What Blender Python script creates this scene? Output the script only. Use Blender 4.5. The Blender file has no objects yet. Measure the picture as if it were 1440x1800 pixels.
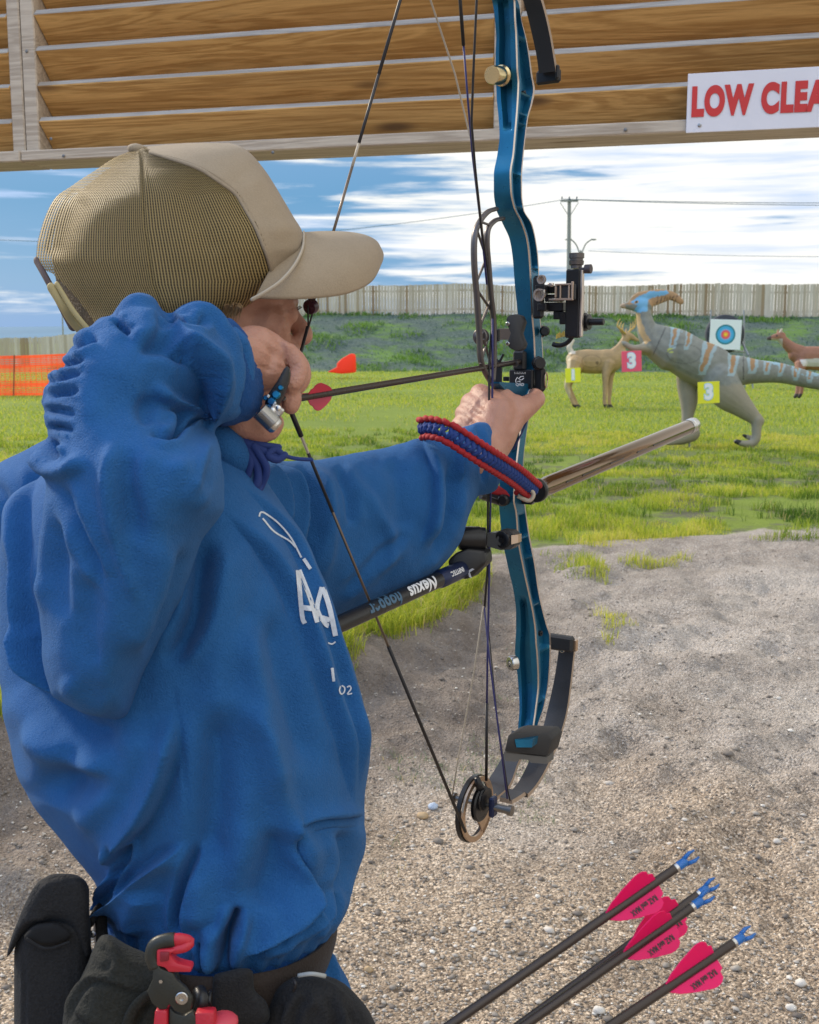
import bpy, math, random
import numpy as np
from mathutils import Vector, Matrix
from mathutils.bvhtree import BVHTree
random.seed(7); rng = np.random.default_rng(7)
S = bpy.context.scene
COL = S.collection
# ------------------------------------------------------------------ camera
F = 1978.0                      # focal length in photo pixels (photo 1440 x 1800)
CAMH = 1.45
PITCH = math.atan(300.0 / F)    # horizon sits 300 px above the picture centre
cam_d = bpy.data.cameras.new('camera'); cam = bpy.data.objects.new('camera', cam_d); COL.objects.link(cam)
cam.location = (0, 0, CAMH); cam.rotation_euler = (math.pi / 2 - PITCH, 0, 0)
cam_d.sensor_fit = 'HORIZONTAL'; cam_d.sensor_width = 36; cam_d.lens = 36 * F / 1440
cam_d.clip_start = 0.05; cam_d.clip_end = 20000
cam_d.dof.use_dof = True; cam_d.dof.focus_distance = 1.3; cam_d.dof.aperture_fstop = 26
S.camera = cam
S.render.resolution_x = 819; S.render.resolution_y = 1024
# ------------------------------------------------------------------ sun
SUN_AZ = math.radians(-52)      # from +Y towards -X (front left)
SUN_EL = math.radians(30)
sd = bpy.data.lights.new('sun', 'SUN'); sun = bpy.data.objects.new('sun', sd); COL.objects.link(sun)
sd.energy = 3.6; sd.angle = math.radians(8); sd.color = (1.0, 0.86, 0.66)
sdir = Vector((math.sin(SUN_AZ) * math.cos(SUN_EL), math.cos(SUN_AZ) * math.cos(SUN_EL), math.sin(SUN_EL)))
sun.rotation_euler = sdir.to_track_quat('Z', 'Y').to_euler()
# ------------------------------------------------------------------ world
def build_world():
    w = bpy.data.worlds.new('World'); S.world = w; w.use_nodes = True
    nt = w.node_tree; N = nt.nodes; L = nt.links; N.clear()
    out = N.new('ShaderNodeOutputWorld'); bg = N.new('ShaderNodeBackground')
    sky = N.new('ShaderNodeTexSky'); sky.sky_type = 'NISHITA'; sky.sun_disc = False
    sky.sun_elevation = SUN_EL; sky.sun_rotation = SUN_AZ
    tc = N.new('ShaderNodeTexCoord')
    sp = N.new('ShaderNodeSeparateXYZ'); L.new(tc.outputs['Generated'], sp.inputs[0])
    def m(op, a, b=None, c=None):
        n = N.new('ShaderNodeMath'); n.operation = op
        for i, v in enumerate((a, b, c)):
            if v is None: continue
            if isinstance(v, (int, float)): n.inputs[i].default_value = v
            else: L.new(v, n.inputs[i])
        return n.outputs[0]
    x, y, z = sp.outputs
    az = m('ARCTAN2', x, y)                     # 0 straight ahead, + right
    zc = m('MAXIMUM', z, 0.0)
    # cloud sheets seen edge-on: stretched flat near the horizon
    def noise(sx, sz, scale, detail, off, rough=0.55, dist=0.0):
        cb = N.new('ShaderNodeCombineXYZ')
        L.new(m('MULTIPLY', az, sx), cb.inputs[0]); L.new(m('MULTIPLY', zc, sz), cb.inputs[1])
        cb.inputs[2].default_value = off
        n = N.new('ShaderNodeTexNoise'); L.new(cb.outputs[0], n.inputs['Vector'])
        n.inputs['Scale'].default_value = scale; n.inputs['Detail'].default_value = detail
        n.inputs['Roughness'].default_value = rough; n.inputs['Distortion'].default_value = dist
        return n.outputs['Fac']
    n1 = noise(1.0, 9.0, 4.2, 7, 1.3, 0.55, 0.5)
    n2 = noise(1.0, 16.0, 7.0, 6, 7.7, 0.6, 0.3)
    n3 = noise(1.0, 3.0, 2.0, 4, 3.1)
    # brighter and more overcast to the right, clearer to the left
    side = m('MULTIPLY_ADD', az, 0.62, 0.035)
    side = m('MINIMUM', m('MAXIMUM', side, -0.04), 0.19)
    lowclear = m('MULTIPLY', m('EXPONENT', m('MULTIPLY', zc, -22.0)), 0.03)
    cl = m('ADD', m('ADD', m('MULTIPLY', n1, 0.60), m('MULTIPLY', n2, 0.40)), side)
    cl = m('SUBTRACT', cl, lowclear)
    cr = N.new('ShaderNodeMapRange'); cr.interpolation_type = 'SMOOTHSTEP'
    L.new(cl, cr.inputs[0]); cr.inputs[1].default_value = 0.455; cr.inputs[2].default_value = 0.585
    mask = cr.outputs[0]
    # clear-sky colour by elevation, tinted by the Nishita sky
    rp = N.new('ShaderNodeValToRGB'); L.new(zc, rp.inputs[0])
    e = rp.color_ramp.elements
    e[0].position = 0.0; e[0].color = (0.17, 0.43, 0.88, 1)
    e[1].position = 1.0; e[1].color = (0.50, 0.62, 0.90, 1)
    k = e.new(0.05); k.color = (0.18, 0.43, 0.76, 1)
    k = e.new(0.12); k.color = (0.11, 0.36, 0.67, 1)
    k = e.new(0.3); k.color = (0.40, 0.58, 0.92, 1)
    nm = N.new('ShaderNodeMix'); nm.data_type = 'RGBA'; nm.inputs[0].default_value = 0.25
    L.new(rp.outputs[0], nm.inputs[6])
    sc = N.new('ShaderNodeVectorMath'); sc.operation = 'SCALE'; sc.inputs[3].default_value = 0.06
    L.new(sky.outputs[0], sc.inputs[0]); L.new(sc.outputs[0], nm.inputs[7])
    # cloud colour: shaded lavender-blue to white
    cc = N.new('ShaderNodeMix'); cc.data_type = 'RGBA'
    c3 = N.new('ShaderNodeMapRange'); L.new(m('ADD', m('ADD', n3, side), m('MULTIPLY', n2, 0.5)), c3.inputs[0])
    c3.inputs[1].default_value = 0.62; c3.inputs[2].default_value = 0.82
    L.new(c3.outputs[0], cc.inputs[0]); cc.inputs[6].default_value = (0.50, 0.66, 0.94, 1); cc.inputs[7].default_value = (1.0, 1.0, 0.96, 1)
    mx = N.new('ShaderNodeMix'); mx.data_type = 'RGBA'
    L.new(mask, mx.inputs[0]); L.new(nm.outputs[2], mx.inputs[6]); L.new(cc.outputs[2], mx.inputs[7])
    # added fill light: unseen sky overhead brightened above the horizon band
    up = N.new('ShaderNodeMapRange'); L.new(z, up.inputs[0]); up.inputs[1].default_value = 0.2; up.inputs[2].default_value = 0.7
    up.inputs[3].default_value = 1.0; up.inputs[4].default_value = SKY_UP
    # dome below the horizon is dim ground haze
    dn = N.new('ShaderNodeMapRange'); L.new(z, dn.inputs[0]); dn.inputs[1].default_value = -0.05; dn.inputs[2].default_value = 0.0
    dn.inputs[3].default_value = 0.15; dn.inputs[4].default_value = 1.0
    L.new(mx.outputs[2], bg.inputs['Color'])
    # added directional fill: unseen sky brightened behind left, dimmed front right
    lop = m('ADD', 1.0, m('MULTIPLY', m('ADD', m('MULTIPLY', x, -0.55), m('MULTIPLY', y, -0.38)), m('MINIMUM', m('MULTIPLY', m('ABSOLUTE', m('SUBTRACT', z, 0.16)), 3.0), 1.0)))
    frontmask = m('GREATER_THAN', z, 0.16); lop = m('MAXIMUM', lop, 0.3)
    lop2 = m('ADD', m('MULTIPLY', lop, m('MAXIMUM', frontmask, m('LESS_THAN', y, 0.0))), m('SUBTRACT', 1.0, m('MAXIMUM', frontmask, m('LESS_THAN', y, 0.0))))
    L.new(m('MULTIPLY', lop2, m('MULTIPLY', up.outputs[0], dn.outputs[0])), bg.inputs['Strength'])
    L.new(bg.outputs[0], out.inputs['Surface'])
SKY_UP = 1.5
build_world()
S.view_settings.view_transform = 'Standard'; S.view_settings.look = 'None'
S.view_settings.exposure = 0.08; S.view_settings.gamma = 1.0; S.view_settings.use_curve_mapping = False
S.render.engine = 'CYCLES'
S.cycles.max_bounces = 6; S.cycles.diffuse_bounces = 3; S.cycles.glossy_bounces = 3; S.cycles.transparent_max_bounces = 8
# ------------------------------------------------------------------ helpers
cp, sp_ = math.cos(PITCH), math.sin(PITCH)
FV = np.array((0, cp, -sp_)); UV_ = np.array((0, sp_, cp)); CV = np.array((0, 0, CAMH))
def P(px, py, d):
    """photo pixel + camera depth (metres) -> world point"""
    return CV + np.array((1.0, 0, 0)) * ((px - 720.0) / F * d) - UV_ * ((py - 900.0) / F * d) + FV * d
def PA(px, py, d):
    px, py, d = np.broadcast_arrays(np.asarray(px, float), np.asarray(py, float), np.asarray(d, float))
    X = (px - 720.0) / F * d; Y = -(py - 900.0) / F * d
    return CV + X[..., None] * np.array((1.0, 0, 0)) + Y[..., None] * UV_ + d[..., None] * FV
def toPix(V):
    V = np.asarray(V, float); r = V - CV
    d = r @ FV; return 720 + F * r[..., 0] / d, 900 - F * (r @ UV_) / d, d
def G(px, py, z=0.0):
    """pixel ray met with the level z"""
    r = P(px, py, 1.0) - CV; t = (z - CAMH) / r[2]; return CV + r * t
def GY(px, py, yy):
    r = P(px, py, 1.0) - CV; t = yy / r[1]; return CV + r * t
def smooth(t): t = np.clip(t, 0, 1); return t * t * (3 - 2 * t)
def interp(xs, ys, q):
    """monotone-ish cubic (pchip) interpolation"""
    xs = np.asarray(xs, float); ys = np.asarray(ys, float); q = np.asarray(q, float)
    h = np.diff(xs); dl = np.diff(ys) / h
    m = np.zeros_like(ys); m[0] = dl[0]; m[-1] = dl[-1]
    for i in range(1, len(xs) - 1):
        if dl[i - 1] * dl[i] > 0:
            w1 = 2 * h[i] + h[i - 1]; w2 = h[i] + 2 * h[i - 1]
            m[i] = (w1 + w2) / (w1 / dl[i - 1] + w2 / dl[i])
    i = np.clip(np.searchsorted(xs, q) - 1, 0, len(xs) - 2)
    t = np.clip((q - xs[i]) / h[i], 0, 1)
    return (ys[i] * (1 + 2 * t) * (1 - t) ** 2 + m[i] * h[i] * t * (1 - t) ** 2 + ys[i + 1] * t * t * (3 - 2 * t) + m[i + 1] * h[i] * t * t * (t - 1))
def spline(pts, n):
    """Catmull-Rom through points, n samples, roughly even"""
    p = np.asarray(pts, float)
    if len(p) == 2: return p[0] + (p[1] - p[0]) * np.linspace(0, 1, n)[:, None]
    q = np.vstack([2 * p[0] - p[1], p, 2 * p[-1] - p[-2]]); out = []
    for i in range(1, len(q) - 2):
        t = np.linspace(0, 1, 24, endpoint=False)[:, None]
        a, b, c, d = q[i - 1], q[i], q[i + 1], q[i + 2]
        out.append(0.5 * (2 * b + (c - a) * t + (2 * a - 5 * b + 4 * c - d) * t * t + (3 * b - a - 3 * c + d) * t ** 3))
    out = np.vstack(out + [p[-1:]]); s = np.r_[0, np.cumsum(np.linalg.norm(np.diff(out[:, :3], axis=0), axis=1))]
    return np.stack([np.interp(np.linspace(0, s[-1], n), s, out[:, k]) for k in range(p.shape[1])], 1)
_perm = rng.permutation(4096)
def _h2(i, j): return _perm[(_perm[i & 4095] + j) & 4095] / 4095.0
def vnoise(x, y):
    xi = np.floor(x).astype(int); yi = np.floor(y).astype(int); fx = smooth(x - xi); fy = smooth(y - yi)
    return (_h2(xi, yi) * (1 - fx) + _h2(xi + 1, yi) * fx) * (1 - fy) + (_h2(xi, yi + 1) * (1 - fx) + _h2(xi + 1, yi + 1) * fx) * fy
def fbm(x, y, o=4):
    r = 0; a = 0.5; t = 0
    for k in range(o): r = r + a * vnoise(x * 2 ** k + 17.3 * k, y * 2 ** k + 5.1 * k); t += a; a *= 0.5
    return r / t
# ---- mesh containers
class MB:
    def __init__(s): s.V = []; s.Fc = []; s.n = 0; s.mi = []
    def add(s, V, Fc, mi=0):
        V = np.asarray(V, float).reshape(-1, 3); s.V.append(V)
        s.Fc += [tuple(i + s.n for i in f) for f in Fc]; s.mi += [mi] * len(Fc); s.n += len(V); return s
    def box(s, c, size, ax=None, mi=0, bevel=0.0):
        """box with centre c, size, and 3 axes (rows)"""
        ax = np.eye(3) if ax is None else np.asarray(ax, float); h = np.asarray(size, float) / 2
        if bevel > 0:
            b = min(bevel, h.min() * 0.9); V = []
            for sx in (-1, 1):
                for sy in (-1, 1):
                    for sz in (-1, 1):
                        V.append((sx * (h[0] - b), sy * (h[1] - b), sz * h[2])); V.append((sx * (h[0] - b), sy * h[1], sz * (h[2] - b))); V.append((sx * h[0], sy * (h[1] - b), sz * (h[2] - b)))
            V = np.array(V)
            def idx(sx, sy, sz, k): return (((sx > 0) * 2 + (sy > 0)) * 2 + (sz > 0)) * 3 + k
            Fs = []
            for sx in (-1, 1): Fs.append([idx(sx, a, b_, 2) for a, b_ in ((-1, -1), (1, -1), (1, 1), (-1, 1))][::sx])
            for sy in (-1, 1): Fs.append([idx(a, sy, b_, 1) for a, b_ in ((-1, -1), (-1, 1), (1, 1), (1, -1))][::sy])
            for sz in (-1, 1): Fs.append([idx(a, b_, sz, 0) for a, b_ in ((-1, -1), (1, -1), (1, 1), (-1, 1))][::sz])
            for a in (-1, 1):
                for b_ in (-1, 1):
                    Fs.append([idx(-1, a, b_, 1), idx(1, a, b_, 1), idx(1, a, b_, 0), idx(-1, a, b_, 0)])
                    Fs.append([idx(a, -1, b_, 2), idx(a, 1, b_, 2), idx(a, 1, b_, 0), idx(a, -1, b_, 0)])
                    Fs.append([idx(a, b_, -1, 2), idx(a, b_, 1, 2), idx(a, b_, 1, 1), idx(a, b_, -1, 1)])
                    for c_ in (-1, 1): Fs.append([idx(a, b_, c_, 0), idx(a, b_, c_, 1), idx(a, b_, c_, 2)])
            cen = V.mean(0); FF = []
            for f in Fs:
                p = V[f]; n = np.cross(p[1] - p[0], p[2] - p[0])
                FF.append(tuple(f) if n @ (p.mean(0) - cen) > 0 else tuple(f[::-1]))
            return s.add(np.asarray(c) + V @ ax, FF, mi)
        V = np.array([(x, y, z) for x in (-1, 1) for y in (-1, 1) for z in (-1, 1)]) * h
        return s.add(np.asarray(c) + V @ ax, [(0, 1, 3, 2), (4, 6, 7, 5), (0, 4, 5, 1), (2, 3, 7, 6), (0, 2, 6, 4), (1, 5, 7, 3)], mi)
    def tube(s, pts, r, n=12, caps=True, mi=0, flat=None, up=None, round_=False):
        """swept tube; r scalar or per point; flat=(ratio, axis) squashes along an axis"""
        p = np.asarray(pts, float); m = len(p); r = np.broadcast_to(np.asarray(r, float), (m,)).copy()
        if round_:
            d0 = p[0] - p[1]; d0 /= np.linalg.norm(d0) + 1e-12; d1 = p[-1] - p[-2]; d1 /= np.linalg.norm(d1) + 1e-12
            A = [p[0] + d0 * r[0] * math.sin(a) for a in (1.45, 1.1, 0.6)]; RA = [r[0] * math.cos(a) for a in (1.45, 1.1, 0.6)]
            B = [p[-1] + d1 * r[-1] * math.sin(a) for a in (0.6, 1.1, 1.45)]; RB = [r[-1] * math.cos(a) for a in (0.6, 1.1, 1.45)]
            p = np.vstack([A, p, B]); r = np.r_[RA, r, RB]; m = len(p)
        T = np.gradient(p, axis=0); T /= np.linalg.norm(T, axis=1)[:, None] + 1e-12
        u = np.array((0, 0, 1.0)) if up is None else np.asarray(up, float)
        if up is None and abs(T[0] @ u) > 0.9: u = np.array((1.0, 0, 0))
        V = []
        a = np.linspace(0, 2 * math.pi, n, endpoint=False)
        for i in range(m):
            u = u - T[i] * (u @ T[i]); u /= np.linalg.norm(u) + 1e-12; w = np.cross(T[i], u)
            if up is not None: uu = np.asarray(up, float); uu = uu - T[i] * (uu @ T[i]); uu /= np.linalg.norm(uu) + 1e-12; u = uu; w = np.cross(T[i], u)
            ru, rw = (r[i], r[i]) if flat is None else (r[i] * flat[0], r[i] * flat[1])
            V.append(p[i] + np.outer(np.cos(a), u) * ru + np.outer(np.sin(a), w) * rw)
        Fs = [(i * n + j, i * n + (j + 1) % n, (i + 1) * n + (j + 1) % n, (i + 1) * n + j) for i in range(m - 1) for j in range(n)]
        if caps: Fs += [tuple(range(n))[::-1], tuple(range((m - 1) * n, m * n))]
        return s.add(np.vstack(V), Fs, mi)
    def cyl(s, a, b, r, n=20, mi=0, r2=None): return s.tube([a, b], [r, r if r2 is None else r2], n, True, mi)
    def lathe(s, a, d, prof, n=24, mi=0):
        """profile [(t, r)] around axis from point a along d"""
        d = np.asarray(d, float); d = d / np.linalg.norm(d); a = np.asarray(a, float)
        u = np.cross(d, (0, 0, 1.0) if abs(d[2]) < 0.9 else (1.0, 0, 0)); u /= np.linalg.norm(u); w = np.cross(d, u)
        an = np.linspace(0, 2 * math.pi, n, endpoint=False)
        V = np.vstack([a + d * t + (np.outer(np.cos(an), u) + np.outer(np.sin(an), w)) * max(r, 1e-5) for t, r in prof]); m = len(prof)
        Fs = [(i * n + j, i * n + (j + 1) % n, (i + 1) * n + (j + 1) % n, (i + 1) * n + j) for i in range(m - 1) for j in range(n)]
        Fs += [tuple(range(n))[::-1], tuple(range((m - 1) * n, m * n))]
        return s.add(V, Fs, mi)
    def ball(s, c, r, n=16, mi=0, ax=None):
        r = np.broadcast_to(np.asarray(r, float), (3,)); m = n // 2; V = [];
        for i in range(m + 1):
            t = math.pi * i / m
            for j in range(n):
                q = 2 * math.pi * j / n; V.append((math.sin(t) * math.cos(q), math.sin(t) * math.sin(q), math.cos(t)))
        V = np.array(V) * r
        if ax is not None: V = V @ np.asarray(ax)
        return s.add(np.asarray(c) + V, [(i * n + j, (i + 1) * n + j, (i + 1) * n + (j + 1) % n, i * n + (j + 1) % n) for i in range(m) for j in range(n)], mi)
    def prism(s, poly, n_, t, mi=0):
        """planar 3D polygon extruded by n_*t (both caps)"""
        p = np.asarray(poly, float); q = p + np.asarray(n_, float) * t; k = len(p)
        return s.add(np.vstack([p, q]), [tuple(range(k))[::-1], tuple(range(k, 2 * k))] + [(i, (i + 1) % k, k + (i + 1) % k, k + i) for i in range(k)], mi)
    def mesh(s):
        return np.vstack(s.V), s.Fc
def mkmesh(name, V, Fs, origin=(0, 0, 0), mats=(), mi=None, smooth_=False, ang=None):
    me = bpy.data.meshes.new(name); V = np.asarray(V, float) - np.asarray(origin, float)
    if isinstance(Fs, np.ndarray):
        k = Fs.shape[1]; me.vertices.add(len(V)); me.vertices.foreach_set('co', V.astype(np.float32).ravel())
        me.loops.add(Fs.size); me.loops.foreach_set('vertex_index', Fs.astype(np.int32).ravel())
        me.polygons.add(len(Fs)); me.polygons.foreach_set('loop_start', np.arange(0, Fs.size, k, dtype=np.int32))
        me.update(calc_edges=True)
    else: me.from_pydata(V.tolist(), [], Fs)
    for m in mats: me.materials.append(m)
    if mi is not None: me.polygons.foreach_set('material_index', np.asarray(mi, np.int32))
    if smooth_: me.polygons.foreach_set('use_smooth', np.ones(len(me.polygons), bool))
    if ang is not None:
        me.polygons.foreach_set('use_smooth', np.ones(len(me.polygons), bool))
        try: me.set_sharp_from_angle(angle=math.radians(ang))
        except Exception: pass
    me.update(); return me
def tag(o, label=None, cat=None, group=None, kind=None):
    if label: o['label'] = label
    if cat: o['category'] = cat
    if group: o['group'] = group
    if kind: o['kind'] = kind
    return o
def thing(name, loc, label, cat, group=None):
    o = bpy.data.objects.new(name, None); COL.objects.link(o); o.location = tuple(loc); o.empty_display_size = 0.1
    return tag(o, label, cat, group)
def wpos(o):
    v = np.zeros(3)
    while o is not None: v = v + np.array(o.location); o = o.parent
    return v
def obj(name, geo, mats, parent=None, origin=None, smooth_=False, ang=None, mi=None):
    """geo = MB or (V, F) in world space; linked as ONE mesh object"""
    if isinstance(geo, MB): V, Fs = geo.mesh(); mi = geo.mi if mi is None else mi
    elif isinstance(geo, bpy.types.Mesh): V = None
    else: V, Fs = geo
    mats = mats if isinstance(mats, (list, tuple)) else [mats]
    if V is not None:
        if origin is None:
            if parent is not None: origin = wpos(parent)
            else: a = np.asarray(V); origin = np.array((a[:, 0].mean(), a[:, 1].mean(), a[:, 2].min()))
        me = mkmesh(name, V, Fs, origin, mats, mi, smooth_, ang)
    else: me = geo; origin = wpos(parent) if parent is not None else (0, 0, 0)
    o = bpy.data.objects.new(name, me); COL.objects.link(o)
    if parent is not None: o.parent = parent; o.location = tuple(np.asarray(origin) - wpos(parent))
    else: o.location = tuple(origin)
    return o
def evalmesh(V, Fs, mods):
    """run modifiers on a temporary mesh, return (V, F ndarray-or-list)"""
    me = mkmesh('tmp', V, Fs); o = bpy.data.objects.new('tmp', me); COL.objects.link(o)
    for t, kw in mods:
        md = o.modifiers.new(t, t)
        for k, v in kw.items(): setattr(md, k, v)
    dg = bpy.context.evaluated_depsgraph_get(); e = o.evaluated_get(dg); m2 = e.to_mesh()
    nv = len(m2.vertices); co = np.empty(nv * 3, np.float32); m2.vertices.foreach_get('co', co)
    nl = len(m2.loops); li = np.empty(nl, np.int32); m2.loops.foreach_get('vertex_index', li)
    tot = np.empty(len(m2.polygons), np.int32); m2.polygons.foreach_get('loop_total', tot)
    if len(tot) and (tot == tot[0]).all(): FF = li.reshape(-1, tot[0])
    else: FF = [tuple(a) for a in np.split(li, np.cumsum(tot)[:-1])]
    e.to_mesh_clear(); bpy.data.objects.remove(o); bpy.data.meshes.remove(me)
    return co.reshape(-1, 3).astype(float), FF
def remesh(mb, voxel, sm=3, fac=0.5):
    V, Fs = mb.mesh() if isinstance(mb, MB) else mb
    mods = [('REMESH', dict(mode='VOXEL', voxel_size=voxel))]
    if sm: mods.append(('SMOOTH', dict(factor=fac, iterations=sm)))
    return evalmesh(V, Fs, mods)
def attr_color(me, name, col):
    a = me.color_attributes.new(name, 'FLOAT_COLOR', 'POINT'); c = np.ones((len(me.vertices), 4), np.float32); c[:, :3] = col
    a.data.foreach_set('color', c.ravel())
def attr_float(me, name, v):
    a = me.attributes.new(name, 'FLOAT', 'POINT'); a.data.foreach_set('value', np.asarray(v, np.float32))
# ---- materials
class NT:
    def __init__(s, name):
        s.m = bpy.data.materials.new(name); s.m.use_nodes = True; s.t = s.m.node_tree; s.N = s.t.nodes; s.L = s.t.links
        s.b = s.N['Principled BSDF']; s.out = s.N['Material Output']
    def n(s, t, **kw):
        x = s.N.new(t)
        for k, v in kw.items(): setattr(x, k, v)
        return x
    def set(s, node, key, v):
        if isinstance(v, bpy.types.NodeSocket): s.L.new(v, node.inputs[key])
        else: node.inputs[key].default_value = v
    def coord(s, kind='Object', scale=(1, 1, 1), rot=(0, 0, 0)):
        tc = s.n('ShaderNodeTexCoord') if not hasattr(s, '_tc') else s._tc; s._tc = tc
        mp = s.n('ShaderNodeMapping'); s.L.new(tc.outputs[kind], mp.inputs[0]); mp.inputs['Scale'].default_value = scale; mp.inputs['Rotation'].default_value = rot
        return mp.outputs[0]
    def noise(s, vec, scale, detail=4, rough=0.5, dist=0.0):
        x = s.n('ShaderNodeTexNoise'); s.L.new(vec, x.inputs['Vector'])
        x.inputs['Scale'].default_value = scale; x.inputs['Detail'].default_value = detail; x.inputs['Roughness'].default_value = rough; x.inputs['Distortion'].default_value = dist
        return x.outputs['Fac']
    def voro(s, vec, scale, feature='F1', out='Distance'):
        x = s.n('ShaderNodeTexVoronoi', feature=feature); s.L.new(vec, x.inputs['Vector']); x.inputs['Scale'].default_value = scale
        return x.outputs[out]
    def math(s, op, a, b=None):
        x = s.n('ShaderNodeMath', operation=op)
        for i, v in enumerate((a, b)):
            if v is None: continue
            s.set(x, i, v)
        return x.outputs[0]
    def rng(s, v, a, b, c=0.0, d=1.0, sm=False):
        x = s.n('ShaderNodeMapRange'); s.L.new(v, x.inputs[0])
        if sm: x.interpolation_type = 'SMOOTHSTEP'
        for i, q in enumerate((a, b, c, d)): x.inputs[i + 1].default_value = q
        return x.outputs[0]
    def mix(s, f, a, b, blend='MIX'):
        x = s.n('ShaderNodeMix', data_type='RGBA', blend_type=blend)
        s.set(x, 0, f)
        for k, v in ((6, a), (7, b)):
            if isinstance(v, tuple) and len(v) == 3: v = (*v, 1)
            s.set(x, k, v)
        return x.outputs[2]
    def ramp(s, f, stops):
        x = s.n('ShaderNodeValToRGB'); s.L.new(f, x.inputs[0]); e = x.color_ramp.elements
        e[0].position = stops[0][0]; e[0].color = (*stops[0][1], 1); e[1].position = stops[-1][0]; e[1].color = (*stops[-1][1], 1)
        for p_, c in stops[1:-1]: k = e.new(p_); k.color = (*c, 1)
        return x.outputs[0]
    def bump(s, h, dist, strength=1.0, normal=None):
        x = s.n('ShaderNodeBump'); s.L.new(h, x.inputs['Height']); x.inputs['Distance'].default_value = dist; x.inputs['Strength'].default_value = strength
        if normal is not None: s.L.new(normal, x.inputs['Normal'])
        return x.outputs[0]
    def fin(s, color=None, rough=None, metal=None, normal=None, **kw):
        for k, v in (('Base Color', color), ('Roughness', rough), ('Metallic', metal), ('Normal', normal)):
            if v is None: continue
            if isinstance(v, tuple) and len(v) == 3: v = (*v, 1)
            s.set(s.b, k, v)
        for k, v in kw.items(): s.set(s.b, k.replace('_', ' '), v)
        return s.m
def basic(name, col, rough=0.5, metal=0.0, nscale=8.0, var=0.12, bump=0.0, bscale=200.0, **kw):
    t = NT(name); v = t.coord(); n = t.noise(v, nscale, 5)
    c1 = tuple(min(1, c * (1 - var)) for c in col); c2 = tuple(min(1, c * (1 + var)) for c in col)
    nor = t.bump(t.noise(v, bscale, 3), bump) if bump else None
    r2 = t.rng(t.noise(v, nscale * 5, 4), 0.3, 0.7, max(0, rough - 0.06), min(1, rough + 0.06))
    return t.fin(t.mix(t.rng(n, 0.3, 0.7), c1, c2), r2, metal, nor, **kw)
def text_mesh(txt, size, extr=0.0005, bold=0.0, sx=1.0, shear=0.0, align='CENTER'):
    c = bpy.data.curves.new('t', 'FONT'); c.body = txt; c.size = size; c.extrude = extr; c.offset = bold; c.align_x = align; c.align_y = 'CENTER'; c.shear = shear; c.space_character = 1.0 + bold / size * 2.2
    o = bpy.data.objects.new('t', c); COL.objects.link(o); dg = bpy.context.evaluated_depsgraph_get(); m = o.evaluated_get(dg).to_mesh()
    V = np.array([v.co[:] for v in m.vertices]); Fs = [tuple(p.vertices) for p in m.polygons]; o.evaluated_get(dg).to_mesh_clear(); bpy.data.objects.remove(o)
    V[:, 0] *= sx; return V, Fs
def place(V, o, X, Y, Z=None):
    X = np.asarray(X, float); X = X / np.linalg.norm(X); Y = np.asarray(Y, float); Y = Y - X * (X @ Y); Y /= np.linalg.norm(Y); Z = np.cross(X, Y)
    return np.asarray(o) + V[:, :1] * X + V[:, 1:2] * Y + V[:, 2:3] * Z
# ================================================================== ENVIRONMENT
EDGE = np.array([(-30, 1.2), (-6, 2.2), (-2.6, 2.9), (-1.28, 3.55), (-.27, 4.4), (.10, 5.0), (.39, 5.8), (.8, 6.5), (1.6, 6.9), (2.6, 7.0), (8, 7.6), (40, 9.0)])
FIELD = 0.2
def edge_sd(x, y):
    """signed distance to the turf edge, + on the field side"""
    x = np.asarray(x, float); y = np.asarray(y, float); best = np.full(x.shape, 1e9); sgn = np.ones(x.shape)
    for a, b in zip(EDGE[:-1], EDGE[1:]):
        ab = b - a; t = np.clip(((x - a[0]) * ab[0] + (y - a[1]) * ab[1]) / (ab @ ab), 0, 1)
        dx = x - a[0] - t * ab[0]; dy = y - a[1] - t * ab[1]; d = np.hypot(dx, dy); s = np.sign(ab[0] * dy - ab[1] * dx)
        k = d < best; best = np.where(k, d, best); sgn = np.where(k, s, sgn)
    return best * np.where(sgn == 0, 1, sgn)
def berm_h(x, y):
    along = smooth((x + 19) / 14.0); r = y + 0.06 * x
    return 2.45 * along * smooth((r - 46.5) / 8.5)
def ground_z(x, y, detail=True):
    x = np.asarray(x, float); y = np.asarray(y, float)
    sd_ = edge_sd(x, y) + 0.22 * (fbm(x * 1.3, y * 1.3, 3) - 0.5) + 0.22 * (fbm(x * 4.0, y * 4.0 + 3, 3) - 0.5)
    w = 0.85 + 2.5 * smooth((x - 0.1) / 1.6); w = w * smooth((x + 3.0) / 1.2) + 1.2 * (1 - smooth((x + 3.0) / 1.2))
    lk = .5 * (1 - smooth((x - .2) / .7)); t = (1 - lk) * smooth((sd_ + w) / w) + lk * smooth((sd_ + .16 + w * .12) / (.16 + w * .12))
    z = FIELD * t * (1 + 0 * x)
    near = np.exp(-np.hypot(x, y) / 14.0)
    z = z + (fbm(x * 0.55 + 9, y * 0.55, 3) - 0.5) * 0.05 * t * near * 2
    if detail:
        bank = smooth((sd_ + w + .25) / .3) * smooth((-sd_ + .15) / .3)
        z = z + (fbm(x * 5, y * 5, 4) - 0.5) * (0.026 + 0.085 * bank) * near * 1.6 + .035 * np.exp(-((sd_ - .06) / .16) ** 2) * near
        z = z + (fbm(x * 22, y * 22, 3) - 0.5) * 0.010 * near
    z = z + berm_h(x, y) + (fbm(x * .4, y * .4, 3) - .5) * .35 * smooth((y - 44) / 4) * smooth((70 - y) / 6) * smooth((x + 19) / 14)
    return z
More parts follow.
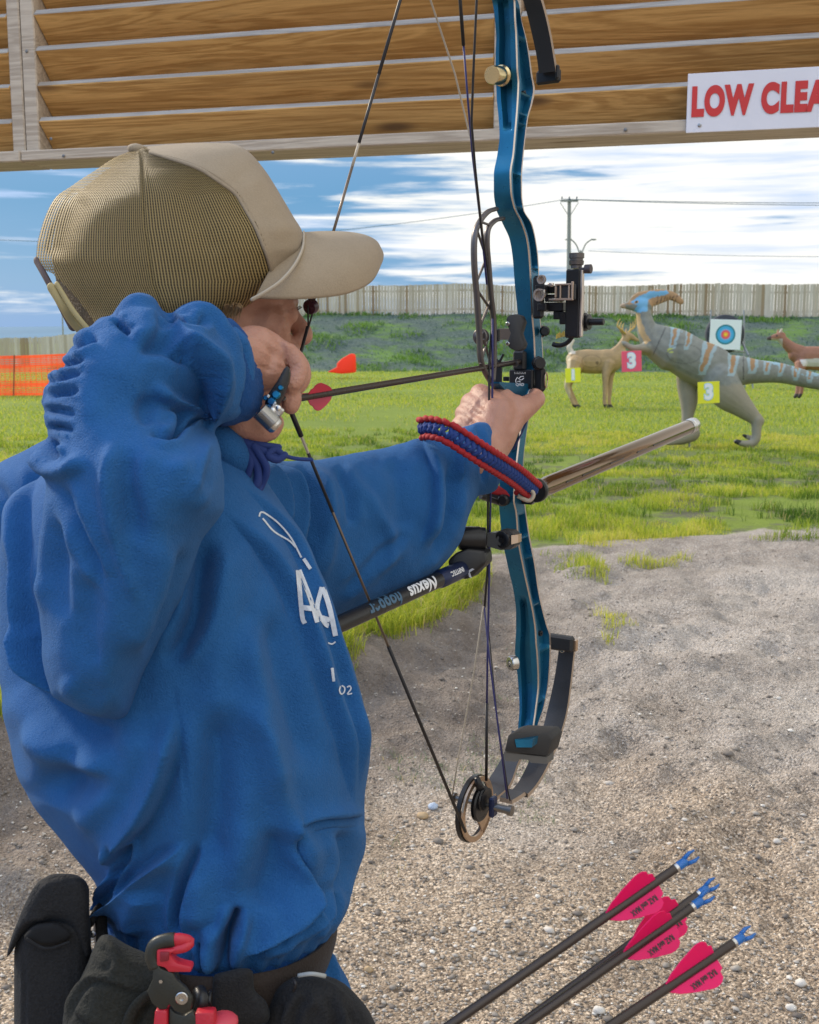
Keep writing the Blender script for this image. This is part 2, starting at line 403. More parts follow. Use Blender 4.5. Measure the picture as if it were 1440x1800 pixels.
def build_ground():
    # polar sheet around the camera: fine where it is seen, out to the horizon
    th = np.r_[np.linspace(-180, -30, 40, endpoint=False), np.linspace(-30, 30, 620), np.linspace(30, 180, 41)[1:-1]]
    th = np.radians(th); r = np.r_[0.25, 0.6, 1.0, 1.4, np.geomspace(1.7, 14, 430), np.geomspace(14.2, 90, 230), np.geomspace(95, 9000, 40)]
    T, R = np.meshgrid(th, r); X = R * np.sin(T); Y = R * np.cos(T); Z = ground_z(X, Y)
    far = smooth((R - 120) / 400); Z = Z * (1 - far) + (0.2 - far * 3) * far
    V = np.stack([X, Y, Z], -1).reshape(-1, 3); n = len(th); m = len(r)
    i = np.arange(m - 1)[:, None] * n; j = np.arange(n)[None, :]; j2 = (j + 1) % n
    Fs = np.stack([i + j, i + n + j, i + n + j2, i + j2], -1).reshape(-1, 4)[:, ::-1]
    c = len(V); V = np.vstack([V, [[0, 0, 0]]])
    me = mkmesh('ground', V, Fs, (0, 0, 0), [], smooth_=True)
    x, y = V[:, 0], V[:, 1]
    sd_ = edge_sd(x, y) + 0.5 * (fbm(x * 1.1 + 3, y * 1.1, 4) - 0.5)
    dirt_reach = 0.25 + .55 * smooth((x - .2) / 1.2)
    g = smooth((sd_ - dirt_reach * (fbm(x * .9, y * .9 + 40, 3) - .15)) / 0.5)
    attr_float(me, 'turf', g)
    sb = edge_sd(x, y) + .25 * (fbm(x * 2.2, y * 2.2, 3) - .5); attr_float(me, 'bank', smooth((sb + 1.05) / .5) * smooth((.35 - sb) / .2) * (1 - .75 * smooth((x - .3) / .7)))
    attr_float(me, 'berm', np.clip(smooth((y + .06 * x - 46.2) / 1.5) * smooth((x + 19) / 6), 0, 1))
    o = bpy.data.objects.new('ground', me); COL.objects.link(o); tag(o, kind='structure')
    # material
    t = NT('ground'); v = t.coord('Object')
    at = t.n('ShaderNodeAttribute', attribute_name='turf'); ab = t.n('ShaderNodeAttribute', attribute_name='berm')
    big = t.noise(v, 0.9, 5, 0.6); mid = t.noise(v, 6, 6, 0.65); fine = t.noise(v, 55, 5, 0.7)
    vo = t.voro(v, 170.0); vc = t.voro(v, 170.0, out='Color'); vo2 = t.voro(v, 85.0); vc2 = t.voro(v, 85.0, out='Color')
    sepc = t.n('ShaderNodeSeparateColor'); t.L.new(vc, sepc.inputs[0]); sepc2 = t.n('ShaderNodeSeparateColor'); t.L.new(vc2, sepc2.inputs[0])
    stone = t.ramp(sepc.outputs[0], [(0, (.10, .085, .075)), (.3, (.24, .205, .175)), (.62, (.38, .34, .295)), (.85, (.55, .50, .44)), (.97, (.8, .76, .7))])
    # tint varies over the yard: ochre near the shelter, cooler grey towards the field
    so = t.n('ShaderNodeSeparateXYZ'); t.L.new(v, so.inputs[0])
    warm = t.rng(t.math('ADD', so.outputs[1], t.math('MULTIPLY', t.math('SUBTRACT', big, 0.5), 3.0)), 2.6, 4.2, 1, 0, True)
    tint = t.mix(warm, (1.14, 1.13, 1.13), (1.16, 1.02, .86))
    soil = t.mix(t.rng(big, .35, .65), (.25, .215, .185), (.42, .38, .34)); soil = t.mix(t.rng(fine, .35, .7), soil, (.50, .465, .425)); bk = t.n('ShaderNodeAttribute', attribute_name='bank'); brn = t.mix(t.rng(mid, .3, .65), (.13, .10, .08), (.27, .225, .19))
    pebbles = t.mix(t.math('MULTIPLY', t.rng(mid, .25, .6, .35, .95), t.rng(warm, 0, 1, .42, 1.0)), soil, stone)
    mot = t.mix(t.rng(t.noise(v, 2.6, 6, .7, .5), .32, .62, 0, 1, True), (.76, .74, .72), (1.10, 1.09, 1.07)); pebbles = t.mix(1.0, pebbles, mot, 'MULTIPLY')
    dirtc = t.mix(t.math('MULTIPLY', bk.outputs['Fac'], .85), t.mix(1.0, pebbles, tint, 'MULTIPLY'), brn)
    gr = t.mix(t.rng(t.noise(v, 3.0, 6, .7), .3, .7), (.055, .10, .018), (.17, .25, .045))
    gr2 = t.mix(t.rng(t.noise(v, 0.16, 4, .6), .35, .62), (.20, .28, .045), (.33, .41, .06))
    gr = t.mix(.62, gr, gr2)
    brk = t.rng(t.noise(v, 1.7, 5, .7), .42, .56, 0, 1, True)
    far = t.rng(so.outputs[1], 9, 16, 0, 1, True)
    gr = t.mix(t.math('MAXIMUM', brk, far), t.mix(.5, (.19, .17, .14), (.10, .12, .05)), gr)
    bm = t.coord('Object', (0.5, 0.8, 2.2)); bn = t.noise(bm, 0.9, 6, .65, 0.4)
    bcol = t.ramp(bn, [(.3, (.07, .105, .105)), (.46, (.095, .14, .115)), (.54, (.10, .17, .075)), (.62, (.13, .24, .05)), (.8, (.17, .28, .07))])
    bcol = t.mix(t.rng(t.noise(v, 7, 4, .7), .5, .75), bcol, (.17, .22, .21))
    gr = t.mix(ab.outputs['Fac'], gr, bcol)
    tm = t.rng(t.math('ADD', at.outputs['Fac'], t.math('MULTIPLY', t.math('SUBTRACT', mid, .5), .9)), .35, .62, 0, 1, True)
    col = t.mix(tm, dirtc, gr)
    h = t.math('ADD', t.math('MULTIPLY', t.rng(vo, 0, .6, 1, 0), .55) if False else t.math('ADD', t.math('MULTIPLY', mid, 2.5), t.math('MULTIPLY', t.rng(vo, 0, .6, 1, 0), .55)), t.math('ADD', t.math('MULTIPLY', t.rng(vo2, 0, .6, 1, 0), .8), t.math('MULTIPLY', fine, .9)))
    t.fin(col, 0.9, 0.0, t.bump(h, 0.012, 0.9), Specular_IOR_Level=0.25)
    me.materials.append(t.m)
build_ground()

# ---- grass blades: nobody could count them
def blades(name, X, Y, H, W, lean, tint, mat, label, cat):
    n = len(X); Z = ground_z(X, Y) - 0.005
    az = rng.uniform(0, 2 * math.pi, n); side = np.stack([np.cos(az), np.sin(az), 0 * az], 1)
    la = rng.uniform(0, 2 * math.pi, n); ld = np.stack([np.cos(la), np.sin(la), 0 * la], 1) * (lean * H)[:, None]
    base = np.stack([X, Y, Z], 1); up = np.array((0, 0, 1.0))
    V = np.empty((n, 5, 3))
    V[:, 0] = base - side * W[:, None]; V[:, 1] = base + side * W[:, None]
    mid = base + up * (H * .55)[:, None] + ld * .3
    V[:, 2] = mid - side * (W * .75)[:, None]; V[:, 3] = mid + side * (W * .75)[:, None]
    V[:, 4] = base + up * (H * (1 - .35 * lean))[:, None] + ld
    b = np.arange(n)[:, None] * 5
    Tq = np.concatenate([b + np.array([0, 1, 3]), b + np.array([0, 3, 2]), b + np.array([2, 3, 4])], 0)
    me = mkmesh(name, V.reshape(-1, 3), Tq, (0, 0, 0), [mat], smooth_=True)
    attr_float(me, 'tint', np.repeat(tint, 5))
    o = bpy.data.objects.new(name, me); COL.objects.link(o); return tag(o, label, cat, kind='stuff')
def grass_mat(name, lo, mid, hi):
    t = NT(name); a = t.n('ShaderNodeAttribute', attribute_name='tint')
    c = t.ramp(a.outputs['Fac'], [(0, lo), (.45, mid), (.86, hi), (.97, (.55, .45, .20))])
    t.fin(c, .55, 0, Specular_IOR_Level=.3)
    tr = t.n('ShaderNodeBsdfTranslucent'); t.L.new(c, tr.inputs[0]); ms = t.n('ShaderNodeMixShader'); ms.inputs[0].default_value = .45
    t.L.new(t.b.outputs[0], ms.inputs[1]); t.L.new(tr.outputs[0], ms.inputs[2]); t.L.new(ms.outputs[0], t.out.inputs[0]); return t.m
MG = grass_mat('grass', (.07, .15, .015), (.30, .40, .035), (.62, .62, .07))
def scatter(n, r0, r1, a=27):
    th = np.radians(rng.uniform(-a, a, n)); r = np.exp(rng.uniform(np.log(r0), np.log(r1), n)); return r * np.sin(th), r * np.cos(th), r
def build_grass():
    X, Y, R = scatter(700000, 3.1, 16, 37)
    sd_ = edge_sd(X, Y) + 0.5 * (fbm(X * 1.1 + 3, Y * 1.1, 4) - .5)
    sd_ = sd_ + .55 * (fbm(X * 3.4 + 8, Y * 3.4, 3) - .5); reach = .05 + .5 * smooth((X - .2) / 1.2)
    pat = fbm(X * 1.5 + 20, Y * 1.5, 4); tuft = fbm(X * 6, Y * 6 + 11, 3)
    dens = smooth((sd_ - reach * fbm(X * .9, Y * .9 + 40, 3)) / .35) * smooth((pat + .75 * tuft - .85) / .16 + smooth((R - 8) / 6) * .5)
    islands = smooth((fbm(X * 2.1 + 77, Y * 3.0, 3) - .615) / .05) * smooth((sd_ + 1.5) / .7) * smooth((X - .7) / .4)
    dens = np.maximum(dens, islands * .8)
    keep = rng.random(len(X)) < dens; X, Y, R, tuft, pat = X[keep], Y[keep], R[keep], tuft[keep], pat[keep]
    n = len(X); H = rng.uniform(.028, .075, n) * (.55 + 1.3 * smooth((tuft - .3) / .5)) * (1 - .3 * smooth((R - 7) / 6)); H[rng.random(n) < .02] *= 1.6
    W = rng.uniform(.0011, .0024, n) * np.maximum(1, R / 6.5)
    tint = np.clip(.42 + (pat - .5) * 1.6 + (fbm(X * .5, Y * .5, 3) - .5) * 1.1 + rng.normal(0, .18, n), 0, .9); tint = np.where(rng.random(n) < .05, 1.0, tint)
    blades('grass', X, Y, H, W, rng.uniform(.15, .75, n), tint, MG, 'bright green turf growing in tufts beyond the gravel', 'grass')
    # tuft line overhanging the little bank on the left
    t = rng.uniform(0, 1, 26000); e = EDGE[2:7]; s = np.r_[0, np.cumsum(np.linalg.norm(np.diff(e, axis=0), axis=1))]
    q = t * s[-1]; X = np.interp(q, s, e[:, 0]); Y = np.interp(q, s, e[:, 1]); o_ = rng.exponential(.22, len(X)) - .04
    X = X - o_ * .66 + rng.normal(0, .02, len(X)); Y = Y + o_ * .75 + rng.normal(0, .02, len(X))
    k = vnoise(X * 3.1, Y * 3.1) > .3; X, Y = X[k], Y[k]; n = len(X)
    blades('grass', X, Y, rng.uniform(.05, .125, n), rng.uniform(.0012, .0023, n), rng.uniform(.2, 1.0, n), np.clip(rng.normal(.62, .2, n), 0, 1), MG, 'long bright grass overhanging the dirt bank', 'grass')
    # weeds on the bank foot and dry wisps
    X, Y, R = scatter(60000, 2.9, 6.5); sd_ = edge_sd(X, Y)
    k = (sd_ < 0) & (sd_ > -1.5) & (X < .45) & (X > -.6) & (fbm(X * 3.3 + 5, Y * 3.3, 3) > .56) & (rng.random(len(X)) < .35); X, Y = X[k], Y[k]; n = len(X)
    blades('weeds', X, Y, rng.uniform(.015, .05, n), rng.uniform(.0009, .0018, n), rng.uniform(.4, 1.2, n), rng.uniform(0, 1, n), grass_mat('weeds', (.10, .16, .10), (.17, .25, .13), (.30, .34, .20)), 'sparse grey green weeds on the dirt bank foot', 'weeds')
    # far turf tufts
    X, Y, R = scatter(130000, 14, 47, 35); k = (fbm(X * .35, Y * .35, 3) + .3 * rng.random(len(X))) > .5; X, Y, R = X[k], Y[k], R[k]; n = len(X)
    blades('grass', X, Y, rng.uniform(.03, .08, n), rng.uniform(.004, .008, n) * R / 20, rng.uniform(.2, .8, n), np.clip(rng.normal(.6, .2, n), 0, 1), MG, 'short distant turf between the targets and the earth berm', 'grass')
    # berm scrub
    X = rng.uniform(-16, 30, 60000); Y = rng.uniform(46.5, 58, 60000); Y = Y - .06 * X
    c = fbm(X * .5 + 2, Y * .8, 4); k = (c > .55) | (rng.random(len(X)) < .12); X, Y, c = X[k], Y[k], c[k]; n = len(X)
    blades('scrub', X, Y, rng.uniform(.05, .2, n) * np.where(c > .6, 1.5, .8), rng.uniform(.012, .03, n), rng.uniform(.3, .9, n), np.clip((c - .5) * 5 + rng.normal(0, .2, n), 0, .85),
           grass_mat('scrub', (.10, .16, .15), (.10, .19, .08), (.16, .30, .05)), 'low blue green scrub covering the earth berm', 'scrub')
build_grass()

# ---- loose gravel, and single larger stones
def rock(seed, r, flat=.6):
    rs = np.random.default_rng(seed); m = MB(); m.ball((0, 0, 0), (r, r * rs.uniform(.65, .95), r * flat), 10)
    V, Fs = m.mesh(); d = V / (np.linalg.norm(V, axis=1)[:, None] + 1e-9)
    for _ in range(5):
        a = rs.normal(size=3); a /= np.linalg.norm(a); V = V * (1 - .22 * np.clip(d @ a - .35, 0, 1))[:, None]
    return V * (1 + .10 * np.sin(d @ rs.normal(size=3) * 5))[:, None], Fs
def build_gravel():
    n = 34000; X, Y, R = scatter(n * 2, 1.9, 7.5, 30); sd_ = edge_sd(X, Y)
    k = (sd_ < -.1) & (rng.random(2 * n) < np.clip(1.15 - R / 9, .15, 1)); X, Y = X[k][:n], Y[k][:n]; n = len(X); Z = ground_z(X, Y)
    t = np.array([(1, 0, 0), (-1, 0, 0), (0, 1, 0), (0, -1, 0), (0, 0, 1), (0, 0, -1), (.6, .6, .5), (-.6, .6, .5), (-.6, -.6, .5), (.6, -.6, .5)], float)
    hull = [(4, 6, 7), (4, 7, 8), (4, 8, 9), (4, 9, 6), (6, 0, 2), (6, 2, 7), (7, 2, 1), (7, 1, 8), (8, 1, 3), (8, 3, 9), (9, 3, 0), (9, 0, 6), (5, 2, 0), (5, 1, 2), (5, 3, 1), (5, 0, 3)]
    s = np.exp(rng.normal(math.log(.0026), .5, n)); a = rng.uniform(0, 6.28, n)
    V = t[None] * (1 + rng.uniform(-.28, .28, (n, 10, 3))) * np.stack([s * 1.25, s * .9, s * .6], 1)[:, None, :]
    x = V[..., 0] * np.cos(a)[:, None] - V[..., 1] * np.sin(a)[:, None]; y = V[..., 0] * np.sin(a)[:, None] + V[..., 1] * np.cos(a)[:, None]
    V = np.stack([x + X[:, None], y + Y[:, None], V[..., 2] + (Z + s * .2)[:, None]], -1).reshape(-1, 3)
    Fs = (np.arange(n)[:, None, None] * 10 + np.array(hull)[None]).reshape(-1, 3)
    tt = NT('gravel'); at = tt.n('ShaderNodeAttribute', attribute_name='tint')
    c = tt.ramp(at.outputs['Fac'], [(0, (.13, .11, .095)), (.35, (.22, .19, .16)), (.7, (.38, .34, .29)), (.93, (.58, .53, .47)), (1, (.8, .77, .7))])
    tt.fin(c, .8, 0, tt.bump(tt.noise(tt.coord(), 300, 3), .001))
    me = mkmesh('gravel', V, Fs, (0, 0, 0), [tt.m]); attr_float(me, 'tint', np.repeat(rng.random(n), 10))
    o = bpy.data.objects.new('gravel', me); COL.objects.link(o); tag(o, 'loose small grey and tan gravel covering the yard', 'gravel', kind='stuff')
    ms = basic('pale_stone', (.62, .58, .52), .75, nscale=40, var=.15, bump=.002, bscale=80)
    mb_ = basic('blue_stone', (.42, .50, .62), .75, nscale=40, var=.12, bump=.002, bscale=80)
    mt_ = basic('tan_stone', (.42, .30, .17), .75, nscale=40, var=.2, bump=.002, bscale=80)
    for i, (px, py, r, m, lab) in enumerate([
        (1052, 1771, 17, ms, 'pale rounded stone on the gravel between two arrows'),
        (1390, 1764, 14, ms, 'cream stone low on the right side of the gravel'),
        (1408, 1727, 15, ms, 'flat whitish stone near the right edge of the gravel'),
        (1367, 1480, 11, ms, 'small cream stone on the gravel right of the bow cam'),
        (833, 1636, 10, ms, 'white stone chip on the gravel left of the pink fletchings'),
        (648, 1698, 13, mt_, 'tan pebble on the gravel beside the black pouch'),
        (762, 1418, 14, mb_, 'bluish stone on the gravel just left of the bow cam'),
        (742, 1432, 15, mt_, 'flat tan stone beside the bluish stone'),
        (1368, 1262, 7, ms, 'tiny pale stone farther out on the grey gravel')]):
        r = r * .8; g = G(px, py + r * .4, 0.0); d = toPix(g)[2]; rr = r * d / F; V, Fs = rock(i + 3, rr); g[2] = float(ground_z(g[0], g[1]))
        obj('stone', (V + g + np.array((0, 0, rr * .35)), Fs), m, None, g, smooth_=True)
        tag(bpy.data.objects[-1] if False else COL.objects[-1], lab, 'stone', 'stones lying on the gravel')
build_gravel()

# ---- board fence on the berm
def build_fence():
    xs = np.arange(-21.0, 31, .148); rr = np.random.default_rng(4)
    root = None; m = MB(); tint = []
    line = lambda x: 55.2 - .06 * x
    base = P(1000, 550, 55.0); g0 = np.array((0.0, line(0), float(ground_z(0, line(0)))))
    root = thing('board_fence', g0, 'long pale board fence with scattered brown boards along the top of the berm', 'fence')
    hgt = lambda x: 1.42 + .10 * smooth((x + 5) / 20)
    gz = ground_z(xs, line(xs), False)
    gz = np.convolve(np.pad(gz, 8, 'edge'), np.ones(17) / 17, 'valid')
    for x, z in zip(xs, gz):
        y = line(x); h = hgt(x) + rr.normal(0, .012); w = .134 + rr.normal(0, .006); lean = rr.normal(0, .004)
        m.box((x, y + rr.normal(0, .006), z + h / 2 - .05), (w, .022, h + .1), ax=((1, -.06, lean), (.06, 1, 0), (-lean, 0, 1)))
        tint += [rr.random()] * 8
    V, Fs = m.mesh(); t = NT('fence_board'); a = t.n('ShaderNodeAttribute', attribute_name='tint')
    c = t.ramp(a.outputs['Fac'], [(0, (.28, .19, .10)), (.12, (.38, .28, .16)), (.2, (.48, .41, .30)), (.6, (.58, .51, .40)), (1, (.70, .64, .54))])
    v = t.coord('Object', (1, 1, .12)); t.fin(t.mix(t.rng(t.noise(v, 18, 4), .3, .8, 0, .35), c, (.35, .3, .24)), .8)
    o = obj('boards', (V, Fs), t.m, root); attr_float(o.data, 'tint', tint)
    mr = basic('fence_rail', (.40, .33, .25), .8)
    for dz in (.25, 1.15):
        r = MB(); p = [(x, line(x) + .05, z + dz) for x, z in zip(xs[::6], gz[::6])]; r.tube(p, .045, 4); obj('rail', r, mr, root)
    for i in range(0, len(xs), 16):
        x = xs[i]; b = MB(); b.box((x, line(x) + .12, gz[i] + .6), (.1, .1, 1.6), bevel=.01); obj('post', b, mr, root)
build_fence()
# ---- far hills, with bluish distance haze put into their base colour
def build_hills():
    x = np.linspace(-3000, 3000, 240); rows = []
    for k, (y, hs) in enumerate(((2300, 0), (2600, .45), (3000, 1.0), (3300, .6))):
        h = (fbm(x / 700 + 3, x * 0 + .5, 4) * 85 + 14) * hs * np.interp(x, [-3000, -1400, -600, 3000], [1.3, .95, .5, .35])
        rows.append(np.stack([x, x * 0 + y, h - 5], 1))
    V = np.vstack(rows); n = len(x); Fs = [(i * n + j, i * n + j + 1, (i + 1) * n + j + 1, (i + 1) * n + j) for i in range(3) for j in range(n - 1)]
    tag(obj('hills', (V, Fs), basic('hill', (.10, .20, .30), .95, nscale=.002, var=.2), None, (0, 2300, -5), smooth_=True), kind='structure')
build_hills()
# ---- utility pole with crossarm, wires; twin-arm lamp behind the berm
def build_pole():
    m = basic('pole_wood', (.26, .27, .24), .85); mw = basic('wire', (.06, .12, .17), .6); D = 95.0
    base = P(1000, 560, D); base[2] = .2; top = P(1001, 350, D)
    r = thing('utility_pole', base, 'wooden utility pole with a short crossarm behind the fence', 'utility pole')
    b = MB(); b.tube([base, (base + top) / 2, top], [.22, .19, .15], 12); obj('pole', b, m, r)
    b = MB(); b.box(P(1001, 353, D - .2), (1.5, .12, .16)); b.tube([P(985, 356, D - .2), P(999, 378, D - .2)], .03, 6); b.tube([P(1017, 356, D - .2), P(1003, 378, D - .2)], .03, 6); obj('crossarm', b, m, r)
    mi_ = basic('insulator', (.2, .22, .25), .3)
    for px in (988, 1001, 1014): b = MB(); b.lathe(P(px, 350, D - .2), (0, 0, 1), [(0, .04), (.08, .07), (.16, .07), (.25, .03)], 8); obj('insulator', b, mi_, r)
    def wire(a, b_, sag, rad, label):
        p = np.linspace(0, 1, 30)[:, None]; q = np.asarray(a) * (1 - p) + np.asarray(b_) * p; q[:, 2] -= sag * 4 * (p[:, 0] * (1 - p[:, 0])); w = MB(); w.tube(q, rad, 5); tag(obj('power_line', w, mw), label, 'power line', 'wires on the utility pole')
    for k, px in enumerate((990, 1012)):
        wire(P(px, 350 + k, D - .2), P(1980, 350 + 8 * k, D - 8), .3, .028, ['upper wire running right from the utility pole over the fence', 'lower wire running right from the utility pole over the fence'][k])
    wire(P(990, 351, D - .2), P(420, 420, D + 10), .35, .025, 'wire sloping down left from the utility pole behind the cap brim')
    wire(P(-300, 404, 120), P(500, 430, 120), .5, .028, 'thin wire crossing the sky left of the cap')
    wire(P(1035, 441, 140), P(1900, 441, 140), .7, .028, 'thin lower wire right of the street lamp')
    base = P(1021, 560, 130); base[2] = .2
    r = thing('street_lamp', base, 'far street lamp with two curved arms beside the utility pole', 'street lamp')
    b = MB(); b.tube([base, P(1021, 440, 130)], [.14, .10], 8); obj('lamp_post', b, m, r)
    for sx in (-1, 1):
        b = MB(); b.tube(spline([P(1021, 452, 130), P(1021 + sx * 8, 430, 130), P(1021 + sx * 20, 420 if sx > 0 else 418, 130)], 12), [.08] * 12, 6); a = obj('lamp_arm', b, m, r)
        b = MB(); b.ball(P(1021 + sx * 23, 421, 130), (.35, .2, .1), 8); obj('lamp_head', b, m, a)
    base = P(110, 575, 150); base[2] = .2; r = thing('light_pole', base, 'thin distant pole seen left of the cap above the netting', 'pole')
    b = MB(); b.tube([base, P(109, 478 + 60, 150)], [.12, .08], 6); obj('pole', b, m, r)
build_pole()
# ---- orange safety netting and orange marker
def netting_mat():
    t = NT('orange_netting'); v = t.coord('Object'); s = t.n('ShaderNodeSeparateXYZ'); t.L.new(v, s.inputs[0])
    t.fin((1.0, .09, .035), .5, 0, Specular_IOR_Level=.4)
    tr = t.n('ShaderNodeBsdfTranslucent'); tr.inputs[0].default_value = (1, .16, .05, 1); ms = t.n('ShaderNodeMixShader'); ms.inputs[0].default_value = .5
    t.L.new(t.b.outputs[0], ms.inputs[1]); t.L.new(tr.outputs[0], ms.inputs[2]); t.L.new(ms.outputs[0], t.out.inputs[0]); return t.m
MN = netting_mat()
def build_netting():
    D = 26.0; m = MB(); a = np.array((-16.0, 25.0)); b_ = np.array((-6.6, 26.8)); L = np.linalg.norm(b_ - a); ex = np.r_[(b_ - a) / L, 0]; N = 60
    root = thing('safety_netting', (a[0], a[1], FIELD), 'orange plastic safety netting strung across the grass at the left', 'netting')
    us = np.linspace(0, L, N); H = .88
    def pt(u, v): p = np.array((a[0], a[1], FIELD + .02)) + ex * u; p[2] += v * (1 + .05 * math.sin(u * .9)); p[1] += .10 * math.sin(u * 1.3) * v + .04 * math.sin(u * 5); return p
    for k in range(21):
        v = H * k / 20; w = .026 if k % 5 else .05
        if 7 < k < 12: w = .011
        q0 = [pt(u, v - w / 2 + .006 * math.sin(u * 3 + k)) for u in us]; q1 = [pt(u, v + w / 2 + .006 * math.sin(u * 3 + k)) for u in us]
        m.add(np.array(q0 + q1), [(i, i + 1, N + i + 1, N + i) for i in range(N - 1)])
    for u in np.arange(0, L, .12):
        q = [pt(u, 0), pt(u, H)]; m.add(np.array([q[0] - ex * .006, q[0] + ex * .006, q[1] + ex * .006, q[1] - ex * .006]), [(0, 1, 2, 3)])
    obj('netting', m, MN, root)
    mp = basic('stake', (.25, .08, .04), .6)
    for u in np.arange(.7, L, 1.55):
        b = MB(); b.tube([pt(u, -.1), pt(u + .06, H + .04)], .014, 6); obj('stake', b, mp, root)
    # folded end of the net: a solid orange wedge lying on the far grass
    D = 38; g = P(600, 655, D); g[2] = FIELD
    pts = [(575, 654), (592, 645), (592, 638), (601, 630), (617, 621), (622, 624), (623, 655), (600, 657)]
    m = MB(); pp = np.array([P(x, y, D) for x, y in pts]); m.prism(pp, (0.1, 1, 0), .5)
    V, Fs = evalmesh(*m.mesh(), [('BEVEL', dict(width=.05, segments=2))])
    tag(obj('orange_bundle', (V, Fs), MN, None, g, smooth_=True), 'crumpled orange netting bundle on the far grass between cap and bow', 'netting bundle')
build_netting()
# ================================================================== SHELTER WALL
WE = np.array((.969, -.247, 0)); WN = np.array((.247, .969, 0)); WO = np.array((0, 2.72, 0.0))
def WP(px, py, off=0.0):
    r = P(px, py, 1.0) - CV; t = ((WO - CV) @ WN + off) / (r @ WN); return CV + r * t
def wcoord(p): return (np.asarray(p) - WO) @ WE
def wood_mat(name, lo, hi, knot=(.16, .09, .045), sc=1.0):
    t = NT(name); oi = t.n('ShaderNodeObjectInfo'); v0 = t.coord('Object', (1, 1, 1), (0, 0, -math.atan2(.247, .969) * -1))
    ad = t.n('ShaderNodeVectorMath', operation='ADD'); t.L.new(v0, ad.inputs[0])
    cb = t.n('ShaderNodeCombineXYZ'); rm = t.math('MULTIPLY', oi.outputs['Random'], 37.0); t.L.new(rm, cb.inputs[0]); t.L.new(rm, cb.inputs[2]); t.L.new(cb.outputs[0], ad.inputs[1])
    mp = t.n('ShaderNodeMapping'); t.L.new(ad.outputs[0], mp.inputs[0]); mp.inputs['Scale'].default_value = (.55 * sc, 9 * sc, 9 * sc)
    w = mp.outputs[0]; n1 = t.noise(w, 1.7, 5, .55, 1.4)
    rings = t.math('SINE', t.math('MULTIPLY', n1, 42.0)); fine = t.noise(w, 22, 3, .6)
    grain = t.math('ADD', t.math('MULTIPLY', t.rng(rings, -1, 1), .35), t.math('MULTIPLY', fine, .65))
    c = t.mix(t.rng(grain, .25, .75), lo, hi)
    mk = t.n('ShaderNodeMapping'); t.L.new(ad.outputs[0], mk.inputs[0]); mk.inputs['Scale'].default_value = (2.3 * sc, 8.5 * sc, 8.5 * sc)
    kd = t.voro(mk.outputs[0], 1.15); c = t.mix(t.rng(kd, .05, .19, .9, 0, True), c, knot)
    st = t.noise(w, .8, 4, .6, .6); c = t.mix(t.rng(st, .56, .75, 0, .4), c, knot)
    return t.fin(c, .72, 0, t.bump(grain, .0012, .6), Specular_IOR_Level=.3)
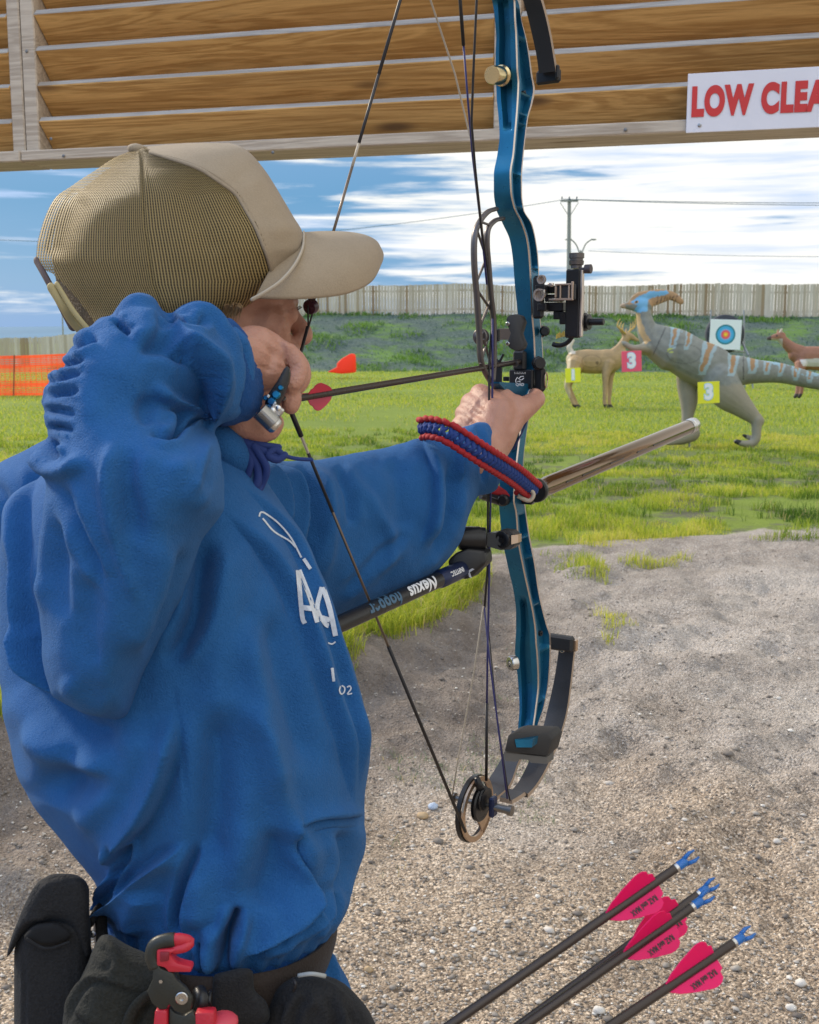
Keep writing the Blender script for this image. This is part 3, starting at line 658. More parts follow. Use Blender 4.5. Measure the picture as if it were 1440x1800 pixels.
def build_shelter():
    mslat = wood_mat('louver_wood', (.46, .25, .08), (.76, .47, .18)); mfr = wood_mat('weathered_wood', (.40, .33, .26), (.60, .52, .42), (.24, .17, .11))
    medge = wood_mat('grey_edge_wood', (.32, .30, .28), (.46, .44, .41), (.3, .25, .2))
    z_beam0 = WP(0, 289)[2]; z_beam1 = WP(0, 270)[2]
    c0 = WP(0, 294); root = thing('louvred_wall', (WO[0], WO[1], 0), 'louvred wooden shelter wall of slanted boards above the shooting opening', 'shelter wall')
    uL, uR = wcoord(WP(-420, 270)), wcoord(WP(1980, 200))
    def wbox(u0, u1, n0, n1, z0, z1, bev=.003):
        m = MB(); c = WO + WE * (u0 + u1) / 2 + WN * (n0 + n1) / 2; c = np.array((c[0], c[1], (z0 + z1) / 2)); m.box(c, (u1 - u0, n1 - n0, z1 - z0), ax=(WE, WN, (0, 0, 1)), bevel=bev); return m
    us = wcoord(WP(47, 270))
    obj('beam', wbox(uL, us - .0015, -.03, .115, z_beam0, z_beam1), mfr, root); obj('beam', wbox(us + .0015, uR, -.03, .115, z_beam0, z_beam1), mfr, root)
    z0 = z_beam1 + .001; ztop = 3.25
    studs = []
    for (a, b) in ((23, 45), (46.5, 70), (867, 889), (890.5, 912), (-420, -396), (1950, 1975)):
        u0, u1 = wcoord(WP(a, 270)), wcoord(WP(b, 270)); studs.append((u0, u1))
        obj('stud', wbox(u0, u1, 0.0, .125, z0, ztop), mfr, root)
    for u in (uL + .05, uR - .15): obj('post', wbox(u, u + .14, .0, .14, -.05, z_beam0 - .001), mfr, root)
    obj('top_beam', wbox(uL, uR, -.03, .13, ztop + .001, ztop + .09), mfr, root)
    zs = [WP(70, y)[2] for y in (208, 142, 78, 20)]; dz = (zs[3] - zs[0]) / 3; levels = [zs[0] + dz * k for k in range(0, int((ztop - zs[0]) / dz))]
    bays = [(studs[4][1], studs[0][0]), (studs[1][1], studs[2][0]), (studs[3][1], studs[5][0])]
    ang = math.radians(43); dn = np.array((WN[0] * math.cos(ang), WN[1] * math.cos(ang), -math.sin(ang))); th = np.cross(WE, dn)
    if th[2] < 0: th = -th
    for (a, b) in bays:
        for k, z in enumerate(levels):
            L = .168 if k else .118; c = WO + WE * (a + b) / 2 + WN * .004; c = np.array((c[0], c[1], z)) + dn * L / 2 + th * .0
            jit = random.uniform(-.0015, .0015)
            m = MB(); m.box(c + np.array((0, 0, jit)), (b - a - .002, L, .019), ax=(WE, dn, th), bevel=.002)
            V, Fs = m.mesh(); mi = []
            for f in Fs:
                p = V[list(f)].mean(0) - c; mi.append(1 if p @ dn < -L / 2 + .0015 else 0)
            obj('slat', (V, Fs), [mslat, medge], root, mi=mi)
    for (px, py, oo) in ((47, 90, 1), (112, 274, 0), (480, 268, 0), (1100, 228, 0), (90, 244, 0)):
        m = MB(); p = WP(px, py, -.031 if oo == 0 else -.001); m.lathe(p, -WN, [(0, .004), (.001, .004), (.002, .002)], 8); obj('nail', m, basic('nail', (.2, .2, .2), .4, .8), root)
    # sign
    a, b = WP(1206, 234, -.036), WP(1206, 130, -.036); H = b[2] - a[2]; Wd = H * 5.0
    c = a + WE * Wd / 2; c[2] = a[2] + H / 2
    r = thing('warning_sign', (c[0], c[1], a[2]), 'white sign with bold red lettering low clearance nailed to the wooden beam', 'sign')
    m = MB(); m.box(c, (Wd, .004, H), ax=(WE, WN, (0, 0, 1)), bevel=.001); obj('sign_board', m, basic('sign_white', (.78, .77, .82), .4, var=.03), r)
    V, Fs = text_mesh('LOW CLEARANCE', .1, .0004, .0062, .63, align='LEFT'); V[:, 1] -= (V[:, 1].min() + V[:, 1].max()) / 2; V[:, 0] -= V[:, 0].min(); V *= (H * .53) / (V[:, 1].max() - V[:, 1].min())
    e = wcoord(WP(1438, 180)) - wcoord(WP(1214, 180)); 
    V[:, 2] *= .3; o_ = a + WE * .010 - WN * .0035; o_[2] = a[2] + H * .52
    obj('lettering', (place(V, o_, WE, (0, 0, 1)), Fs), basic('sign_red', (.62, .035, .03), .45, var=.05), r)
    m = MB(); m.lathe(WP(1230, 220, -.039), -WN, [(0, .004), (.001, .004), (.002, .002)], 10); obj('screw', m, basic('screw', (.35, .35, .35), .35, .9), r)
build_shelter()
# ================================================================== TARGETS ON THE FIELD
def chain(m, pts, D, n=14, squash=1.0):
    """px chain: (px, py, r_px, lateral depth offset m)"""
    q = []
    for a in pts:
        dz = a[3] if len(a) > 3 else 0; p = P(a[0], a[1], D + dz); q.append((*p, a[2] * (D + dz) / F))
    q = np.array(q) if len(q) < 3 else spline(q, max(8, len(q) * 4)); m.tube(q[:, :3], np.maximum(q[:, 3], .001), n, flat=(1, squash), up=(0, 0, 1) if abs(q[-1, 2] - q[0, 2]) < .7 * np.linalg.norm(q[-1, :3] - q[0, :3]) else None, round_=True)
def inpoly(x, y, poly):
    r = np.zeros(len(x), bool); n = len(poly)
    for i in range(n):
        (x1, y1), (x2, y2) = poly[i], poly[(i + 1) % n]; k = ((y1 > y) != (y2 > y)) & (x < (x2 - x1) * (y - y1) / (y2 - y1 + 1e-9) + x1); r ^= k
    return r
def painted(name, rough=.6, bump=.004):
    t = NT(name); a = t.n('ShaderNodeAttribute', attribute_name='paint'); v = t.coord(); n = t.noise(v, 9, 5, .6)
    return t.fin(t.mix(t.rng(n, .3, .7, .0, .28), a.outputs['Color'], t.mix(.5, a.outputs['Color'], (.03, .03, .03))), rough, 0, t.bump(t.noise(v, 40, 4, .6), bump))
def gbase(px, py, D): p = P(px, py, D); return np.array((p[0], p[1], FIELD))
def placard(px0, py0, px1, py1, D, txt, col, label):
    c = P((px0 + px1) / 2, (py0 + py1) / 2, D); w = (px1 - px0) * D / F; h = (py1 - py0) * D / F
    r = thing('number_card', (c[0], c[1], c[2] - h / 2), label, 'number card')
    m = MB(); m.box(c, (w, .006, h), ax=((1, 0, .05), (0, 1, 0), (-.05, 0, 1)), bevel=.002); obj('card', m, basic('card', col, .5, var=.05), r)
    V, Fs = text_mesh(txt, h * .95, .002, h * .035, .9 if txt == '3' else 1.0); mw = basic('card_white', (.85, .87, .9), .5, var=.02); mo = basic('card_blue', (.45, .68, .85), .5, var=.02)
    V2, F2 = text_mesh(txt, h * .95, .001, h * .075, .9 if txt == '3' else 1.0)
    obj('numeral_outline', (place(V2, c - np.array((0, .0045, 0)), (1, 0, .05), (-.05, 0, 1)), F2), mo, r); obj('numeral', (place(V, c - np.array((0, .0065, 0)), (1, 0, .05), (-.05, 0, 1)), Fs), mw, r)
def build_dino():
    D = 13.2; g = gbase(1215, 780, D)
    r = thing('dinosaur_target', g, 'grey duck-billed dinosaur archery target with blue and orange stripes and a long head crest', 'dinosaur')
    m = MB()
    chain(m, [(1150, 590, 22), (1166, 600, 29), (1187, 613, 36), (1215, 631, 38), (1250, 646, 39), (1278, 655, 33), (1300, 652, 27), (1330, 653, 21), (1373, 656, 17.5), (1420, 667, 15), (1470, 678, 12), (1530, 690, 7), (1580, 698, 3)], D, 20, .85)
    chain(m, [(1131, 548, 13), (1134, 565, 15), (1140, 585, 20), (1155, 605, 27), (1180, 620, 34)], D, 16, .9)
    chain(m, [(1094, 538, 4.2), (1102, 537, 6.5), (1112, 537, 9.5), (1124, 537, 13), (1134, 538, 13)], D, 14, .75)
    chain(m, [(1108, 531, 5), (1122, 523, 9), (1142, 519, 9), (1163, 517, 9), (1183, 521, 8), (1197, 530, 6)], D, 12, .5)
    chain(m, [(1140, 532, 9), (1154, 527, 10), (1170, 524, 7)], D, 10, .3)
    chain(m, [(1140, 612, 12, -.05), (1128, 612, 8, -.14), (1112, 612, 6, -.16), (1098, 604, 5, -.16), (1094, 601, 2.5, -.16)], D, 10)
    chain(m, [(1150, 618, 11, .1), (1135, 618, 7, .2), (1118, 616, 5, .22), (1108, 610, 4, .22)], D, 10)
    chain(m, [(1212, 655, 24, .14), (1209, 680, 19, .17), (1211, 705, 16, .17), (1209, 730, 11, .17), (1207, 752, 10, .17), (1205, 768, 11, .15)], D, 14, .8)
    chain(m, [(1216, 762, 15, .15), (1200, 769, 13, .10), (1183, 776, 7, .06), (1173, 779, 4, .05)], D, 12)
    chain(m, [(1262, 670, 36, -.10), (1283, 695, 29, -.16), (1305, 715, 20, -.18), (1325, 733, 13, -.18), (1333, 740, 11, -.18)], D, 16, .75)
    chain(m, [(1331, 738, 11, -.18), (1330, 755, 8.5, -.18), (1329, 770, 8.5, -.18), (1322, 779, 8, -.18), (1308, 780, 6, -.2), (1294, 776, 4.5, -.2)], D, 12)
    chain(m, [(1325, 772, 6, -.1), (1314, 768, 4.5, -.08), (1307, 765, 3, -.08)], D, 8)
    V, Fs = remesh(m, .011, 6)
    px, py, _ = toPix(V); wob = (fbm(px * .09, py * .09, 3) - .5) * 7; x = px + wob; y = py + wob * .6
    c = np.tile(np.array((.22, .23, .20)), (len(V), 1)); n = fbm(px * .15, py * .15, 4)[:, None]; c = c * (.75 + .5 * n)
    belly = smooth((y - np.interp(x, [1130, 1190, 1250, 1330, 1450], [600, 645, 675, 668, 684])) / 8)[:, None]; c = c * (1 - belly) + np.array((.30, .27, .20)) * belly
    neck_lit = inpoly(x, y, [(1112, 546), (1126, 552), (1132, 580), (1146, 600), (1136, 606), (1122, 582)]); c[neck_lit] = (.50, .34, .16)  # warm light on the neck front, painted into the colour
    blue = (.16, .42, .66); pale = (.31, .41, .43); ora = (.36, .21, .095); tan = (.42, .25, .12)
    crest = inpoly(x, y, [(1100, 536), (1120, 512), (1160, 502), (1195, 510), (1210, 535), (1200, 545), (1176, 532), (1158, 545), (1146, 540), (1140, 528), (1122, 534)]); c[crest] = tan
    for poly in ([(1108, 531), (1124, 521), (1142, 512), (1172, 510), (1178, 516), (1156, 521), (1140, 528), (1137, 546), (1122, 550), (1112, 546), (1122, 537)],): c[inpoly(x, y, poly)] = blue
    c[inpoly(x, y, [(1116, 529), (1124, 529), (1124, 534), (1116, 534)])] = (.55, .3, .08); c[(np.hypot(px - 1119, py - 530.5) < 1.8)] = (.01, .01, .01)
    c[inpoly(x, y, [(1088, 530), (1099, 531), (1101, 545), (1088, 545)])] = (.42, .30, .20)
    for k in range(7): c[inpoly(x, y, [(1156 + k * 6, 520), (1158 + k * 6, 520), (1153 + k * 5, 540), (1151 + k * 5, 540)])] = (.16, .10, .06)
    def stripe(cx, ty, w, h, sl):
        c[inpoly(x, y, [(cx - w, ty - 14), (cx + w, ty - 14), (cx + w * .45 - sl, ty + h), (cx - w * .55 - sl, ty + h)])] = pale
        c[inpoly(x, y, [(cx - w * .45, ty - 14), (cx + w * .45, ty - 14), (cx + w * .1 - sl, ty + h - 6), (cx - w * .3 - sl, ty + h - 6)])] = ora
    for a in ((1190, 583, 9, 30, 8), (1214, 593, 8, 22, 6), (1252, 612, 14, 46, 18), (1294, 627, 12, 34, 8), (1324, 630, 12, 28, 0), (1350, 636, 10, 22, 2), (1376, 642, 9, 20, 3), (1402, 648, 9, 20, 4), (1428, 655, 9, 18, 5), (1455, 662, 8, 16, 5), (1485, 668, 7, 14, 5), (1515, 674, 6, 12, 5)): stripe(*a)
    gap = inpoly(x, y, [(1165, 572), (1500, 690), (1500, 640), (1180, 560)]); edge = gap & (fbm(px * .2, py * .2, 2) > .62); c[edge & (c[:, 0] < .4)] = (.30, .46, .52)
    vit = np.abs(np.hypot((px - 1203) / 30, (py - 622) / 17) - 1) < .05; c[vit] *= .72
    sp = (np.hypot((px - 1180) / 7, (py - 616) / 4) < 1) & (n[:, 0] > .45); c[sp] = (.55, .62, .10)
    for cx, cy in ((1294, 780), (1299, 774), (1308, 766)): c[np.hypot(px - cx, py - cy) < 5] = (.02, .02, .02)
    seam = (np.abs(px - 1307 + (py - 640) * .0) < 1.0) & (py < 668); c[seam] *= .35
    seam = (np.abs((px - 1168) - (580 - py) * .45 + 0) < 1.0) & (py > 575) & (py < 625) & (px > 1148); c[seam] *= .45
    o = obj('body', (V, Fs), painted('dinosaur_paint'), r, smooth_=True); attr_color(o.data, 'paint', c)
    ms = basic('steel_stake', (.25, .25, .25), .5, .6)
    for a, b_, dd in (((1212, 775), (1213, 806), .12), ((1324, 782), (1324, 800), -.18)):
        m = MB(); p = P(*a, D + dd); q = P(*b_, D + dd); m.cyl(p, q, .012, 8); m.box(q, (.16, .05, .01), bevel=.002); obj('ground_stake', m, ms, r)
    placard(1093, 617, 1128, 653, D - .32, '3', (.85, .10, .18), 'pink number card marked 3 hanging at the dinosaur forearm')
    placard(1227, 671, 1265, 709, D - .62, '3', (.80, .78, .03), 'yellow number card marked 3 on the dinosaur thigh')
build_dino()
def build_buck():
    D = 21.5; r = thing('deer_target', gbase(1040, 715, D), 'tan antlered deer archery target standing left of the dinosaur', 'deer')
    m = MB()
    chain(m, [(1012, 633, 17), (1030, 635, 21), (1052, 636, 21), (1074, 634, 21), (1090, 626, 15)], D, 16, .75)
    chain(m, [(1084, 622, 14), (1092, 610, 9), (1099, 598, 7.5), (1103, 591, 7)], D, 12, .8)
    chain(m, [(1100, 590, 7), (1108, 591, 6), (1117, 596, 3.8), (1121, 598, 2.8)], D, 10, .8)
    chain(m, [(1097, 588, 3), (1092, 582, 2.6, -.05), (1089, 579, 1, -.06)], D, 8, .6); chain(m, [(1100, 588, 3, .08), (1101, 580, 2.4, .12), (1102, 577, 1, .12)], D, 8, .6)
    chain(m, [(1006, 622, 5), (1001, 611, 5), (1005, 602, 4), (1009, 598, 2)], D, 8, .8)
    for dx, dd in ((0, -.12), (4, .14)):
        chain(m, [(1012 + dx, 640, 16, dd * .6), (1006 + dx, 656, 11, dd), (999 + dx, 670, 6.5, dd), (997 + dx, 682, 4.5, dd), (1004 + dx, 698, 4, dd), (1009 + dx, 710, 4, dd), (1014 + dx, 716, 4, dd)], D, 10)
    for dx, dd in ((0, -.12), (8, .14)):
        chain(m, [(1070 + dx * .6, 640, 13, dd * .6), (1065 + dx, 660, 7, dd), (1064 + dx, 685, 4.5, dd), (1063 + dx, 705, 3.6, dd), (1066 + dx, 716, 3.8, dd), (1071 + dx, 718, 3, dd)], D, 10)
    V, Fs = remesh(m, .012, 5); px, py, _ = toPix(V)
    c = np.tile(np.array((.40, .27, .13)), (len(V), 1)) * (.85 + .3 * fbm(px * .2, py * .2, 3))[:, None]; c[(px < 1012) & (py < 622)] = (.62, .55, .45); c[(py > 711)] = (.03, .025, .02); c[(px < 1003) & (py > 625) & (py < 700)] = (.55, .44, .28)  # pale strip on the hind edge is side light put into the colour
    c[np.abs(np.hypot((px - 1040) / 17, (py - 635) / 11) - 1) < .06] *= .7; c[np.hypot(px - 1050, py - 638) < 3] *= .5
    o = obj('body', (V, Fs), painted('deer_paint'), r, smooth_=True); attr_color(o.data, 'paint', c)
    ma = basic('antler', (.50, .34, .10), .6)
    for s, dd in ((-1, -.08), (1, .1)):
        m = MB(); b = (1099 if s < 0 else 1103)
        chain(m, [(b, 586, 1.9, dd), (b + s * 6, 580, 1.8, dd * 2), (b + s * 13, 574, 1.5, dd * 2.6), (b + s * 13 + 1, 566, 1.1, dd * 2.5), (b + s * 11 + 3, 560, .5, dd * 2.4)], D, 8)
        chain(m, [(b + s * 5, 581, 1.5, dd * 2), (b + s * 5 + 1, 573, 1.1, dd * 2), (b + s * 4 + 2, 568, .5, dd * 2)], D, 6)
        chain(m, [(b + s * 10, 577, 1.4, dd * 2.4), (b + s * 9 + 1, 570, 1, dd * 2.4), (b + s * 8 + 2, 565, .5, dd * 2.4)], D, 6)
        obj('antler', m, ma, r, smooth_=True)
    placard(994, 647, 1021, 672, D - .4, '1', (.80, .80, .03), 'yellow number card marked 1 at the deer hind leg')
build_buck()
def build_doe():
    D = 21; r = thing('deer_target', gbase(1440, 700, D), 'reddish brown deer archery target without antlers at the right edge behind the dinosaur tail', 'deer')
    m = MB()
    chain(m, [(1399, 624, 13), (1412, 628, 19), (1440, 630, 21), (1475, 630, 21), (1500, 628, 18)], D, 16, .75)
    chain(m, [(1408, 622, 15), (1392, 612, 11), (1380, 601, 8.5), (1372, 592, 7.5)], D, 12, .8)
    chain(m, [(1374, 590, 7.5), (1366, 592, 6.5), (1356, 594, 4.4), (1351, 595, 3.2)], D, 10, .8)
    chain(m, [(1371, 586, 3), (1374, 580, 2.8, -.05), (1375, 577, 1, -.06)], D, 8, .6); chain(m, [(1367, 586, 3, .08), (1368, 580, 2.2, .12), (1369, 578, 1, .12)], D, 8, .6)
    for dx, dd in ((0, -.12), (7, .14)): chain(m, [(1408 + dx * .6, 640, 11, dd * .6), (1404 + dx, 660, 6, dd), (1403 + dx, 678, 4, dd), (1401 + dx, 692, 3.6, dd), (1398 + dx, 697, 3.4, dd)], D, 10)
    for dx, dd in ((0, -.12), (7, .14)): chain(m, [(1495 + dx, 640, 15, dd * .6), (1498 + dx, 656, 10, dd), (1506 + dx, 672, 6, dd), (1500 + dx, 686, 4, dd), (1496 + dx, 698, 4, dd)], D, 10)
    chain(m, [(1508, 618, 5), (1514, 624, 4), (1516, 632, 2)], D, 8)
    V, Fs = remesh(m, .012, 5); px, py, _ = toPix(V)
    c = np.tile(np.array((.32, .14, .085)), (len(V), 1)) * (.85 + .3 * fbm(px * .2, py * .2, 3))[:, None]
    c[inpoly(px, py, [(1406, 632), (1450, 629), (1520, 632), (1520, 645), (1412, 644)])] = (.62, .60, .58); c[py > 692] = (.03, .025, .02); c[px < 1356] = (.06, .04, .04); c[(px > 1356) & (px < 1376) & (py > 595)] = (.5, .42, .36); c[(py < 584) & (px > 1370)] = (.55, .45, .4)
    c[np.hypot(px - 1366, py - 590) < 1.5] = (.01, .01, .01)
    o = obj('body', (V, Fs), painted('doe_paint'), r, smooth_=True); attr_color(o.data, 'paint', c)
build_doe()
def build_butt():
    D = 30; c = P(1277, 587, D); r = thing('archery_butt', gbase(1277, 660, D), 'round dark straw archery butt on a metal stand on the berm foot', 'archery butt')
    m = MB(); q = c + np.array((0, .16, 0)); R = 34 * D / F; m.lathe(q + np.array((0, -.1, 0)), (0, 1, 0), [(0, R * .93), (.02, R * .98), (.05, R), (.16, R), (.2, R * .97), (.22, R * .9)], 40); obj('straw_boss', m, basic('boss', (.045, .05, .065), .85, bump=.01, bscale=30), r, ang=40)
    ms = basic('stand_metal', (.28, .30, .32), .45, .5)
    for px in (1250, 1308):
        m = MB(); a = P(px, 545, D + .4); b = P(px + (2 if px > 1280 else -2), 660, D + .4); b[2] = FIELD; m.cyl(a, b, .022, 8); obj('stand_leg', m, ms, r)
    m = MB(); b = P(1320, 645, D + .1); b[2] = FIELD + .0; m.cyl(P(1304, 600, D + .3), P(1316, 625, D - .1), .03, 8); m.cyl(P(1316, 625, D - .1), b + np.array((0, -.3, 0)), .022, 8); obj('brace', m, ms, r)
    m = MB(); m.cyl(P(1250, 618, D + .35), P(1309, 618, D + .35), .02, 8); obj('crossbar', m, ms, r)
    a = P(1248, 562, D - .02); w = 55 * D / F; fc = P(1275.5, 588, D - .02)
    f = thing('target_face', (fc[0], fc[1], fc[2] - w / 2), 'square white paper target face with teal, blue, red and yellow rings', 'target face')
    m = MB(); m.box(fc, (w, .012, 52 * D / F), ax=((1, 0, -.03), (0, 1, 0), (.03, 0, 1)), bevel=.003); obj('paper', m, basic('paper', (.78, .84, .9), .6, var=.02), f)
    for k, (rad, col) in enumerate(((17.5, (.02, .22, .30)), (14.5, (.05, .40, .75)), (10.5, (.16, .45, .80)), (8, (.80, .10, .16)), (5.6, (.85, .16, .12)), (3.8, (.88, .45, .04)), (2.2, (.92, .70, .05)))):
        m = MB(); m.lathe(fc + np.array((0, -.0065 - k * .003, 0)), (0, -1, 0), [(0, rad * D / F), (.0015, rad * D / F)], 32); obj('ring', m, basic('ring', col, .5, var=.02), f)
build_butt()
# ================================================================== COMPOUND BOW
PHI = math.radians(31.0); BA = np.array((math.sin(PHI), math.cos(PHI), 0)); BB = np.array((math.cos(PHI), -math.sin(PHI), 0)); BZ = np.array((0, 0, 1.0))
PG = P(905, 760, 1.53)
def BP(px, py, b=0.0):
    r = P(px, py, 1.0) - CV; t = ((PG - CV) @ BB + b) / (r @ BB); return CV + r * t
MK = {}
def build_mats():
    t = NT('teal_anodised'); v = t.coord(); n = t.noise(v, 14, 4)
    t.fin(t.mix(t.rng(n, .3, .7), (.010, .10, .20), (.014, .17, .30)), t.rng(t.noise(v, 90, 4), .3, .7, .26, .38), .6, t.bump(t.noise(v, 900, 2), .0003)); MK['teal'] = t.m
    MK['metal_glint'] = basic('metal_and_glint', (.62, .54, .48), .35, .9); MK['black'] = basic('black_metal', (.018, .018, .02), .32, .3, bump=.0002, bscale=700)
    MK['blackm'] = basic('matte_black', (.022, .022, .024), .6, 0); MK['limb'] = basic('limb_black', (.035, .036, .042), .42, .0, bump=.0002, bscale=500); MK['tan'] = basic('limb_edge', (.36, .27, .20), .5)
    MK['grey'] = basic('cage_grey', (.13, .115, .11), .38, .6); MK['steel'] = basic('steel', (.55, .54, .52), .25, 1.0); MK['brass'] = basic('brass', (.62, .50, .28), .24, 1.0)
    MK['bronze'] = basic('bronze_cam', (.50, .36, .25), .3, .85); MK['brown'] = basic('brown_bar', (.16, .12, .09), .4, .5); MK['white'] = basic('print_white', (.75, .76, .78), .5, var=.03)
    MK['axle'] = basic('axle_metal', (.20, .19, .18), .3, .9)
    MK['str'] = basic('string_black', (.012, .01, .012), .5); MK['strp'] = basic('string_pale', (.42, .36, .28), .55); MK['strb'] = basic('string_blue', (.02, .02, .12), .5)
    MK['deepblue'] = basic('deep_blue', (.01, .02, .07), .35, .3); MK['bluegrey'] = basic('print_blue', (.05, .12, .20), .5, var=.05)
build_mats()
def gv(*a): return np.array(a, float)
AX = np.array((BA, BB, BZ))
def pbox(m, xl, xm, xr, y0, y1, b1, mi=0, bev=.0012):
    """box square to the bow: archer-side face spans xl..xm, right side xm..xr"""
    p0 = BP(xm, y0, b1); p1 = BP(xm, y1, b1); d = (p0 - CV) @ FV; w = (xm - xl) / (BB[0] * F / d * 1.0 + (-BB[1]) * (xm - 720) / d); L = max(.001, (xr - xm) / (F / d * BA[0]) )
    pm = (p0 + p1) / 2; h = abs((p0 - p1)[2]); c = pm - BB * w / 2 + BA * L / 2; m.box(c, (L, w, h), ax=AX, bevel=bev); return c
BOW = thing('compound_bow', BP(905, 760), 'teal compound bow with black limbs, sights and stabilisers drawn by the archer', 'bow')
def build_riser():
    st = gv((-34, 858, 884, 886), (-15, 862, 896, 898), (0, 866, 905, 914), (30, 870, 906, 921), (60, 872, 908, 931), (90, 871, 909, 938), (120, 871, 910, 943), (145, 872, 912, 948), (170, 873, 911, 943), (200, 876, 909, 934), (235, 878, 906, 929), (270, 874, 903, 925), (305, 868, 898, 923), (335, 868, 899, 923), (365, 872, 905, 926), (390, 883, 917, 941), (420, 896, 927, 947), (450, 901, 931, 951), (500, 905, 934, 953), (550, 910, 936, 954), (600, 915, 940, 958), (640, 915, 941, 960), (672, 900, 938, 958), (690, 890, 930, 952), (715, 893, 920, 940), (760, 890, 915, 930), (820, 884, 908, 924), (855, 878, 905, 925), (880, 877, 904, 927), (900, 878, 908, 929), (950, 883, 912, 937), (1000, 893, 921, 947), (1050, 904, 932, 953), (1080, 907, 938, 960), (1110, 907, 942, 969), (1130, 906, 943, 976), (1150, 905, 945, 976), (1200, 910, 947, 972), (1250, 913, 942, 962), (1280, 911, 938, 948), (1312, 909, 936, 938))
    ys = np.r_[np.linspace(-34, 1312, 420)]
    XL, XM, XR = (interp(st[:, 0], st[:, k], ys) for k in (1, 2, 3))
    def win(y, a, b, s=10): return smooth((y - a) / s) * smooth((b - y) / s)
    rings = []; MI = None
    for y, xl, xm, xr in zip(ys, XL, XM, XR):
        p = BP(xm, y, .0135); d = (p - CV) @ FV; w = (xm - xl) * d / F / (BB[0] - BB[1] * (xm - 720) / F); L = max(.004, (xr - xm) * d / F / BA[0])
        gd = .011 * max(win(y, -20, 232, 26), win(y, 1046, 1296, 26)); fl = .30 - .06 * math.sin(y / 60)
        ribs = 1.0
        for ry in (60, 160, 196, 214, 303, 362, 470, 905, 948, 985, 1066, 1150, 1238): ribs = min(ribs, 1 - math.exp(-((y - ry) / 4.0) ** 2))
        dg = .5 + .5 * math.sin(y / 9.0)
        pk = .009 * max(win(y, 10, 480, 12), win(y, 900, 1290, 12)) * ribs
        ch = .0016
        prof = [(w, 0, 0), (w - fl * w + .0025, 0, 0), (w - fl * w, gd, 0), (w * .36, gd, 0), (w * .36 - .002, 0, 0), (ch, 0, 1), (0, ch, 0), (0, L * .16, 0), (pk, L * .18 + .001, 0), (pk, L * .84 - .001, 0), (0, L * .86, 1), (0, L - ch, 1), (ch, L, 0), (w, L, 0)]  # chamfer strips carry bevel highlights, put into the metal colour
        rings.append(np.array([p - BB * a[0] + BA * a[1] for a in prof]))
    n = len(prof); V = np.vstack(rings); m = len(ys); Fs = []; mi = []
    metal = [a[2] for a in prof]
    for i in range(m - 1):
        for j in range(n): Fs.append((i * n + j, i * n + (j + 1) % n, (i + 1) * n + (j + 1) % n, (i + 1) * n + j)); mi.append(metal[j])
    Fs += [tuple(range(n))[::-1], tuple(range((m - 1) * n, m * n))]; mi += [0, 0]
    r = obj('riser', (V, Fs), [MK['teal'], MK['metal_glint']], BOW, mi=mi, ang=35)
    # shelf under the rest
    m_ = MB(); top = [(866, 674), (876, 685), (890, 693), (906, 697), (926, 696), (940, 690)]; pts = [BP(x, y, .0) for x, y in top] + [BP(940, 676, .0), BP(866, 671, .0)]
    m_.prism(np.array(pts) - BB * .004, BB, .014); obj('shelf', m_, MK['teal'], BOW)
    # cable cage
    b = -.004
    def poly(pts, r, nn=10): m = MB(); m.tube(spline([BP(x, y, b) for x, y in pts], 60), r, nn, flat=(1, 1.5)); return m
    o = poly([(872, 367), (857, 373), (841, 394), (834, 420), (834, 467), (839, 530), (843, 590), (845, 630), (852, 652), (868, 678), (884, 690)], .0029); obj('cable_cage', o, MK['grey'], BOW, smooth_=True)
    o = poly([(884, 384), (870, 388), (858, 403), (856, 430), (859, 467), (863, 520), (868, 570), (868, 640), (866, 672)], .0028); obj('cable_cage', o, MK['grey'], BOW, smooth_=True)
    m = MB()
    for a in (((836, 500), (857, 450)), ((838, 508), (863, 545)), ((842, 578), (862, 530)), ((845, 640), (856, 600)), ((850, 596), (866, 650)), ((846, 390), (862, 396)), ((838, 402), (858, 462))): m.tube([BP(*a[0], b), BP(*a[1], b)], .0017, 6)
    obj('cage_braces', m, MK['grey'], BOW)
    # brass bolt high on the riser; lower bolt
    c = BP(876, 131, .012 - .032); m = MB(); d_ = P(840, 130, 1.36) - P(884, 133, 1.42); d_ /= np.linalg.norm(d_)
    m.lathe(P(886, 133, 1.44), d_, [(0, .009), (.002, .013), (.008, .013), (.010, .0105), (.014, .0105), (.0145, .0115), (.034, .0115), (.036, .0105)], 28); obj('brass_weight', m, MK['brass'], BOW, ang=40)
    m = MB(); c = BP(912, 1162, .0); m.lathe(c - BA * .010, -BA * .75 - BB * .5, [(0, .0105), (.008, .0105), (.010, .009), (.0102, .005), (.006, .0045)], 24); obj('lower_bolt', m, MK['steel'], BOW, ang=40)
    for (px, py) in ((918, 165), (948, 1113)):
        m = MB(); m.lathe(BP(px, py, .0145 - .008), BB, [(0, .004), (.004, .004), (.004, .0022), (.001, .002)], 14); obj('bolt', m, MK['black'], BOW, ang=40)
build_riser()
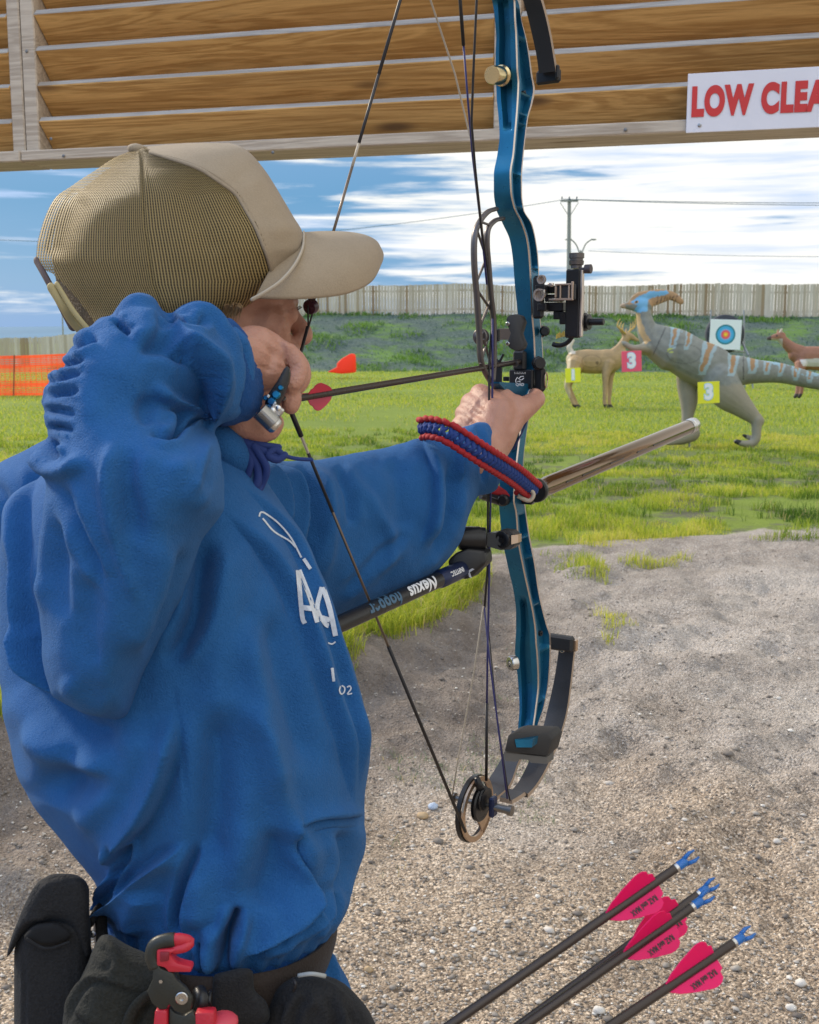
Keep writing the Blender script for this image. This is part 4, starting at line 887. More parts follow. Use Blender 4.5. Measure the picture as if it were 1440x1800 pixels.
def strip(rows, b1, th, name, mats=('limb', 'tan')):
    """rows (y, xl, xr): flat limb, archer-side face spans xl..xr"""
    rows = gv(*rows); ys = np.linspace(rows[0, 0], rows[-1, 0], 60); XL = interp(rows[:, 0], rows[:, 1], ys); XR = interp(rows[:, 0], rows[:, 2], ys); C = []
    for y, a, b_ in zip(ys, XL, XR):
        p = BP(b_, y, b1); d = (p - CV) @ FV; w = (b_ - a) * d / F / (BB[0] - BB[1] * (b_ - 720) / F); C.append((p, w))
    pc = np.array([c[0] for c in C]); T = np.gradient(pc, axis=0); T /= np.linalg.norm(T, axis=1)[:, None]
    V = []
    for (p, w), t in zip(C, T):
        nrm = np.cross(BB, t); nrm = nrm if nrm @ BA > 0 else -nrm
        V += [p, p - BB * w, p - BB * w + nrm * th, p + nrm * th]
    m = len(ys); Fs = []; mi = []
    for i in range(m - 1):
        for j in range(4): Fs.append((i * 4 + j, i * 4 + (j + 1) % 4, i * 4 + 4 + (j + 1) % 4, i * 4 + 4 + j)); mi.append(1 if j in (1, 3) else 0)
    Fs += [(3, 2, 1, 0), tuple(range(m * 4 - 4, m * 4))]; mi += [1, 1]
    return obj(name, (np.array(V), Fs), [MK[k] for k in mats], BOW, mi=mi, ang=40)
def build_limbs():
    near = [(1138, 983, 1010), (1155, 981, 1008), (1200, 974, 1003), (1250, 963, 996), (1290, 953, 985), (1340, 932, 965), (1380, 912, 942), (1396, 899, 927), (1407, 886, 912), (1414, 878, 900)]
    strip(near, .030, .0062, 'limb')
    far = [(1290, 900, 932), (1320, 890, 921), (1340, 881, 911), (1382, 857, 894), (1400, 848, 874), (1410, 842, 860)]
    strip(far, -.008, .0062, 'limb')
    up = [(-136, 850, 866), (-120, 868, 888), (-70, 895, 922), (-20, 914, 943), (0, 921, 951), (60, 936, 966), (100, 944, 973), (125, 947, 977)]
    strip(up, .030, .0062, 'limb'); strip([(-136, 808, 826), (-118, 822, 846), (-70, 850, 880), (-20, 872, 902)], -.008, .0062, 'limb')
    # rubber damper strips seen in the gaps
    m = MB(); pbox(m, 940, 984, 989, 118, 144, .032, bev=.003); pbox(m, 975, 982, 986, 112, 138, .034, bev=.002); obj('limb_pocket', m, MK['black'], BOW)
    m = MB(); pbox(m, 955, 1005, 1014, 1122, 1148, .036, bev=.003); obj('limb_pocket', m, MK['blackm'], BOW)
    m = MB(); m.lathe(BP(990, 1142, .02) - BA * .002, -BA, [(0, .004), (.002, .004), (.0025, .003)], 14); obj('bolt', m, MK['steel'], BOW)
    m = MB(); pbox(m, 1006, 1013, 1018, 1126, 1146, .040, bev=.001); obj('pocket_edge', m, MK['bronze'], BOW)
    # block that carries the riser end
    m = MB(); q = [(886, 1322), (893, 1292), (908, 1288), (962, 1290), (970, 1300), (962, 1330)]
    m.prism(np.array([P(x, y, 1.375 + (x - 925) * .0003) for x, y in q]), BA, .035); V, Fs = evalmesh(*m.mesh(), [('BEVEL', dict(width=.002, segments=2))]); obj('limb_block', (V, Fs), MK['blackm'], BOW, ang=30)
    m = MB(); q = [(886, 1323), (962, 1331), (962, 1343), (934, 1341), (928, 1336), (912, 1335), (908, 1339), (888, 1338)]; m.prism(np.array([P(x, y, 1.378 + (x - 925) * .0003) for x, y in q]), BA, .02); obj('block_pad', m, basic('pad_grey', (.10, .095, .09), .6), BOW)
    m = MB(); q = [(905, 1300), (937, 1300), (935, 1314), (908, 1314)]; m.prism(np.array([P(x, y, 1.368) for x, y in q]), BA, .02); obj('riser_foot', m, MK['teal'], BOW)
    m = MB(); q = [(853, -28), (905, -26), (912, -45), (905, -62), (858, -62), (848, -45)]; m.prism(np.array([BP(x, y, .0) for x, y in q]) - BB * .02, BB, .045); obj('limb_block', m, MK['blackm'], BOW)
build_limbs()
def build_cam(cx, cy, name, flip=1):
    ax = BP(cx, cy, 0.0); B = BB; c0 = ax - B * .006
    def ring(cen, ru, rz, wid, th, mi, m, ph=0, tilt=0):
        n = 56; V = []
        for i in range(n):
            a = 2 * math.pi * i / n; k = 1 + .05 * math.cos(2 * a + ph); dr = np.array(BA) * math.cos(a) * ru * k + BZ * math.sin(a) * rz * k; u = dr / np.linalg.norm(dr)
            for (o, s) in ((0, -1), (0, 1), (-wid, 1), (-wid, -1)): V.append(cen + dr + u * o + B * s * th / 2)
        m.add(V, [(i * 4 + j, i * 4 + (j + 1) % 4, ((i + 1) % n) * 4 + (j + 1) % 4, ((i + 1) % n) * 4 + j) for i in range(n) for j in range(4)], mi)
    R = 66 * 1.38 / F; dn = -BZ * flip * .009 + BA * .001
    r = thing_part(name, ax)
    m = MB(); ring(c0 + dn - B * .006, R * .98, R * 1.05, .0042, .006, 0, m); obj('string_track', m, MK['black'], r, ang=40)
    m = MB(); ring(c0 + dn, R * .93, R * 1.02, .0075, .003, 0, m)
    # solid web: lower-right lobe, spokes
    q = [c0 + dn + BA * (R * .90 * math.cos(a)) + BZ * (R * 1.0 * math.sin(a)) * flip for a in np.linspace(-1.15, .35, 14)] + [c0 + dn + BA * R * .1 + BZ * R * .35 * flip, c0 + dn + BA * R * -.1 - BZ * R * .2 * flip, c0 + dn + BA * R * .25 - BZ * R * .75 * flip]
    m.prism(np.array(q) - B * .0015, B, .003); obj('cam_plate', m, MK['bronze'], r)
    m = MB(); m.lathe(c0 + B * .001, B, [(0, .021), (.0015, .024), (.003, .021), (.0045, .021), (.006, .0245), (.008, .0225)], 30); m.lathe(c0 + B * .0085 + BZ * .008, B, [(0, .015), (.002, .0165), (.004, .015), (.006, .016), (.007, .012)], 26); obj('module', m, MK['black'], r, ang=40)
    m = MB()
    for a, rr in ((0, .0185), (.5, .0185), (1, .0185), (1.5, .0185)):
        a = a * .45 - 1.9; m.lathe(c0 + B * .0082 + BA * rr * math.cos(a) + BZ * rr * math.sin(a) * flip, B, [(0, .0013), (.0008, .0013)], 8)
    obj('module_holes', m, MK['blackm'], r)
    m = MB(); m.tube([c0 + dn - B * .010 + BA * x * R + BZ * z * R for x, z in ((-.7, .1), (-.72, -.35), (-.55, -.6))], .005, 10); m.tube([c0 + B * .006 + BA * -.3 * R + BZ * .9 * R * flip, c0 + B * .006 + BZ * .2 * R * flip + BA * .1 * R], [.004, .008], 8); obj('draw_stop', m, MK['black'], r, smooth_=True)
    m = MB(); m.cyl(ax - B * .042, ax + B * .045, .0035, 14); m.lathe(ax - B * .044, B, [(0, .0068), (.004, .0068), (.005, .0035)], 16); m.lathe(ax + B * .040, B, [(0, .0035), (.001, .0072), (.007, .0072), (.0075, .003)], 16); m.lathe(ax + B * .021, B, [(0, .0055), (.020, .0055)], 16); obj('axle', m, MK['axle'], r, ang=40)
    m = MB(); m.box(ax + B * .018 - BZ * .0 , (.014, .008, .028), ax=AX, bevel=.002); obj('axle_spacer', m, MK['deepblue'], r)
def thing_part(name, loc):
    o = bpy.data.objects.new(name, None); COL.objects.link(o); o.parent = BOW; o.location = tuple(np.asarray(loc) - wpos(BOW)); return o
build_cam(846, 1413, 'lower_cam'); build_cam(800, -140, 'upper_cam', -1)
def build_strings():
    def line(pts, r, mat, name='string', n=8, b=None):
        q = [BP(p[0], p[1], p[2] if len(p) > 2 else 0) for p in pts]; m = MB(); m.tube(q, r, n); return obj(name, m, mat, BOW, smooth_=True)
    NB = -.004
    # bowstring with dark servings; nock point sits at the archer's face
    global NOCK; NOCK = BP(507, 703, NB)
    def st(a, b_, t): return (a[0] + (b_[0] - a[0]) * t, a[1] + (b_[1] - a[1]) * t, NB)
    lo0, lo1 = (511, 722), (818, 1462); hi0, hi1 = (549, 536), (744, -140)
    line([st(lo0, lo1, 0), st(lo0, lo1, .06)], .0026, MK['str'], 'serving'); line([st(lo0, lo1, .06), st(lo0, lo1, .22)], .0015, MK['strp'], 'bowstring'); line([st(lo0, lo1, .10), st(lo0, lo1, .24)], .0017, MK['str'], 'serving')
    line([st(lo0, lo1, .22), st(lo0, lo1, .56)], .0015, MK['brown'], 'bowstring'); line([st(lo0, lo1, .56), st(lo0, lo1, 1)], .0021, MK['str'], 'serving')
    line([(507, 703, NB), (511, 722, NB)], .0026, MK['str'], 'serving')
    line([(510, 690, NB), (541, 574, NB)], .0017, MK['str'], 'bowstring')
    line([st(hi0, hi1, 0), st(hi0, hi1, .16)], .0017, MK['str'], 'bowstring'); line([st(hi0, hi1, .16), st(hi0, hi1, .36)], .0015, MK['brown'], 'bowstring'); line([st(hi0, hi1, .36), st(hi0, hi1, .43)], .0015, MK['strp'], 'bowstring'); line([st(hi0, hi1, .42), st(hi0, hi1, .62)], .0017, MK['str'], 'serving'); line([st(hi0, hi1, .60), st(hi0, hi1, 1)], .0019, MK['str'], 'serving')
    # peep sight
    pe = BP(547, 541, NB); m = MB(); m.lathe(pe - BA * .0045 + BB * 0, BA * .9 + BZ * .25, [(0, .0045), (.001, .0072), (.0045, .0078), (.008, .0072), (.009, .0045)], 18)
    obj('peep_sight', m, basic('peep', (.05, .015, .03), .3), BOW, ang=50)
    for s in (-1, 1): line([(548 + s * 4, 520, NB), (547 + s * 5.5, 541, NB), (542, 576, NB)], .0009, MK['str'], 'string_strand', 6)
    # cables
    line([(735, -100, -.02), (757, 0, -.02), (800, 130, -.02), (832, 262, -.012), (851, 430, -.006), (862, 470, -.004)], .0012, MK['strp'], 'cable')
    line([(800, -130, .012), (809, 0, .012), (815, 80, .010)], .0021, MK['str'], 'cable_serving'); line([(815, 80, .01), (823, 180, .006), (831, 275, .004), (846, 400, .0), (856, 500, 0)], .0013, MK['strb'], 'cable')
    line([(842, -130, .03), (838, 0, .03), (833, 110, .02), (829, 215, .012), (835, 290, .008), (846, 400, .004), (857, 470, 0), (866, 560, 0), (860, 640, 0), (860, 760, 0), (858, 870, 0), (857, 1000, 0), (852, 1068, 0)], .0015, MK['str'], 'cable')
    line([(866, 560, .003), (866, 640, .003), (865, 760, .003), (862, 900, .003), (859, 1070, .003), (857, 1160, .003), (856, 1240, .002)], .0014, MK['strb'], 'cable')
    line([(856, 1236, .002), (855, 1372, .002)], .0021, MK['str'], 'cable_serving')
    line([(850, 1066, 0), (832, 1190, -.02), (806, 1330, -.035), (794, 1406, -.042)], .0010, MK['strp'], 'cable'); line([(851, 1066, 0), (862, 1170, .012), (880, 1310, .03), (892, 1404, .04)], .0012, MK['strb'], 'cable'); line([(858, 1100, 0), (874, 1260, .02), (893, 1390, .038), (897, 1408, .04)], .0010, MK['str'], 'cable')
    line([(956, 668, .014), (944, 700, .014), (918, 760, .014), (903, 790, .013)], .0011, MK['strb'], 'rest_cord')
build_strings()
def build_sight():
    # cable guard arm with black limb-stop pad
    m = MB(); pbox(m, 918, 956, 958, 572, 593, .016); pbox(m, 876, 918, 919, 577, 597, -.004); obj('guard_arm', m, MK['brown'], BOW)
    m = MB(); pbox(m, 869, 877, 880, 578, 600, -.005, bev=.001); pbox(m, 835, 842, 845, 580, 602, -.02, bev=.001); obj('roller_guard', m, MK['black'], BOW)
    m = MB(); c = BP(855, 592, -.012); V = []
    m.tube([c - BA * .014 - BB * .006, c - BA * .014 + BB * .006], .0085, 20, up=BZ); m.lathe(c - BA * .012, -BA, [(0, .0105), (.006, .0105), (.007, .0095)], 24); obj('guard_washer', m, MK['grey'], BOW, ang=40)
    m = MB(); m.lathe(c - BA * .019, -BA, [(0, .0055), (.002, .0055), (.002, .003), (-.001, .003)], 12); obj('bolt', m, MK['steel'], BOW)
    q = [(889, 562), (893, 554), (905, 552), (916, 555), (921, 566), (918, 576), (915, 586), (918, 596), (922, 604), (919, 614), (908, 618), (895, 612), (890, 603), (894, 594), (897, 585), (893, 576)]
    m = MB(); m.prism(np.array([P(x, y, 1.475) for x, y in q]), BA, .012); V, Fs = evalmesh(*m.mesh(), [('BEVEL', dict(width=.002, segments=2, limit_method='ANGLE'))]); obj('cable_pad', (V, Fs), MK['blackm'], BOW, ang=30)
    for y in (569, 604): m = MB(); m.lathe(P(893, y, 1.474), -BA, [(0, .0028), (.001, .0028), (.0015, .002)], 12); obj('bolt', m, MK['steel'], BOW)
    m = MB(); m.lathe(BP(960, 582, .02) - BA * .004, BB * .4 - BA * .9, [(0, .007), (.006, .007), (.008, .005)], 16); obj('guard_knob', m, MK['black'], BOW, ang=40)
    # sight mount and windage block
    m = MB(); pbox(m, 935, 954, 960, 484, 560, .033, bev=.003); pbox(m, 940, 958, 966, 500, 520, .04); pbox(m, 944, 960, 968, 533, 546, .04); obj('sight_mount', m, MK['black'], BOW)
    m = MB(); pbox(m, 953, 984, 992, 502, 515, .055); pbox(m, 957, 988, 994, 517, 530, .058); pbox(m, 955, 990, 1000, 531, 547, .06); pbox(m, 972, 988, 994, 547, 561, .058); pbox(m, 983, 995, 1004, 548, 570, .065); obj('sight_arm', m, MK['black'], BOW)
    m = MB()
    for (cx, cy, r) in ((960, 492, 8), (956, 519, 11)): m.lathe(BP(cx, cy, .045) - BA * .012, -BA, [(0, r * .00074), (.004, r * .00074), (.004, r * .00052), (0, r * .00052)], 24)
    pbox(m, 962, 972, 976, 497, 504, .05); pbox(m, 964, 978, 980, 524, 528, .052, bev=.0005); obj('sight_rings', m, MK['metal_glint'], BOW, ang=40)
    m = MB(); m.box(BP(965, 516, .05) - BA * .018, (.006, .006, .009), ax=AX, bevel=.001); obj('sight_screw', m, MK['steel'], BOW)
    # tower
    m = MB(); c = pbox(m, 993, 1019, 1026, 472, 594, .085, bev=.002); obj('sight_tower', m, MK['black'], BOW)
    m = MB(); pbox(m, 1019, 1023.5, 1028, 474, 592, .0885, bev=.0008); obj('tower_scale', m, MK['metal_glint'], BOW)
    m = MB(); p = BP(1008, 470, .075); m.lathe(p + BA * .010, BZ, [(-.001, .0075), (.003, .0075), (.004, .0095), (.009, .0100), (.0095, .0088), (.012, .0088), (.0125, .0102), (.0185, .0102), (.019, .0092)], 14); obj('tower_cap', m, MK['grey'], BOW, ang=30)
    m = MB(); p = BP(1024, 473, .085); m.lathe(p, BB, [(-.004, .0022), (.003, .0022), (.004, .0058), (.012, .0060), (.0125, .0052)], 16); obj('thumb_knob', m, basic('knob_grey', (.07, .055, .06), .5), BOW, ang=30)
    m = MB(); p = BP(1028, 566, .085); m.lathe(p, BB, [(-.002, .012), (.002, .012), (.003, .0085), (.005, .0085), (.0055, .0105), (.007, .0105), (.0075, .0045), (.026, .0045), (.027, .0035)], 20); obj('elevation_knob', m, MK['black'], BOW, ang=40)
    # windage frame, tan rimmed
    m = MB(); c = BP(1003, 514, .07) - BA * .022; 
    for (dx, dz, w, h) in ((0, .0095, .024, .0022), (0, -.0095, .024, .0030), (-.0045, 0, .0018, .018), (.0075, 0, .0022, .018), (-.011, 0, .0022, .014), (.012, .001, .0026, .024)): m.box(c + BB * dx + BZ * dz, (.004, w, h), ax=AX, bevel=.0005)
    obj('windage_frame', m, basic('frame_tan', (.48, .36, .28), .4, .6), BOW)
    m = MB(); m.box(c + BA * .004 + BB * .0015, (.006, .026, .02), ax=AX, bevel=.001); obj('windage_block', m, MK['blackm'], BOW)
    # scope housing: ring seen behind, with fibre
    c = BP(967, 579, .05) + BA * .03; n = 40; m = MB(); m.tube([c + (BB * math.cos(a) + BZ * math.sin(a)) * .021 for a in np.linspace(-2.0, 1.3, n)], .0032, 10); obj('scope_ring', m, MK['black'], BOW, smooth_=True)
    m = MB(); m.tube([c + BA * .006 + (BB * math.cos(a) + BZ * math.sin(a)) * .0185 for a in np.linspace(-2.0, 1.3, n)], .0012, 6); obj('fibre', m, basic('fibre_green', (.35, .42, .05), .2), BOW, smooth_=True)
    m = MB()
    for k in range(7): a = BP(978 + k * 2.4, 595 - k * .6, .05); m.tube([a, a + BZ * (.006 + .001 * (k % 3)) + BB * .001], .0009, 5)
    obj('fibre', m, basic('fibre_gold', (.65, .48, .08), .2), BOW)
    # arrow rest
    m = MB(); pbox(m, 868, 882, 884, 636, 679, -.002, bev=.001); a = BP(876, 640, -.006); m.tube([a, a + BZ * .005 - BB * .002, a + BZ * .012 - BB * .007], [.003, .002, .0014], 6); m.tube([a, a + BZ * .005 + BB * .003, a + BZ * .013 + BB * .0075], [.003, .002, .0016], 6); obj('rest_launcher', m, MK['black'], BOW)
    m = MB(); pbox(m, 900, 922, 929, 616, 652, .004, bev=.003); obj('rest_column', m, MK['black'], BOW)
    m = MB(); pbox(m, 894, 936, 940, 650, 684, .016, bev=.0015); obj('rest_body', m, MK['black'], BOW)
    m = MB(); pbox(m, 884, 895, 896, 662, 670, .0, bev=.001); obj('rest_arm', m, MK['black'], BOW)
    m = MB(); pbox(m, 936, 956, 963, 645, 690, .03, bev=.004); obj('rest_housing', m, MK['black'], BOW)
    m = MB(); m.lathe(BP(948, 638, .02) - BA * .004, -BA * .75 + BB * .6, [(0, .0095), (.003, .0095), (.004, .0082), (.012, .0082), (.013, .007)], 8); obj('rest_knob', m, MK['black'], BOW, ang=30)
    m = MB(); c = BP(958, 668, .03); m.tube([c + BA * .006 * math.cos(a) * .7 + BZ * .010 * math.sin(a) + BB * .002 for a in np.linspace(0, 2 * math.pi, 20)], .0009, 6); obj('rest_trim', m, MK['bronze'], BOW, smooth_=True)
    m = MB(); m.lathe(BP(912, 640, .0) - BA * .009, -BA, [(0, .004), (.001, .004), (.001, .002), (-.001, .002)], 14); obj('bolt', m, MK['grey'], BOW)
    # markings on the rest: small antler logo and scale
    face = BP(915, 670, .016) - BA * .0012; m = MB(); 
    def stroke(pts, r=.0006): m.tube([face + BB * x + BZ * z for x, z in pts], r, 5, flat=(1, .4))
    stroke([(-.0065, .001), (-.004, .005), (-.002, .003), (.001, .006), (.005, .0065), (.0055, .004), (.003, .002), (-.001, .0015)]); stroke([(-.0065, .001), (-.006, -.002), (-.003, .0), (.001, -.001)])
    V, Fs = text_mesh('QAD', .0055, .0002, .00008); obj_txt = place(V, face - BZ * .0045 - BA * .0004, BB, BZ); m.add(obj_txt, Fs)
    for k in range(9): stroke([(-.008 + k * .0019, .0095), (-.008 + k * .0019, .0095 + (.0018 if k % 2 else .0028))], .00025)
    obj('rest_marking', m, MK['white'], BOW)
    # grip
    m = MB(); m.tube(spline([BP(913, 700, -.001), BP(905, 750, -.001), BP(902, 800, -.001), BP(900, 858, -.001)], 16), [.0135] * 16, 14, flat=(1.0, .9)); obj('grip', m, basic('grip_suede', (.10, .075, .09), .85, bump=.002, bscale=400), BOW, smooth_=True)
build_sight()
def build_stabs():
    # front stabiliser: long chromed tube
    A0 = P(943, 862, 1.50); A1 = P(1217, 748, 2.09); d = A1 - A0; L = np.linalg.norm(d); d /= L
    t = NT('smoked_chrome'); v = t.coord(); nz = t.noise(v, 30, 3); t.fin((.21, .14, .085), t.rng(nz, .3, .7, .08, .13), .97); mc = t.m
    r = thing_part('front_stabiliser', A0)
    m = MB(); m.lathe(A0, d, [(0, .009), (.004, .0125), (.03, .0125), (.034, .0132), (L - .03, .0132)], 32); obj('tube', m, mc, r, ang=40)
    m = MB(); m.lathe(A0 + d * (L - .03), d, [(0, .0138), (.012, .0138), (.013, .0128), (.016, .0128), (.017, .0142), (.036, .0142), (.04, .0125), (.041, .006)], 32); obj('end_cap', m, MK['steel'], r, ang=40)
    m = MB(); m.lathe(A0 - d * .004, d, [(0, .015), (.002, .0162), (.008, .0162), (.011, .014)], 32); obj('collar', m, MK['black'], r, ang=40)
    side = -FV + d * (FV @ d); side /= np.linalg.norm(side); upv = np.cross(d, side); upv = upv if upv[2] > 0 else -upv
    ang = side * .92 - upv * .4; ang /= np.linalg.norm(ang)
    for (s, e) in ((.07, .095), (.13, .20), (.24, .30), (.36, .40), (.44, .50)):
        m = MB(); m.tube([A0 + d * s * 1.0 + ang * .0130, A0 + d * e + ang * .0130], .0009, 5, flat=(1, 1)); m.tube([A0 + d * s + ang * .013, A0 + d * (s + .006) + ang * .0131 + upv * .001], .0014, 5); obj('tube_marking', m, MK['black'], r)
    # mounting hardware under the grip
    m = MB(); pbox(m, 900, 936, 946, 866, 888, .030, bev=.003); pbox(m, 850, 880, 884, 864, 884, -.012, bev=.003); m.tube([BP(845, 872, -.02), BP(885, 886, -.006)], .004, 8); obj('stabiliser_mount', m, MK['black'], BOW)
    m = MB(); m.lathe(BP(890, 878, .0) - BA * .004, -BA, [(0, .008), (.006, .008), (.008, .006)], 16); obj('bolt', m, MK['black'], BOW)
    # back bar
    r = thing_part('back_bar', BP(884, 949, 0))
    m = MB(); q = [(872, 936), (880, 932), (897, 934), (903, 940), (904, 960), (897, 966), (880, 967), (855, 960), (855, 938)]; m.prism(np.array([P(x, y, 1.435) for x, y in q]), BA, .018); obj('bracket', m, MK['black'], r)
    m = MB(); m.lathe(P(884, 949, 1.436), -BA, [(0, .011), (.004, .011), (.005, .009), (.005, .007), (.003, .007), (.003, .003), (.0055, .003)], 24); obj('bracket_ring', m, MK['black'], r, ang=40)
    m = MB(); q = [(899, 941), (911, 940), (911, 954), (899, 957)]; m.prism(np.array([P(x, y, 1.43) for x, y in q]), BA, .01); obj('bracket_tab', m, MK['bronze'], r)
    m = MB(); a = P(806, 946, 1.43); b = P(856, 947, 1.43); dd = (b - a) / np.linalg.norm(b - a); m.lathe(a, dd, [(0, .012), (.002, .0152), (.026, .0156), (.028, .0145), (.034, .0145), (.036, .010)], 28); obj('pivot_barrel', m, MK['black'], r, ang=40)
    m = MB(); q = [(786, 984), (800, 972), (820, 964), (850, 968), (853, 992), (840, 1002), (826, 1017), (812, 1020), (800, 1010), (787, 996)]; m.prism(np.array([P(x, y, 1.415) for x, y in q]), BA, .024); V, Fs = evalmesh(*m.mesh(), [('BEVEL', dict(width=.004, segments=3, limit_method='ANGLE'))]); obj('knuckle', (V, Fs), MK['black'], r, ang=30)
    s = P(812, 1001, 1.42); e = P(545, 1120, 1.15); d = e - s; L = np.linalg.norm(d); d /= L
    m = MB(); m.lathe(s, d, [(0, .010), (.002, .0112), (.055, .0115), (.060, .0096)], 28); obj('collar', m, MK['deepblue'], r, ang=40)
    m = MB(); m.lathe(s + d * .058, d, [(0, .0096), (L - .06, .0096), (L - .058, .014), (L, .014)], 28); obj('tube', m, MK['black'], r, ang=40)
    side = (CV - (s + e) / 2); side = side - d * (side @ d); side /= np.linalg.norm(side); up = np.cross(side, d); up = up if up[2] > 0 else -up
    # lettering runs upside down on the bar, wrapped on its curve
    def wrap(txt, size, at, bold, sx, mat, R, shear=0.0):
        V, Fs = text_mesh(txt, size, .0001, bold, sx, shear); V, Fs = evalmesh(V, Fs, [('SUBSURF', dict(subdivision_type='SIMPLE', levels=3, render_levels=3))]); V2 = np.empty_like(V); X = -(-d); 
        th = V[:, 1] / R; a = s + d * at
        V2 = a + np.outer(V[:, 0], d) + np.outer(np.sin(th) * (R + .0004 + V[:, 2]), -up) + np.outer(np.cos(th) * (R + .0004 + V[:, 2]), side)
        obj('bar_lettering', (V2, [tuple(f)[::-1] for f in Fs]), mat, r)
    wrap('Nexus', .0225, .108, .0007, 1.0, MK['white'], .0096, .25); wrap('hopper', .021, .190, .0007, 1.0, MK['bluegrey'], .0096, .1); wrap('INFITEC', .0085, .030, .0002, 1.0, MK['white'], .0115)
    V, Fs = text_mesh('X', .016, .0002, .0006); obj('knuckle_logo', (place(V, P(824, 1004, 1.4135), -BB + BZ * .3, -BZ), Fs), MK['white'], r)
build_stabs()
def build_sling():
    # braided wrist sling: two red edge cords, blue woven middle
    c = spline([P(744, 753, 1.345), P(757, 752, 1.325), P(790, 762, 1.31), P(850, 800, 1.33), P(905, 835, 1.40), P(938, 862, 1.47)], 64); c2 = spline([P(741, 766, 1.37), P(736, 762, 1.40)], 3)
    T = np.gradient(c, axis=0); T /= np.linalg.norm(T, axis=1)[:, None]
    root = thing('wrist_sling', c[-1], 'red and blue braided cord wrist sling looped over the sleeve cuff to the bow', 'wrist sling')
    mr = basic('cord_red', (.38, .012, .018), .75, bump=.0006, bscale=1500); mb_ = basic('cord_blue', (.012, .045, .22), .75, bump=.0006, bscale=1500)
    red = MB(); blue = MB(); n = 34
    for k in range(n):
        i = int((k + .5) / n * 63); p = c[i]; t = T[i]; v = CV - p; v /= np.linalg.norm(v); u = np.cross(t, v); u /= np.linalg.norm(u); v = np.cross(u, t); w = .0088
        for s in (-1, 1):
            ctr = p + u * w * s; red.tube([ctr - t * .0046 + u * s * .0005, ctr - t * .002 + v * .003 + u * s * .0022, ctr + t * .003 + v * .0032 + u * s * .001, ctr + t * .0055 - v * .001], [.0026, .0038, .0038, .0026], 8, round_=True)
        for s in (-1, 1): blue.tube([p + u * w * .85 * s - t * .002 + v * .0005, p + v * .0045 + u * .003 * s, p + v * .005 - u * .001 * s + t * .0022, p - u * w * .5 * s + v * .002 + t * .0045], [.0022, .0029, .0029, .0022], 8, round_=True)
    obj('edge_cord', red, mr, root, smooth_=True); obj('woven_cord', blue, mb_, root, smooth_=True)
    # far strap returning behind the wrist
    back = MB(); back.tube(spline([P(742, 760, 1.36), P(760, 790, 1.47), P(840, 850, 1.52), P(905, 868, 1.52)], 20), .0075, 8, flat=(1, .4)); obj('edge_cord', back, mr, root, smooth_=True)
    m = MB()
    for k, (x, y, r) in enumerate(((912, 852, 5), (918, 862, 6), (926, 870, 6), (934, 862, 5), (908, 866, 5), (921, 878, 4), (930, 852, 4))): m.ball(P(x, y, 1.455), r * 1.455 / F, 10)
    obj('knot', m, mr, root, smooth_=True)
    m = MB(); m.tube(spline([P(905, 850, 1.45), P(925, 856, 1.45), P(938, 868, 1.45), (P(930, 880, 1.45)), P(910, 872, 1.45)], 24), .0028, 8); obj('cord_end', m, MK['strp'], root, smooth_=True)
build_sling()
# ---- arrow on the string
def vane_poly(L, H): return [(0, 0), (.14 * L, .34 * H), (.38 * L, .68 * H), (.66 * L, .98 * H), (.74 * L, 1.0 * H), (.82 * L, .95 * H), (.89 * L, .80 * H), (.91 * L, .52 * H), (.98 * L, .42 * H), (1.0 * L, 0)]
def make_arrow(tail, tip, label, vane_col, R=.0036, rolls=(90, 210, 330), nock=True, txt=True, vl=.052, vh=.0135, vat=.034, group=None):
    tail = np.asarray(tail); tip = np.asarray(tip); d = tip - tail; L = np.linalg.norm(d); d /= L
    r = thing('arrow', tail, label, 'arrow', group)
    m = MB(); m.lathe(tail + d * .016, d, [(0, R * .96), (.0005, R), (L - .02, R)], 18); obj('shaft', m, MK['carbon'], r, ang=40)
    m = MB(); m.lathe(tail + d * (L - .004), d, [(0, R), (.004, R * 1.05), (.010, R), (.022, R * .3), (.0235, .0003)], 14); obj('point', m, MK['steel'], r, ang=40)
    view = CV - tail; view = view - d * (view @ d); view /= np.linalg.norm(view); up = np.cross(view, d); up = up if up[2] > 0 else -up
    for a in rolls:
        a = math.radians(a); n = up * math.cos(a) + view * math.sin(a); th = np.cross(d, n); base = tail + d * (vat + vl) + n * R
        poly = np.array([base - d * x + n * y for x, y in vane_poly(vl, vh)]); m = MB(); m.prism(poly - th * .0004, th, .0008); v = obj('vane', m, vane_col, r)
        if txt and (th @ view) ** 2 > .3 and n @ up < 0:
            V, Fs = text_mesh('RAZ and MAX', .0050, .0001, .0002, .62); s = 1 if th @ view > 0 else -1
            obj('vane_lettering', (place(V, base - d * vl * .60 + n * vh * .38 + th * s * .0007, d, n if np.cross(d, n) @ (th * s) > 0 else -n), Fs), MK['str'], v)
    m = MB(); m.lathe(tail + d * .016, -d, [(-.001, R * 1.02), (.001, R * 1.02)], 16); obj('nock_collar', m, MK['steel'], r)
    m = MB(); m.lathe(tail + d * .017, -d, [(0, R * .85), (.002, R), (.008, R * 1.0), (.0095, R * .7)], 14)
    for s in (-1, 1): m.tube([tail + d * .009 + up * s * R * .55, tail + d * .003 + up * s * R * 1.0, tail - d * .001 + up * s * R * .85], [R * .5, R * .42, R * .22], 8)
    obj('nock', m, MK['nock'], r, smooth_=True)
    return r
MK['carbon'] = basic('carbon_shaft', (.045, .032, .026), .28, .25, bump=.0001, bscale=1500)
t = NT('nock_blue'); t.fin((.015, .20, .62), .12, 0, Transmission_Weight=.45); MK['nock'] = t.m
